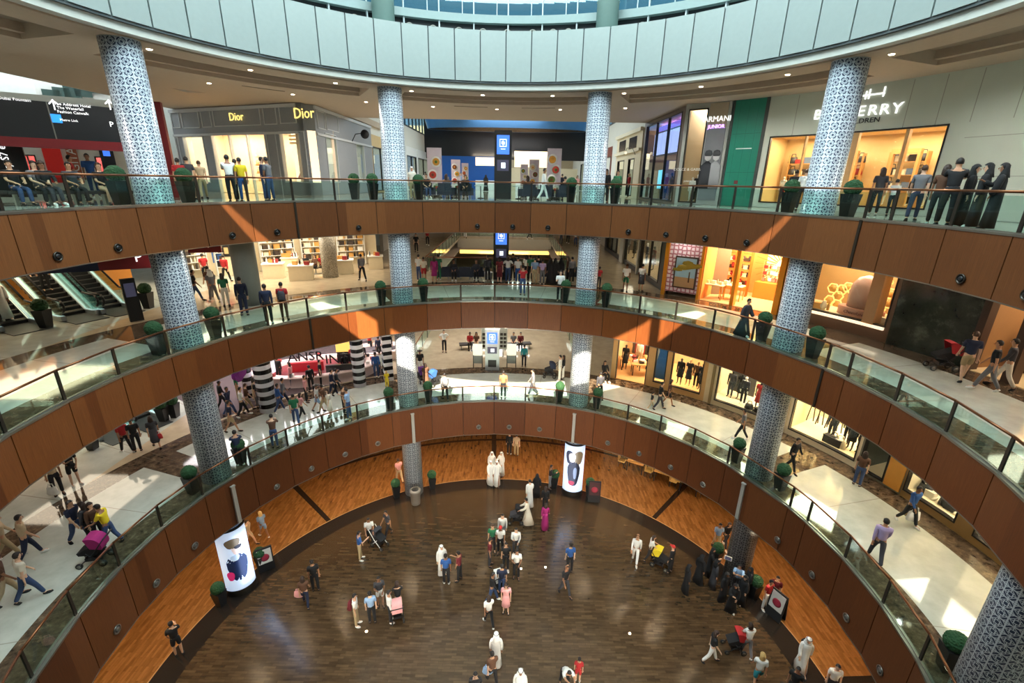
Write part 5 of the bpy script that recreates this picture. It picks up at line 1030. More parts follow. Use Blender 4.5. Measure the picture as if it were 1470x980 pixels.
for u, v, t, bt, lb in ((43.2, 1.1, 'dgL', 'dgP', 'charcoal suit before the dusky photo'), (41.6, 1.2, 'bkD', '', 'short black dress before the dusky photo'), (40.3, .7, 'dgL', 'bkP', 'charcoal top and black trousers, white headed'), (37.8, .8, 'rdD', '', 'red dress in the cream window'), (36.6, .9, 'bkL', 'bkP', 'black jacket beside the red dress'), (35.2, .7, 'nvD', '', 'navy dress in the cream window'), (33.8, .6, 'bkL', 'whP', 'black top and white trousers at the right end')): mannequin('mannequin in ' + lb, f, u, v, 6.32, t, bt, MWH if 'white' in lb else MBK)
goods(f, 39, 33, 6.33, .35, 7, ('handbag', 'shoe', 'box'), (6, 6, 2), 'black bag or shoe on the cream window floor', 'bags on the cream window floor', 1.4)
r = thing('clothing_shop', 'pale glowing clothing shop window with zigzag rails, lowest gallery far right', 'shop', f.pt(25, 0, Z)); facade(f, r, 31.4, 19.9, Z, ZT, [(31.0, 20.3, 6.3, 10.3, 0, 1)], CREAMW); room(f, r, 31.2, 20, 6.3, 10.3, 3, mat('pale yellow room', (240, 222, 176), .6), 800, WARM, floorm=CREAMW)
b = MB()
for k in range(7): b.tube([f.pt(30.6 - k * .7, 1.4, 6.5 + (k % 2) * 1.4), f.pt(30.0 - k * .7, 1.4, 8.4 + (k % 2) * .8), f.pt(29.6 - k * .7, 1.4, 6.6)], .03, 5)
wob('zigzag_rail', b, BLACK, r); goods(f, 30.6, 26, 8.0, 1.3, 8, ('handbag', 'shoe'), (6, 2, 6), 'dark bag hung on the zigzag rails', 'bags on the zigzag rails', 1.4)
for u, v, t, bt, lb in ((25.8, .8, 'dgL', 'dgP', 'green-grey suit in the pale glowing window'), (24.2, 1.2, 'whL', 'bkP', 'white shirt and black trousers in the pale glowing window'), (22.8, .8, 'bkL', 'bkK', 'black skirt suit in the pale glowing window'), (21.6, .9, 'brL', 'bgP', 'brown jacket in the pale glowing window'), (20.9, .6, 'mrD', '', 'maroon dress in the pale glowing window')): mannequin('mannequin in ' + lb, f, u, v, 6.32, t, bt, MBK)
goods(f, 25.5, 23.5, 6.33, .5, 4, ('box', 'handbag'), (6, 1, 2), 'dark case on the floor of the pale glowing window', 'cases on the pale window floor', 2.)
r = thing('glass_shop', 'dim grey glass shop front next to an amber panel, lowest gallery far right', 'shop', f.pt(17, 0, Z)); facade(f, r, 19.9, 13.5, Z, ZT, [(19.6, 16.0, 6.1, 10.2, 0, 1)], mat('grey metal front', (120, 116, 98), .4)); room(f, r, 19.8, 13.6, Z, 10.2, 2, mat('dim grey green', (84, 84, 70), .6), 60, NEU); bars(f, r, 'amber_panel', [(15.8, 13.6, 6.1, 10.2)], mat('amber panel', (214, 150, 60), .5), -.06, -.01)
r = thing('shoe_shop', 'cream shoe shop window at the far right of the lowest gallery', 'shop', f.pt(10, 0, Z)); facade(f, r, 13.5, -16, Z, ZT, [(13.3, 6.6, 6.3, 10.2, 0, 1), (4.5, -14, 6.3, 10.2, 1, 1)], mat('gold brown front', (150, 116, 66), .35)); room(f, r, 13.3, -15, 6.3, 10.2, 2.6, CREAMW, 800, WARM, floorm=CREAMW)
goods(f, 13, 7, 6.33, .6, 9, ('shoe', 'handbag', 'box', 'shoe'), (6, 2, 1, 6), 'dark shoe or bag on the bright shelf of the shoe shop', 'shoes in the shoe shop window', 1.8); goods(f, 13, 7, 7.0, 1.8, 6, ('handbag', 'vase'), (6, 5, 3), 'bag on the upper ledge of the shoe shop', 'bags on the shoe shop ledge', 1.8)
shelves(f, r, 13, 7, 6.3, (7.0, 7.8), 1.6, WHITE); mannequin('headless-looking mannequin in dark suit at the left of the shoe window', f, 12.6, .8, 6.32, 'dgL', 'bkP', MBK)
# ---------------- lowest gallery left: make-up shop with striped pillars
STR = NB('black white stripes'); x_, y_, z_ = STR.xyz()[:3]; STR.put(STR.b.inputs['Base Color'], STR.mix(STR.ma('GREATER_THAN', STR.ma('FRACT', STR.ma('DIVIDE', z_, .5)), .5), rgb((232, 230, 236)), rgb((20, 20, 24)))); STR.b.inputs['Roughness'].default_value = .2; STR = STR.m
for i, (px, py, rad, lb) in enumerate(((386, 588, .45, 'fat black and white striped pillar at the left of the make-up shop'), (517, 553, .38, 'striped pillar in the middle of the make-up shop'), (360, 574, .28, 'dark striped pillar beside the pink poster'))):
    p = at(px, py, Z); b = MB(); b.lathe([(rad, 0), (rad, 4.4)], 36); tag(ob('striped_pillar', b, STR, None, (p.x, p.y, Z)), lb, 'pillar')
r = thing('makeup_shop', 'make-up shop with red counters and curved striped wall, lowest gallery left', 'shop', (-12, 17, Z)); 
ARS = Arc(16.6); b = MB(); ARS.box(b, 117.2, 115.3, -.2, .3, Z, 10.4); wob('striped_wall', b, STR, r)
AB = Arc(25.); b = MB(); AB.box(b, 150, 112, 0, .2, Z, 10.4); wob('back_wall', b, mat('mauve grey wall', (150, 140, 146), .6), r)
b = MB(); AB.box(b, 148, 116, -7.4, 0, Z, Z + .012); wob('dark_floor', b, mat('dark gloss floor', (84, 72, 72), .12), r)
for a in (143, 134, 125, 117): lamp('AREA', 'make-up lamp', (*P2(21.5, a), 10.3), 300, (1, .92, .92), 4, size_y=3)
def ring_counter(px, py, rx, ry, h, lb, m1, m2):
    p = at(px, py, Z); r_ = thing('ring_counter', lb, 'counter', (p.x, p.y, Z), .35); b = MB(); b.lathe([(1., 0), (1., h - .08), (1.05, h - .08), (1.05, h), (.82, h), (.82, 0)], 40, sx=rx, sy=ry, cap=False); ob('body', b, m1, r_); b = MB(); b.lathe([(.8, 0), (.8, .5), (.1, .5)], 30, sx=rx, sy=ry, cap=False); ob('inner_carpet', b, m2, r_); return p
RED = mat('counter red', (196, 28, 44), .4)
p1 = ring_counter(458, 538, 3.7, 1.9, .7, 'large oval pink-white counter with red centre in the make-up shop', mat('counter pinkish', (232, 208, 200), .4), mat('dark red carpet', (120, 26, 36), .5))
p2 = ring_counter(540, 512, 2.4, 1.2, .7, 'oval pale counter behind the striped pillar in the make-up shop', mat('counter pinkish', (232, 208, 200), .4), mat('grey carpet', (90, 84, 88), .6))
f = Flat(bypx(383, 31), bypx(470, 33)); 
for px, py, tx, lb in ((443, 520, 'ANSR', 'black letters standing over the large oval counter'), (494, 523, 'INTU', 'black letters standing before the yellow poster')):
    q = at(px, py + 22, Z); r_ = thing('letter_sign', lb, 'sign', q, .25); text(tx, None, 0, 0, .85, BLACK, r_, loc=(0, 0, 1.45), rz=0, ext=.04); b = MB(); b.box(-1.0, 1.0, -.1, .1, 0, 1.08); ob('plinth', b, RED if px < 450 else mat('dark gloss', (40, 36, 38), .3), r_)
q = at(491, 540, Z); r_ = thing('poster_stand', 'yellow poster with a red shape standing among the make-up counters', 'poster', (q.x, q.y + 1.5, Z), .2); b = MB(); b.box(-.75, .75, -.08, .08, 1.2, 4.2); ob('panel', b, mat('lit yellow poster', (250, 214, 110), .5, 0, .8), r_); b = MB(); b.tube([(-.2, -.1, 3.9), (.35, -.1, 3.7), (.4, -.1, 2.9), (-.1, -.1, 2.5), (-.35, -.1, 2.9), (.0, -.1, 3.1)], .1, 8); ob('red_shape', b, mat('poster red', (220, 50, 30), .5), r_); b = MB(); b.box(-.7, .7, -.15, .15, 0, 1.2); ob('plinth', b, BLACK, r_)
for k in range(16): q = rotm(.35) @ Vector((3.4 * cos(k * .39), 1.75 * sin(k * .39), 0)) + p1; o = lob('box', GOODS['box'], GCOL[(0, 6, 0, 5)[k % 4]], None); o.location = (q.x, q.y, Z + .71); tag(o, 'make-up box on the rim of the large oval counter', 'box', 'make-up boxes on the oval counter')
f = Flat(bypx(322, 27.5), bypx(352, 28.5)); r_ = thing('light_poster', 'white lit poster with a purple splash left of the striped pillars', 'poster', f.pt(.6, 0, Z)); b = MB(); f.box(b, 0, f.L, 0, .15, 7.4, 10.2); wob('panel', b, mat('lit white poster', (236, 230, 244), .5, 0, .8), r_); b = MB(); q = f.px(345, 533); c = f.pt(q[0], -.02, q[1]); [b.lathe([(.3, 0), (.28, .01)], 9, M=Matrix.Translation(c + Vector((random.uniform(-.4, .4), 0, random.uniform(-.5, .5)))) @ rotm(f.rz(0)) @ Matrix.Rotation(pi / 2, 4, 'X')) for _ in range(9)]; wob('purple_splash', b, mat('purple', (150, 60, 160), .6), r_)
# lowest gallery centre
for px, lb in ((686, 'white lectern with lit panel left of the silver totem'), (734, 'white lectern with lit panel right of the silver totem')):
    p = at(px, 528, Z); r = thing('lectern', lb, 'lectern', p); b = MB(); b.box(-.32, .32, -.04, .04, .95, 1.75); ob('panel', b, mat('lit white board', (236, 238, 228), .5, 0, .35), r)
    for sx in (-.3, .3): b = MB(); b.box(sx - .03, sx + .03, -.03, .03, 0, 1.7); ob('leg', b, DSTEEL, r)
    b = MB(); b.box(-.3, .3, -.03, .03, .35, .9); ob('lower_panel', b, mat('grey mesh panel', (112, 116, 112), .5), r)
def bench(x, y, z, ang, lb, L=1.8, m_=None):
    r = thing('bench', lb, 'bench', (x, y, z), ang); b = MB(); b.box(-L / 2, L / 2, -.28, .28, .34, .44); ob('seat', b, m_ or mat('bench leather', (44, 38, 36), .5), r)
    for sx in (-L / 2 + .15, L / 2 - .15): b = MB(); b.box(sx - .04, sx + .04, -.22, .22, 0, .34); ob('leg', b, STEEL, r)
    return r
for px, py, lb in ((680, 500, 'dark bench left of the silver totem, people seated on it'), (742, 500, 'dark bench right of the silver totem, people seated on it')): p = at(px, py, Z); bench(p.x, p.y, Z, .2, lb, 2.2)
for px, lb in ((697, 'white price board just left of the silver totem'), (722, 'white price board just right of the silver totem')): p = at(px, 512, Z); r = thing('price_board', lb, 'board', p); b = MB(); b.box(-.3, .3, -.04, .04, .6, 2.2); ob('board', b, mat('board grey white', (200, 206, 196), .5), r); b = MB(); [b.box(-.22 + .25 * (k % 2), -.02 + .25 * (k % 2), -.05, -.04, .75 + .3 * (k // 2), .95 + .3 * (k // 2)) for k in range(8)]; ob('panels', b, DSTEEL, r); b = MB(); b.box(-.03, .03, -.03, .03, 0, .6); ob('post', b, DSTEEL, r)
for k, (x, lb) in enumerate(((-6.4, 'bronze floor-standing rail on the left of the lowest corridor'), (5.2, 'bronze floor-standing rail on the right of the lowest corridor'))): railrun((x, 17.0), (x, 30), 6, lb)
# upper gallery seats on the far left and centre
for i, (px, ang) in enumerate(((20, .4), (60, .2), (105, .5), (150, .1))): p = bypx(px, 21.5); bench(p[0], p[1], 17.18, .9, 'dark bench on the upper gallery, %s from the left edge' % ('first', 'second', 'third', 'fourth')[i], 1.7)
def cafetable(x, y, z, lb, m_=WHITE, n=1):
    r = thing('cafe_table', lb, 'table', (x, y, z)); b = MB(); b.lathe([(.38, .7), (.38, .74)], 22); ob('tabletop', b, m_, r); b = MB(); b.lathe([(.22, 0), (.2, .03), (.03, .05), (.03, .7)], 14); ob('pedestal', b, DSTEEL, r)
for i, px in enumerate((603, 630, 655, 690, 745, 770, 800)): p = bypx(px, 29.5); cafetable(p[0], p[1], 17.18, 'small round cafe table behind the upper railing, %s' % ('left of the leftmost food board', 'under the leftmost food board', 'left of the blue wall', 'left of the upper totem', 'right of the upper totem', 'under the narrow right food boards', 'under the rightmost food board')[i])
for i, px in enumerate((612, 641, 668, 757, 783, 811)): p = bypx(px, 28.8); armchair(p[0], p[1], 17.18, (.4, -.3, .1)[i % 3] + (pi if i % 2 else 0), 'dark cafe armchair behind the upper railing, %s' % ('first from the left', 'second from the left', 'third from the left', 'first right of the totem', 'second right of the totem', 'third right of the totem')[i])
# ---------------- ground floor
Z = 0.
def poster_drum(a, lb, kind):
    x, y = P2(12.8, a); r = thing('poster_drum', lb, 'lit poster', (x, y, 0), radians(a) + pi + (-.55 if kind else .2)); A_ = Arc(.0)
    b = MB(); b.arc(-62, 62, .62, .68, .35, 3.55, 0, 6); LP = ob('lit_poster', b, mat('lit poster white', (196, 214, 240), .5, 0, .6), r); b = MB(); b.arc(-66, 66, .58, .70, .02, .34, 0, 6); ob('trim_band', b, DSTEEL, r); b = MB(); b.arc(-64, 64, .6, .7, 3.55, 3.62, 0, 6); ob('trim_band', b, DSTEEL, r)
    def blob(name, th, z, rw, rh, m_, n=16, dr=.0):
        b = MB(); N = n; vs = []; K = 6; q_ = .683 + dr
        for k_ in range(K + 1):
            for i in range(N): t = 2 * pi * i / N; s_ = max(.02, k_ / K); aa = radians(th + rw * s_ * cos(t) * (1 + .12 * sin(3 * t))); vs.append((q_ * cos(aa), q_ * sin(aa), z + rh * s_ * sin(t) * (1 + .1 * cos(2 * t))))
        b.add(vs, [(k_ * N + i, (k_ + 1) * N + i, (k_ + 1) * N + (i + 1) % N, k_ * N + (i + 1) % N) for k_ in range(K) for i in range(N)] + [tuple(range(N))]); ob(name, b, m_, LP)
    PS = mat('poster skin', (206, 186, 178), .5, 0, .5); PN = mat('poster navy', (24, 44, 84), .5, 0, .15); PH = mat('poster hair', (110, 96, 76), .5, 0, .3); PM = mat('poster magenta', (190, 40, 100), .5, 0, .5); PB = mat('poster dark', (34, 36, 50), .5)
    if kind:
        blob('pictured_coat', 2, 1.6, 36, .8, PN); blob('pictured_face', 8, 2.62, 17, .36, PS, dr=.004); blob('pictured_hair', -2, 2.92, 26, .28, PH, dr=.006); blob('pictured_sunglasses', 14, 2.68, 13, .1, PB, dr=.01); blob('pictured_bag', -28, 1.2, 13, .28, PM, dr=.008); blob('pictured_scarf', -2, 2.15, 15, .18, mat('poster pale scarf', (170, 190, 210), .5, 0, .5), dr=.006)
    else:
        blob('pictured_wing', 22, 2.75, 24, .5, PH); blob('pictured_wing', -24, 2.75, 20, .5, PB); blob('pictured_face', -10, 2.75, 17, .34, PS, dr=.004); blob('pictured_dress', 0, 1.65, 32, .95, PB, dr=.002); blob('pictured_pale_coat', 8, 1.7, 9, .45, mat('poster slate', (110, 120, 140), .5, 0, .1), dr=.006); blob('pictured_bag', -8, 1.0, 16, .18, mat('poster maroon', (130, 30, 50), .5, 0, .3), dr=.008)
    return r
poster_drum(159.7, 'curved lit poster of a woman in sunglasses at the foot of the left column', 1); poster_drum(69.7, 'curved lit poster with butterfly wing at the foot of the column right of centre', 0)
for a, t in ((159.7, 1), (69.7, 0)): x, y = P2(11.95, a); lamp('AREA', 'poster glow', (*P2(12.05, a), 1.9), 16, (.7, .8, 1), .7, (pi / 2, 0, radians(a) + pi / 2 + pi), size_y=2.6)
p = at(597, 722, 0); b = MB(); b.lathe([(.26, 0), (.27, .05), (.3, .8), (.32, .84), (.32, .95), (.24, .97)], 20); b.lathe([(.2, .975), (.05, .98)], 16, mi=1); tag(ob('litter_bin', b, [mat('bin grey', (128, 120, 112), .4, .15), BLACK], None, p), 'round grey metal litter bin at the foot of the column', 'litter bin')
def aboard(px, py, ang, lb, m1, h=1.25, z=0.):
    p = at(px, py, z); r = thing('floor_sign', lb, 'floor sign', p, ang)
    for sy in (-1, 1): b = MB(); M = Matrix.Translation((0, sy * .2, 0)) @ Matrix.Rotation(sy * .14, 4, 'X'); b.box(-.36, .36, -.02, .02, .02, h, 0, M); ob('leaf', b, BLACK, r)
    b = MB(); M = Matrix.Translation((0, -.2, 0)) @ Matrix.Rotation(-.14, 4, 'X'); b.box(-.3, .3, -.035, -.021, h * .35, h * .94, 0, M); b.lathe([(.2, 0), (.14, .012)], 18, mi=1, M=M @ Matrix.Translation((0, -.035, h * .6)) @ Matrix.Rotation(pi / 2, 4, 'X')); ob('poster', b, [m1, mat('sign accent red', (150, 40, 60), .5)], r)
aboard(383, 815, .6, 'black folding floor sign with pale poster beside the left column', mat('poster paper', (214, 206, 196), .5)); aboard(852, 718, -.1, 'black floor sign with dark poster right of the lit butterfly poster', mat('maroon paper', (70, 36, 40), .5), 1.4); aboard(1112, 884, -1.1, 'white-faced floor sign leaning near the right column', mat('paper grey', (196, 194, 190), .5), 1.4)
# planters: clipped green balls in tapered black pots
fb = MB(); me = bpy.data.meshes.new('t'); bm = bmesh.new(); bmesh.ops.create_icosphere(bm, subdivisions=4, radius=.27)
for v in bm.verts: v.co *= 1 + random.uniform(-.05, .07)
bm.to_mesh(me); bm.free(); FOL = me; FOL.materials.append(mat('clipped leaves', (26, 66, 32), .85, noise=.5, ns=30)); 
for pl in FOL.polygons: pl.use_smooth = False
pb = MB(); pb.hexa([(-.15, -.15, 0), (.15, -.15, 0), (.15, .15, 0), (-.15, .15, 0), (-.23, -.23, .78), (.23, -.23, .78), (.23, .23, .78), (-.23, .23, .78)]); PM_ = mesh_of(pb, 'pot'); PM_.materials.append(mat('planter black', (26, 26, 26), .4))
def planter(x, y, z, lb, grp, ang=0.):
    r = thing('clipped_planter', lb, 'planter', (x, y, z), ang, grp); ob('pot', PM_, BLACK, r); ob('foliage_ball', FOL, BLACK, r, (0, 0, .97))
cn = {-20.3: 'the near right column', 24.7: 'the right column', 69.7: 'the column right of centre', 114.7: 'the column left of centre', 159.7: 'the left column'}
ln = {0: 'ground floor', 6.: 'lowest gallery', 12.: 'middle gallery', 17.18: 'upper gallery'}
for z in (0., 6., 12., 17.18):
    for a in cn:
        for s_ in (-1, 1):
            if a < 0 and (s_ < 0 or z != 6.): continue
            aa = a + s_ * 5.0; x, y = P2(12.75, aa); planter(x, y, z, 'clipped green ball in black pot %s of %s, %s' % ('left' if s_ > 0 else 'right', cn[a], ln[z]), 'ball planters beside the columns', radians(aa))
for px, py, z, lb in ((67, 470, 12., 'clipped ball planter in black pot at the foot of the left-hand escalator'), (214, 442, 12., 'clipped ball planter in black pot right of the black directory'), (236, 604, 6., 'clipped ball planter at the lowest escalator, left of the pair'), (252, 598, 6., 'clipped ball planter at the lowest escalator, right of the pair'), (134, 644, 6., 'clipped ball planter under the middle gallery edge at the far left'), (508, 283, 17.18, 'clipped ball planter before the grey boutique side')):
    p = at(px, py, z) if z < 17 else Vector((*bypx(px, 26), 17.18)); planter(p.x, p.y, z, lb, None)
# ground floor cafe tables and back strip
def table_set(px, py, lb):
    p = at(px, py, 0); r = thing('dining_table', 'pale wooden dining table, ' + lb, 'table', p, -.55); b = MB(); b.box(-.55, .55, -.36, .36, .72, .76); ob('tabletop', b, TANF, r)
    for sx in (-.5, .5):
        for sy in (-.3, .3): b = MB(); b.box(sx - .025, sx + .025, sy - .025, sy + .025, 0, .72); ob('leg', b, BLACK, r)
    for k, (dx, dy, t) in enumerate(((-.95, .0, pi / 2), (.95, 0, -pi / 2))):
        q = rotm(-.55) @ Vector((dx, dy, 0)); c = thing('dining_chair', 'beige dining chair at the %s end of the %s ground floor dining table' % (('left', 'right')[k], lb.split()[0]), 'chair', p + q, -.55 + t)
        b = MB(); b.box(-.23, .23, -.22, .22, .42, .47); ob('seat', b, mat('chair beige', (196, 160, 96), .6), c); b = MB(); b.box(-.23, .23, .19, .23, .5, .88); ob('backrest', b, mat('chair beige', (196, 160, 96), .6), c)
        for sx in (-.2, .2):
            for sy in (-.19, .19): b = MB(); b.cyl((sx, sy, 0), (sx, sy, .42), .018, 6); ob('leg', b, BLACK, c)
table_set(912, 675, 'leftmost of the row under the lower wood panels'); table_set(951, 690, 'middle of the row under the lower wood panels'); table_set(988, 705, 'rightmost of the row under the lower wood panels')
f = Arc(18.6); r = thing('service_counter', 'long cream service counter on the ground floor right of the butterfly poster', 'counter', f.pt(60, 0, 0)); b = MB(); f.box(b, 66.5, 55, 0, .6, 0, 1.0); wob('front', b, CREAMW, r); b = MB(); f.box(b, 66.8, 54.7, -.06, .66, 1.0, 1.06); wob('worktop', b, LITB, r)
for u, m_, lb in ((70.5, 'rd', 'red'), (73, 'yl', 'yellow'), (76, 'rd', 'pinkish red')):
    b = MB(); b.box(-.3, .3, -.2, .2, 0, 1.2); b.box(-.33, .33, -.23, .23, 1.2, 1.25); tag(ob('vending_box', b, cm(m_) if u != 76 else mat('pink red', (214, 110, 96), .5), None, Arc(19.3).pt(u, 0, 0), radians(u)), lb + ' stand at the back of the ground floor', 'stand')
b = MB(); b.lathe([(.05, 0), (.05, .01)], 14)  # small white dots on the floor, drawn as glowing discs
for px, py in ((526, 906), (783, 814), (904, 909), (748, 816)): p = at(px, py, 0); tag(ob('floor_light', mesh_of(b, 'floor_light'), None, None, p + Vector((0, 0, .0))), 'tiny round white dot on the ground floor', 'floor dot', 'white dots on the ground floor').data.materials.append(mat('lit lamp', (255, 236, 200), .5, 0, 12))
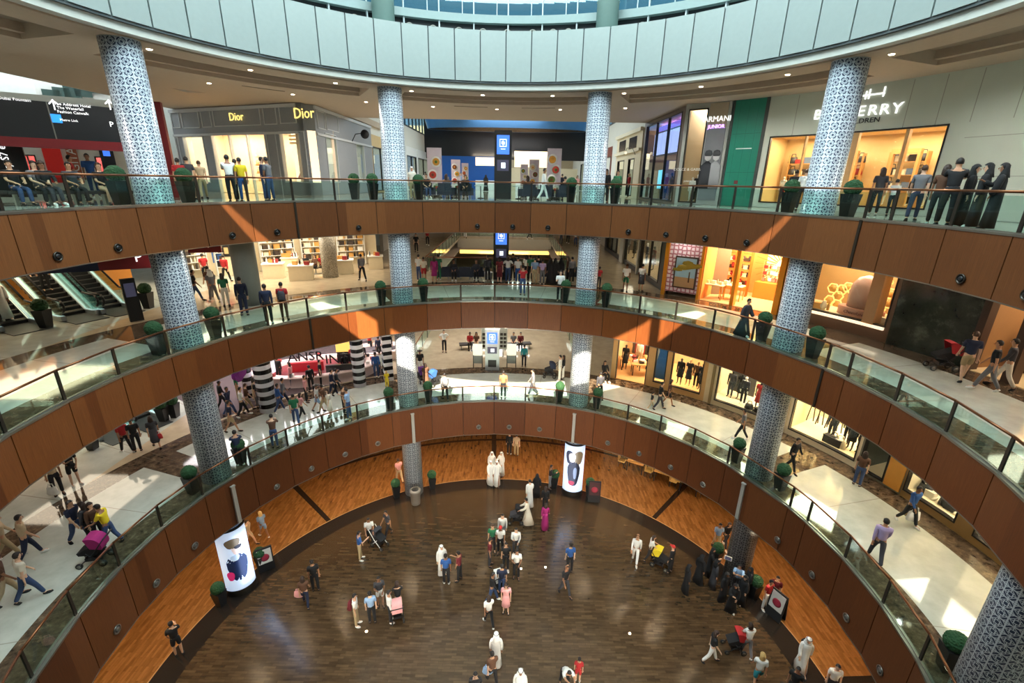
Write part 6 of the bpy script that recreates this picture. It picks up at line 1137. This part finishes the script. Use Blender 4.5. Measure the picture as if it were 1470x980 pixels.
# ================================================================ people: feet px, py | level | turn (0 to camera, 90 right, 180 away, 270 left) | pose | height | top | bottom | hair | label
PEOPLE = """
331 292 3 180 r 1.78 whS bkP h|man in white shirt and dark trousers leaning on the upper railing before the boutique
348 291 3 200 s 1.68 ylS blP h|person in yellow shirt and blue jeans at the upper railing
341 288 3 150 s 1.62 bkS bkP h|dark-dressed person half hidden behind the one in yellow
379 289 3 90 s 1.75 nvL dnP h|man in navy turned sideways at the upper railing
387 290 3 240 p 1.76 gyS dnP h|man in grey checked shirt and jeans with folded arms at the upper railing
260 284 3 170 w 1.7 rdS bkP h|person in red shirt walking beside the dark red pylon
273 284 3 180 s 1.72 dgS brP h|person in dark shirt walking right of the one in red on the upper gallery
290 283 3 180 v 1.66 bgS khP b|person in beige and khaki walking toward the boutique window
134 278 3 0 s 1.78 blS dnP h|man in bright blue shirt standing in the far left of the upper gallery
106 277 3 90 w 1.7 rdS gyP h|person in red walking behind the left benches
592 282 3 0 s 1.6 crS khP w|person with white headcloth standing beside the column, upper gallery
578 280 3 180 s 1.7 nvS bkP h|dark-dressed person before the golden shop on the upper gallery
780 291 3 90 w 1.75 whL whP h|blurred person in white walking right of the food boards
870 284 3 0 s 1.66 bkL bkP g|woman in black standing right of the column, upper gallery
886 283 3 20 s 1.62 gnL bkP g|woman in dark green top beside the cream classical shop
1155 297 3 180 s 1.68 whS bkP b|woman in white top before the golden window, left of the column
1141 297 3 180 s 1.66 bkS bkP h|person in black left of the woman in white before the golden window
1264 299 3 200 s 1.7 dgS bkP g|long-haired person in dark grey before the right part of the golden window
1288 300 3 160 s 1.3 whS bkP h|child in white and black before the right part of the golden window
1322 318 3 180 v 1.72 gyS nvP b|blurred person in grey tee walking at the right of the golden window
1354 324 3 170 s 1.62 brS bkP g|woman with long brown hair leaning her head on the man in black tee
1370 325 3 185 r 1.8 bkS bkP h|man in black tee leaning on the upper railing beside a brown-haired woman
1394 316 3 90 s 1.62 bkA - k|woman in black cloak, leftmost of the three at the far right railing
1414 317 3 270 s 1.64 bkA - k|woman in black cloak, middle one of the three at the far right railing
1438 319 3 270 p 1.62 bkA - k|woman in black cloak holding a blue bag, rightmost of the three
297 403 2 180 w 1.72 rdS bkP h|man in red shirt walking away on the middle gallery, left of a dark-clothed man
306 428 2 200 v 1.76 brS gyP h|man in olive brown shirt walking on the middle gallery
326 405 2 150 v 1.72 rdL bkP h|man in red walking nearest the grey column on the middle gallery
283 433 2 90 w 1.7 bkS dnP h|person in black with backpack striding right of the lattice column, middle gallery
309 433 2 200 w 1.72 gyS gyP w|man in grey with pale head scarf on the middle gallery
326 439 2 180 s 1.64 gnS cr2 g|woman in green top and cream trousers on the middle gallery
352 453 2 180 s 1.82 nvL nvP h|man in navy suit standing with his back turned, left of the other navy man
389 465 2 180 s 1.78 nvL bkP h|man in navy jacket at the middle railing beside the red-shirted one
410 459 2 170 s 1.74 rdS brP h|man in red shirt with grey backpack at the middle railing
521 403 2 200 w 1.74 gyL bkP h|man in grey walking alone before the beauty hall
602 404 2 150 s 1.72 whS dnP h|man in white tee and jeans near the left opening rail
609 405 2 170 s 1.6 crS rdS h|person in cream top and red shorts near the left opening rail
624 406 2 190 s 1.66 mgL mgK g|woman in magenta dress near the left opening rail
630 402 2 190 s 1.66 gnS gnP h|person in yellow-green behind the woman in magenta
717 406 2 180 s 1.66 mrD - g|woman in dark red dress before the black totem
729 406 2 180 h 1.72 whS dnP g|person in white tee and blue overalls before the totem
743 406 2 180 s 1.66 whS blP h|person in white and blue right of the overalls
750 424 2 180 r 1.72 rdS dnP h|person in red shirt and jeans leaning on the middle railing, centre
767 408 2 180 s 1.68 lbS khP h|person in light blue tee among the crowd at the opening
778 408 2 180 s 1.6 llS gyP h|person in lilac top among the crowd at the opening
789 407 2 180 s 1.62 bkA - k|woman in black cloak, leftmost of three among the crowd
796 407 2 180 s 1.62 bkA - k|woman in black cloak, middle of three among the crowd
804 406 2 170 s 1.6 bkA - k|woman in black cloak, rightmost of three among the crowd
761 403 2 180 s 1.7 gnS bkP h|person in green top behind the one in light blue
736 402 2 200 s 1.75 bkS bkP h|person in black right behind the blue overalls
814 404 2 260 s 1.65 brL bkP g|woman in brown turned sideways right of the black cloaks
803 433 2 0 p 1.72 whS bkP h|man in white tee holding a phone at the middle railing right of centre
859 413 2 180 w 1.35 rdS bkP h|child in red right of the column, middle gallery
614 352 2 180 w 1.7 rdS bkP h|person in red on the walkway left of the opening
598 362 2 0 w 1.7 bkS bkP h|person in black on the walkway left of the opening
805 352 2 180 s 1.7 bkS dgP h|person in black on the walkway right of the opening, farther one
815 349 2 0 w 1.7 rdS bkP h|person in red on the walkway right of the opening
826 353 2 180 w 1.7 whS dnP h|person in white on the walkway right of the opening
668 341 2 180 w 1.7 lbS whP h|person in pale blue crossing the bridge behind the opening
760 343 2 90 w 1.7 whS bkP h|person in white crossing the bridge right of the totem
897 418 2 180 w 1.7 whS gn1 b|person in white shirt and green shorts before the dark framed shop
919 418 2 160 s 1.66 whS dgK h|woman in white shirt and dark skirt before the dark framed shop
1064 481 2 60 v 1.68 dgA - h|woman in flowing dark grey dress walking before the orange-lit shop
1379 546 2 200 v 1.78 nvS khS b|man in navy tee and khaki shorts pushing the red and black stroller
1413 522 2 270 s 1.6 puS bkP b|person in purple top at the cafe counter at the right edge
1413 560 2 270 w 1.74 bkS gyP h|man in black tee and grey trousers striding at the right edge
1436 556 2 270 v 1.72 dgL crP h|blurred man in dark top and pale trousers at the right edge, behind another
1458 533 2 270 w 1.66 brS bgP g|blurred woman in brown at the right edge by the cafe
184 649 1 200 w 1.7 rdS bkP h|person in red on the left of the lowest gallery, near the escalator foot
199 648 1 180 s 1.7 bkS bkP o|person in black with a hat near the lowest escalator
226 642 1 180 w 1.66 dgD - g|woman in dark patterned dress walking near the lowest escalator
110 696 1 20 p 1.76 bkS bkS h|man in black tee and shorts holding a camera on the lowest gallery
86 709 1 0 s 1.72 bgS bkP h|person in beige shirt and black trousers with a white shopping bag
334 620 1 90 v 1.78 nvS khS h|man in navy tee and khaki shorts running right of the lattice column
350 597 1 90 w 1.74 whS bkP h|man in white shirt walking before the lit poster
357 590 1 100 w 1.68 brS khP b|person in brown walking beside the dark striped pillar
331 596 1 60 w 1.72 nvL dnP h|person in navy behind the running man
346 668 1 180 r 1.72 nvS bkP h|person in navy leaning on the lowest railing beside the left column
369 581 1 90 s 1.66 bgD - g|woman in beige before the striped pillar
372 584 1 60 s 1.7 bkS gyP h|man in black before the fat striped pillar
402 591 1 100 w 1.72 blL dnP h|man in blue jacket walking past the fat striped pillar
409 582 1 100 v 1.72 gyL nvP h|man in grey walking right of the fat striped pillar
441 577 1 90 s 1.66 pkL bkP h|person in pink before the oval counter
478 569 1 90 w 1.78 nvL nvP h|man in navy striding before the yellow poster
457 590 1 90 v 1.66 whS lbS o|person in white hat and striped top walking on the lowest gallery
426 608 1 180 w 1.72 gnS dnP h|person in green top on the lowest gallery
434 600 1 120 w 1.5 pkS bkP g|girl in pink walking beside the one in green
475 598 1 270 s 1.64 crD - g|woman in pale patterned dress near the lowest railing
467 591 1 250 w 1.68 brS khP h|person in brown beside the woman in pale dress
502 601 1 250 p 1.8 lbS dnP h|man in light blue shirt and jeans by the lowest railing
495 594 1 90 s 1.64 brS bkP h|person in brown beside the man in light blue
401 645 1 170 r 1.72 brL dnP h|person in brown top and jeans leaning on the lowest railing
541 542 1 180 s 1.76 blL dnP h|man in blue at the make-up counters
547 538 1 180 s 1.7 whL bkP h|person in white and black next to the man in blue
532 506 1 150 s 1.68 rdS bkP g|woman in red at the pale oval counter
554 542 1 180 w 1.74 whL dgP h|person in white jacket right of the make-up counters
556 556 1 180 s 1.1 ylS ylP y|child in yellow near the lattice column, lowest gallery
485 566 1 90 w 1.7 dgL bkP h|person in dark grey behind the striding navy man
380 565 1 90 w 1.7 bkL bkP g|woman in black between the striped pillars
448 562 1 200 s 1.7 bkL bkP h|person in black at the oval counter
604 538 1 0 s 1.76 bkS whP o|person in black hat and pale trousers right of the column, lowest gallery
612 556 1 200 w 1.64 brD - g|woman in brown dress beside the toy stroller
638 505 1 0 h 1.74 whS bkP h|man in white shirt standing alone in the lowest corridor
640 576 1 190 w 1.72 gyL bkP h|person with grey backpack at the lowest railing, centre left
722 577 1 180 s 1.72 orS bkP h|person in orange top with raised arms at the lowest railing, centre
752 527 1 180 s 1.66 tlL bkP h|woman in teal top standing right of the right lectern
765 567 1 270 w 1.74 gyL dgP h|man in grey walking on the sunlit floor
803 546 1 270 s 1.76 whL whP h|man in white clothes pushing a stroller on the sunlit floor
808 544 1 270 s 1.66 bkL whP g|long-haired woman beside the man in white
860 572 1 200 w 1.74 dgL bkP h|person in dark grey right of the sunlit column
934 587 1 100 w 1.1 bkS bgP h|blurred child in dark top before the amber shop
945 587 1 100 w 1.74 bkS dgP h|man in black walking with a child before the amber shop
958 581 1 100 v 1.66 brS bkS g|woman in brown walking before the blue dress photo
1063 630 1 270 w 1.72 gyS bkP h|man in grey tee striding on the pale floor, lowest gallery right
1134 675 1 60 v 1.74 bkL bkP h|man in black striding between the column and the pale window
1229 697 1 180 s 1.68 brS dnP g|person in brown top and jeans at the pale glowing window
1300 751 1 60 w 1.76 blL bkP h|man in blue top carrying a white bag on the lowest gallery right
1254 806 1 200 w 1.8 llL dgP h|man in lilac shirt striding on the lowest gallery near the right railing
117 777 1 40 w 1.76 nvS dnP h|man in navy tee with yellow print and jeans, lowest gallery left
146 778 1 30 s 1.66 brL bkP g|woman with brown hair behind the one in yellow
163 782 1 240 t 1.74 ylS dnP h|man in bright yellow tee pushing the magenta stroller
135 776 1 230 s 1.62 dgL bkP g|woman in black beside the magenta stroller
46 802 1 90 w 1.78 bgS nvP h|blurred man in beige shirt striding at the left edge
46 860 1 100 v 1.76 crS dnP h|blurred man in cream shirt and jeans at the left edge, nearest one
16 862 1 80 w 1.7 brS bgP h|blurred person in brown at the left edge beside the man in cream
14 800 1 80 v 1.7 bgL khP b|blurred person in sand-coloured clothes at the very left edge
258 940 0 180 p 1.74 bkS bkS h|person in black tee and shorts standing alone near the lower left
360 783 0 60 w 1.66 bgS bgS b|person in light brown walking behind the lit poster
380 770 0 200 w 1.64 lbS lbS y|blonde woman in blue and white walking beyond the floor sign
454 848 0 180 s 1.8 bkS bkP h|man in black tee and trousers seen from behind on the left
440 869 0 170 w 1.66 brS nvP g|woman in dark green-brown top with pink bag beside the man in black
518 803 0 90 p 1.74 blS khP h|person in dark blue top left of the white stroller
532 779 0 0 t 1.7 whS bkP h|person in white tee behind the black and white stroller
558 769 0 300 w 1.72 dgS bkP h|person in dark top leaning over the black and white stroller
513 897 0 80 s 1.74 whS khP h|man in white tee and khaki trousers with a maroon backpack
535 894 0 180 s 1.74 lbS bkP h|man in blue striped shirt with his back turned in a standing group
547 869 0 0 p 1.7 dgS whS h|person in dark patterned shirt and white shorts facing the man in stripes
561 892 0 100 s 1.74 whL bkP h|man in white shirt and black trousers in the group of four
573 878 0 180 t 1.66 bkL khP g|woman in black beside the pink stroller
635 824 0 20 s 1.76 whR - w|man in white robe and headcloth beside two standing men
641 838 0 180 s 1.76 blS bkP h|man in blue shirt with his back turned near the white robe
660 833 0 250 p 1.74 mrS bkP h|man in dark red shirt raising a phone near the white robe
707 791 0 0 s 1.7 gnS bkP b|person in dark green top behind the central group
721 776 0 0 s 1.74 whL gyP h|person in white at the back of the central group
718 794 0 0 s 1.74 whS bkP c|person in white tee with red cap in the central group
703 812 0 90 s 1.7 mrS dgP h|person in maroon top at the left of the central group
726 818 0 0 s 1.7 bkS bkP h|person in black in the middle of the central group
740 796 0 0 p 1.72 whL dgP h|person in white long-sleeved shirt at the right of the central group
741 829 0 0 p 1.74 whS bkP h|person in white and red tee at the right front of the central group
706 863 0 90 w 1.74 bkL dnP h|person in black top and jeans striding below the central group
720 852 0 180 s 1.7 nvS dnP h|person in navy behind the white stroller
726 878 0 0 s 1.64 pkD - g|woman in pink dress below the central group
702 897 0 200 w 1.66 whS bkP g|woman in white and black carrying a bag below the central group
712 956 0 180 s 1.76 whR - w|person in white robe with pointed white headcloth near the bottom centre
707 982 0 200 w 1.68 brS bkP h|person in brown top with pale blue bag near the bottom centre
683 1012 0 0 s 1.7 bkS bkP h|person in black at the bottom edge left of the brown top
746 1008 0 0 s 1.7 whR - w|person in white headcloth at the bottom edge
809 984 0 20 b 1.72 whS bkP h|person in white tee bending forward at the bottom edge
829 978 0 180 s 1.25 rdS rdS h|child in red at the bottom edge
817 821 0 200 s 1.76 blS bkP h|man in blue shirt with his back turned right of the centre
810 853 0 40 w 1.76 bkS dgP n|bald man in black tee walking right of the centre
911 806 0 0 w 1.74 whL whP n|man in white clothes with a strap across the chest
931 805 0 100 t 1.64 whS bkP g|woman in white top beside the yellow stroller
961 822 0 250 s 1.68 bkL bkP c|woman in black with red headwear right of the yellow stroller
983 849 0 120 s 1.6 bkA - k|woman in black cloak standing apart, leftmost of the cloaked group
1001 836 0 150 s 1.66 bkA - k|woman in black cloak second from the left, back turned
1016 824 0 90 p 1.62 bkA - k|woman in black cloak raising her hands beside the planter
1022 842 0 120 s 1.6 dgA - k|woman in patterned dark cloak with grey bag
1036 861 0 60 s 1.62 bkA - k|woman in black cloak beneath the raised tablet
1054 851 0 0 u 1.72 lbS bkP h|man in light blue tee before the right column
1048 877 0 20 p 1.6 bkA - k|woman in black cloak, frontmost of the cloaked group
1062 866 0 330 s 1.62 bkA - k|woman in spotted black cloak below the right planter
1070 853 0 300 s 1.6 bkA - k|woman in black cloak nearest the right planter
1097 874 0 60 s 1.7 rdS whP h|person in red shirt and white trousers by the white-faced sign
1107 868 0 0 s 1.68 mrS bkP h|person in dark maroon behind the white-faced sign
1018 949 0 110 w 1.7 bkS whP g|woman in black top and white trousers walking lower right
1070 940 0 220 t 1.66 whS gyP g|woman in white pushing the red stroller lower right
1084 985 0 200 v 1.74 whS tlS y|person in white tee and teal shorts walking lower right
1148 960 0 20 w 1.76 whR - w|man in white robe with black and white backpack lower right
1188 1000 0 30 s 1.7 whS bkP h|person in white at the bottom edge, far lower right
1133 1004 0 0 s 1.7 bkS bkP h|person in black at the bottom edge, lower right
1027 788 0 20 w 1.74 lbS khP h|person in pale blue and khaki walking behind the right planter
1040 785 0 40 v 1.66 bkL dgP g|woman in dark clothes beside the one in pale blue
704 694 0 20 w 1.74 whR - w|man in white robe, front left of the four white-robed men
713 695 0 0 w 1.78 whR - w|man in white robe, front right of the four white-robed men
706 682 0 0 s 1.76 whR - w|man in white robe, back left of the four white-robed men
720 682 0 320 p 1.76 whR - w|man in white robe, back right of the four white-robed men
760 724 0 200 w 1.76 whR - h|person in long white robe walking away beside a black cloak
770 713 0 180 s 1.62 bkA - k|woman in black cloak walking beside the long white robe
757 752 0 270 t 1.76 crR - h|man in cream robe pushing the dark stroller
782 733 0 180 s 1.66 bkL bkP g|woman in black above the one in magenta
782 757 0 180 w 1.62 mgL mgG g|woman in magenta gown walking away
789 701 0 90 p 1.72 bkL gyP h|person in black left of the butterfly poster
574 691 0 200 w 1.7 pkS bgP b|person in pink top behind the left-of-centre planter
731 652 0 180 s 1.74 bkL bkP h|person in black at the far back of the ground floor
741 654 0 180 s 1.72 bgS khP h|person in beige at the far back of the ground floor
"""
PEOPLE += '''
402 548 1 150 s 1.7 bkL bkP h|person in black left of the oval make-up counter
497 541 1 200 s 1.68 bkL dgP g|woman in black near the yellow poster
508 530 1 160 s 1.7 rdL bkP h|person in red behind the yellow poster
522 527 1 180 s 1.7 bkL bkP h|person in black at the middle of the pale oval counter
545 515 1 180 s 1.7 nvL bkP h|person in navy deep in the make-up shop
560 510 1 160 s 1.7 bkL bkP g|long-haired woman in black deep in the make-up shop
420 556 1 250 s 1.66 pkL gyP g|woman in pink and grey left of the oval counter
462 553 1 90 s 1.7 bkS bkP h|person in black tee in front of the oval counter
320 586 1 100 w 1.7 bkL bkP h|person in black at the left of the lit poster
343 573 1 90 s 1.6 gnS khP b|person in green and khaki beside the lit poster
700 404 2 180 s 1.7 dgL bkP h|person in dark grey left of the middle totem
772 405 2 190 s 1.7 bkS bgP h|person in black tee and beige trousers behind the crowd
755 402 2 180 s 1.66 crS bkP g|woman in cream top behind the one in red at the opening
820 406 2 200 s 1.68 gyL bkP h|person in grey rightmost of the crowd at the opening
'''
cols_fix = {'cr2': 'crP', 'gn1': 'gnS'}
for line in PEOPLE.strip().split('\n'):
    if '|' not in line: continue
    spec, lb = line.split('|'); q = spec.split(); px, py = float(q[0]), float(q[1]); lv = int(q[2]); z = ZF[lv]; pose, h = q[4], float(q[5])
    p = at(px, py, z)
    if lv == 3:      # the floor is seen at a grazing angle: take the distance from the railing or the wall behind
        d_ = {331: 0, 348: 0, 341: .35, 379: .2, 387: 0, 1322: .9, 1354: 0, 1370: 0, 1394: .6, 1414: .5, 1438: .4, 780: 2.2, 870: 1.2, 886: 1.6, 1155: 2.6, 1141: 2.7, 1264: 2.8, 1288: 3.0, 592: 1.2, 578: 4.5, 134: 7., 106: 6., 260: 3.2, 273: 3.2, 290: 4.2}.get(int(px), 2)
        u, _ = Arc(12.68 + d_).px(px, 262); x, y = P2(12.68 + d_, u); p = Vector((x, y, z))
    else:
        rr, aa = pol(p)
        if lv in (1, 2) and rr < 12.62: x, y = P2(12.62, aa); p = Vector((x, y, z))
    th = atan2(CAM.y - p.y, CAM.x - p.x) + radians(float(q[3]))
    figure('person: ' + lb if False else lb, p, th, pose, h, cols_fix.get(q[6], q[6]), cols_fix.get(q[7], q[7]) if q[7] != '-' else '', q[8])
for i, (x, y, t, bt, hr, lb) in enumerate(((-8.6, 27, 'rdL', 'bkP', 'h', 'red top'), (-7.4, 31, 'whS', 'dnP', 'h', 'white tee'), (-9.2, 35, 'bkL', 'bkP', 'g', 'black with long hair'), (-6.5, 38, 'gyS', 'bkP', 'h', 'grey tee'), (-4.5, 33, 'lbS', 'khP', 'h', 'light blue tee'), (-2.6, 40, 'bkA', '', 'k', 'black cloak'), (2.6, 36, 'whS', 'gyP', 'b', 'white tee and grey trousers'), (4.6, 30, 'nvL', 'bkP', 'h', 'navy'), (6.4, 34, 'pkS', 'whP', 'g', 'pink top'), (7.8, 28, 'bkL', 'dnP', 'h', 'black jacket'), (5.4, 42, 'crS', 'bkP', 'h', 'cream top'), (8.2, 39, 'gnS', 'bgP', 'h', 'green tee'))):
    figure('person in %s far down the upper corridor, %s of the totem' % (lb, 'left' if x < 0 else 'right'), Vector((x, y, 17.18)), radians(90 if i % 2 else -80), 'wsv'[i % 3], 1.7, t, bt, hr)
# seated people on benches and chairs
def seated(x, y, z, ang, top, bot, hair, lb, h=1.7): return figure(lb, Vector((x, y, z)), ang, 'x', h, top, bot, hair)
SEATS = [(20, 21.5, 'bkS', 'dnP', 'h', 'seated person in black on the first bench from the left edge'), (55, 21.5, 'gyS', 'bkP', 'h', 'seated man in light grey shirt on the second bench from the left edge'), (66, 21.5, 'bkL', 'dgP', 'g', 'seated woman in black on the second bench from the left edge'), (104, 21.5, 'dgS', 'bkP', 'h', 'seated person in dark grey on the third bench from the left edge'), (147, 21.5, 'bkS', 'bgS', 'b', 'seated person in black with bare legs on the fourth bench')]
for px, d_, t, bt, hr, lb in SEATS: p = bypx(px, d_); seated(p[0], p[1], Z if False else 17.18, atan2(CAM.y - p[1], CAM.x - p[0]) + .4, t, bt, hr, lb)
for i, (px, t, bt, hr, lb) in enumerate(((612, 'bkS', 'dnP', 'h', 'seated person in black in the first cafe armchair, upper gallery'), (641, 'gyS', 'bkP', 'g', 'seated person in grey in the second cafe armchair, upper gallery'), (668, 'bkL', 'bkP', 'h', 'seated person in black in the third cafe armchair, upper gallery'), (757, 'brS', 'bkP', 'g', 'seated person in brown in the armchair right of the upper totem'), (811, 'bkL', 'dgP', 'h', 'seated person in black in the rightmost cafe armchair'))):
    p = bypx(px, 28.75); a = (.4, -.3, .1, .4, -.3, .1)[(0, 1, 2, 3, 3, 5)[i]] + (pi if px in (641, 757, 811) else 0); seated(p[0], p[1], 17.18, a - pi / 2, t, bt, hr, lb)
for px, py, t, bt, hr, lb, z in ((675, 499, 'rdL', 'bkP', 'h', 'seated person in red left of the silver totem', 6.), (684, 499, 'brS', 'bgP', 'g', 'seated person in brown left of the silver totem', 6.), (737, 499, 'gyS', 'dgP', 'h', 'seated person in grey right of the silver totem', 6.), (747, 499, 'mrL', 'bkP', 'h', 'seated person in maroon right of the silver totem', 6.), (652, 400, 'bkL', 'bkP', 'h', 'seated person in black in the lounge armchair, middle gallery', 12.), (684, 400, 'dgL', 'bkP', 'h', 'seated person in grey in the lounge armchair, middle gallery', 12.)):
    p = at(px, py + 1, z); seated(p.x, p.y - .05, z, atan2(CAM.y - p.y, CAM.x - p.x), t, bt, hr, lb)
# stools and customers in the beauty hall, woman on a stool in the amber shop
def stool(p, lb):
    r = thing('stool', lb, 'stool', p); b = MB(); b.lathe([(.2, .38), (.2, .43)], 16); ob('seat', b, BLACK, r); b = MB(); b.lathe([(.2, 0), (.2, .02), (.03, .04), (.03, .38)], 14); ob('pedestal', b, STEEL, r)
for px, py, t, bt, hr, lb in ((441, 392, 'bkL', 'bkP', 'g', 'dark-dressed woman at the beauty hall tables'), (454, 393, 'brL', 'bkP', 'g', 'brown-haired woman at the beauty hall tables'), (463, 392, 'rdS', 'bkP', 'g', 'woman in red top at the beauty hall tables'), (415, 384, 'bkL', 'bkP', 'h', 'person in black behind the beauty hall tables'), (867, 545, 'bkL', 'bkP', 'g', 'woman in black at the left of the amber shop')):
    z = 12. if py < 500 else 6.; p = at(px, py, z); stool(p, 'round black stool under the ' + lb); seated(p.x, p.y, z, atan2(CAM.y - p.y, CAM.x - p.x) + (.5 if px % 2 else -.8), t, bt, hr, 'seated ' + lb)
for px, py, t, bt, hr, lb, po in ((375, 377, 'bkL', 'bkP', 'g', 'woman in black far back at the left of the beauty hall', 's'), (400, 374, 'dgL', 'bkP', 'h', 'person in dark grey far back in the beauty hall', 's'), (388, 372, 'bkS', 'bkP', 'h', 'person in black far back in the beauty hall', 'p')):
    p = at(px, py, 12.); figure(lb, p, atan2(CAM.y - p.y, CAM.x - p.x) + 2.5, po, 1.7, t, bt, hr)
# people riding the left escalators (middle gallery to upper)
for (bx, by, s_), t, bt, hr, lb, po in (((*ESC[1], 2.4), 'bgS', 'bkP', 'b', 'woman in beige top and dark trousers riding the left-hand escalator', 's'), ((*ESC[1], 3.3), 'bkS', 'bkP', 'h', 'person in black riding behind the woman in beige', 's'), ((*ESC[2], 1.2), 'whR', '', 'w', 'man in white robe riding the escalator at the left edge, lower one', 's'), ((*ESC[2], 2.4), 'whR', '', 'w', 'man in white robe riding the escalator at the left edge, upper one', 's')):
    d = Vector((-sin(ea), cos(ea))); z = 12. + max(.03, (s_ - .9) * 4.6 / 7.3 + .05); figure(lb, Vector((bx + d.x * s_, by + d.y * s_, z)), ea - pi / 2, po, 1.74, t, bt, hr)
# ---------------- strollers and bags
def stroller(px, py, lv, turn, body, lb, frame='bk'):
    z = ZF[lv]; p = at(px, py, z); th = atan2(CAM.y - p.y, CAM.x - p.x) + radians(turn); r = thing('stroller', lb, 'stroller', p, th - pi / 2); fm = cm(frame)
    for sx in (-.24, .24):
        for sy, rr in ((-.3, .12), (.36, .1)): b = MB(); M = Matrix.Translation((sx, sy, rr)) @ Matrix.Rotation(pi / 2, 4, 'Y'); b.lathe([(rr, -.025), (rr, .025)], 16, M=M); b.lathe([(rr * .6, -.03), (rr * .6, .03)], 12, mi=1, M=M); ob('wheel', b, [BLACK, STEEL], r)
    b = MB()
    for sx in (-.24, .24): b.tube([(sx, .36, .1), (sx, -.1, .5), (sx, -.5, 1.02)], .018, 6); b.tube([(sx, -.3, .12), (sx, .1, .55)], .018, 6)
    ob('frame', b, fm, r); b = MB(); b.cyl((-.25, -.5, 1.02), (.25, -.5, 1.02), .022, 8); ob('handle', b, BLACK, r)
    b = MB(); b.hexa([(-.2, -.18, .42), (.2, -.18, .42), (.2, .32, .46), (-.2, .32, .46), (-.2, -.28, .86), (.2, -.28, .86), (.2, .36, .56), (-.2, .36, .56)]); ob('seat', b, cm('bk' if body != 'bk' else 'dg'), r)
    b = MB(); n = 10; vs = []
    for i in range(n + 1):
        a = radians(200 - 130 * i / n)
        for x in (-.22, .22): vs.append((x, -.05 + .34 * cos(a), .74 + .34 * sin(a)))
    b.add(vs, [(2 * i, 2 * i + 1, 2 * i + 3, 2 * i + 2) for i in range(n)]); b.add([v for v in vs if v[0] < 0] + [(-.22, -.05, .7)], [tuple(range(n + 2))]); b.add([v for v in vs if v[0] > 0] + [(.22, -.05, .7)], [tuple(range(n + 2))]); ob('hood', b, cm(body), r)
    b = MB(); b.box(-.18, .18, -.25, .2, .2, .32); ob('basket', b, BLACK, r)
for a in ((1350, 530, 2, 300, 'rd', 'red and black stroller before the dark green marble wall'), (140, 806, 1, 235, 'mg', 'magenta and purple stroller beside the lowest railing on the left'), (625, 553, 1, 120, 'bl', 'small blue stroller right of the left-of-centre column'), (606, 548, 1, 200, 'pu', 'stroller with purple and green toys beside the black-hatted person'), (789, 541, 1, 270, 'nv', 'navy and white stroller on the sunlit floor'), (545, 783, 0, 40, 'dg', 'black and white stroller on the ground floor, left of centre', 'wh'), (571, 886, 0, 180, 'pk', 'pink stroller in the group of four on the ground floor'), (741, 749, 0, 270, 'bk', 'dark stroller pushed by the man in cream robe'), (715, 842, 0, 200, 'wh', 'white stroller below the central group'), (946, 812, 0, 80, 'yl', 'yellow stroller between two women on the ground floor'), (1053, 932, 0, 300, 'rd', 'red stroller pushed by the woman in white, lower right')): stroller(*a)
def bag(px, py, lv, c, lb, dz=.35, sc=1.4, k='handbag'):
    p = at(px, py, ZF[lv]); rr, aa = pol(p)
    if lv and rr < 12.7: p = Vector((*P2(12.7, aa), p.z))
    o = lob(k, GOODS[k], cm(c), None); o.location = p + Vector((0, 0, dz)); o.scale = (sc,) * 3; tag(o, lb, 'bag')
for a in ((78, 712, 1, 'wh', 'white shopping bag carried by the person in beige shirt', .1, 1.6), (1307, 752, 1, 'wh', 'white shopping bag carried by the man in blue top', .2, 1.8), (431, 868, 0, 'pk', 'pink bag carried by the woman left of the man in black', .5), (700, 980, 0, 'lb', 'pale blue bag carried by the person in brown', .55), (233, 642, 1, 'rd', 'red bag carried by the woman in dark dress', .5, 1.1)): bag(*a)
def backpack(px, py, lv, turn, c, lb):
    p = at(px, py, ZF[lv]); rr, aa = pol(p)
    if lv and rr < 12.62: p = Vector((*P2(12.62, aa), p.z))
    th = atan2(CAM.y - p.y, CAM.x - p.x) + radians(turn); b = MB(); b.lathe([(.13, .98), (.16, 1.03), (.16, 1.28), (.1, 1.38)], 12, (0, -.2, 0), sy=.55); b.box(-.1, .1, -.3, -.26, 1.02, 1.18)
    for sx in (-.1, .1): b.tube([(sx, -.16, 1.36), (sx, 0, 1.46), (sx, .1, 1.3)], .02, 6)
    tag(ob('backpack', b, cm(c), None, (p.x, p.y, p.z), th - pi / 2), lb, 'backpack')
for a in ((410, 459, 2, 170, 'dg', 'grey backpack on the man in red at the middle railing'), (513, 897, 0, 80, 'mr', 'maroon backpack on the man in khaki trousers'), (640, 576, 1, 190, 'gy', 'grey backpack on the person at the lowest railing, centre left'), (1148, 960, 0, 20, 'bk', 'black backpack on the man in white robe, lower right'), (283, 433, 2, 90, 'bk', 'black backpack on the person striding right of the lattice column')): backpack(*a)
p = at(1038, 835, 0); b = MB(); b.box(-.16, .16, -.012, .012, -.11, .11); b.box(-.13, .13, -.014, -.0125, -.09, .09, 1); tag(ob('tablet', b, [WHITE, mat('lit dark screen', (60, 60, 80), .5, 0, .6)], None, p + Vector((0, 0, 1.45)), -.5), 'white-framed tablet held up by the cloaked group', 'tablet')
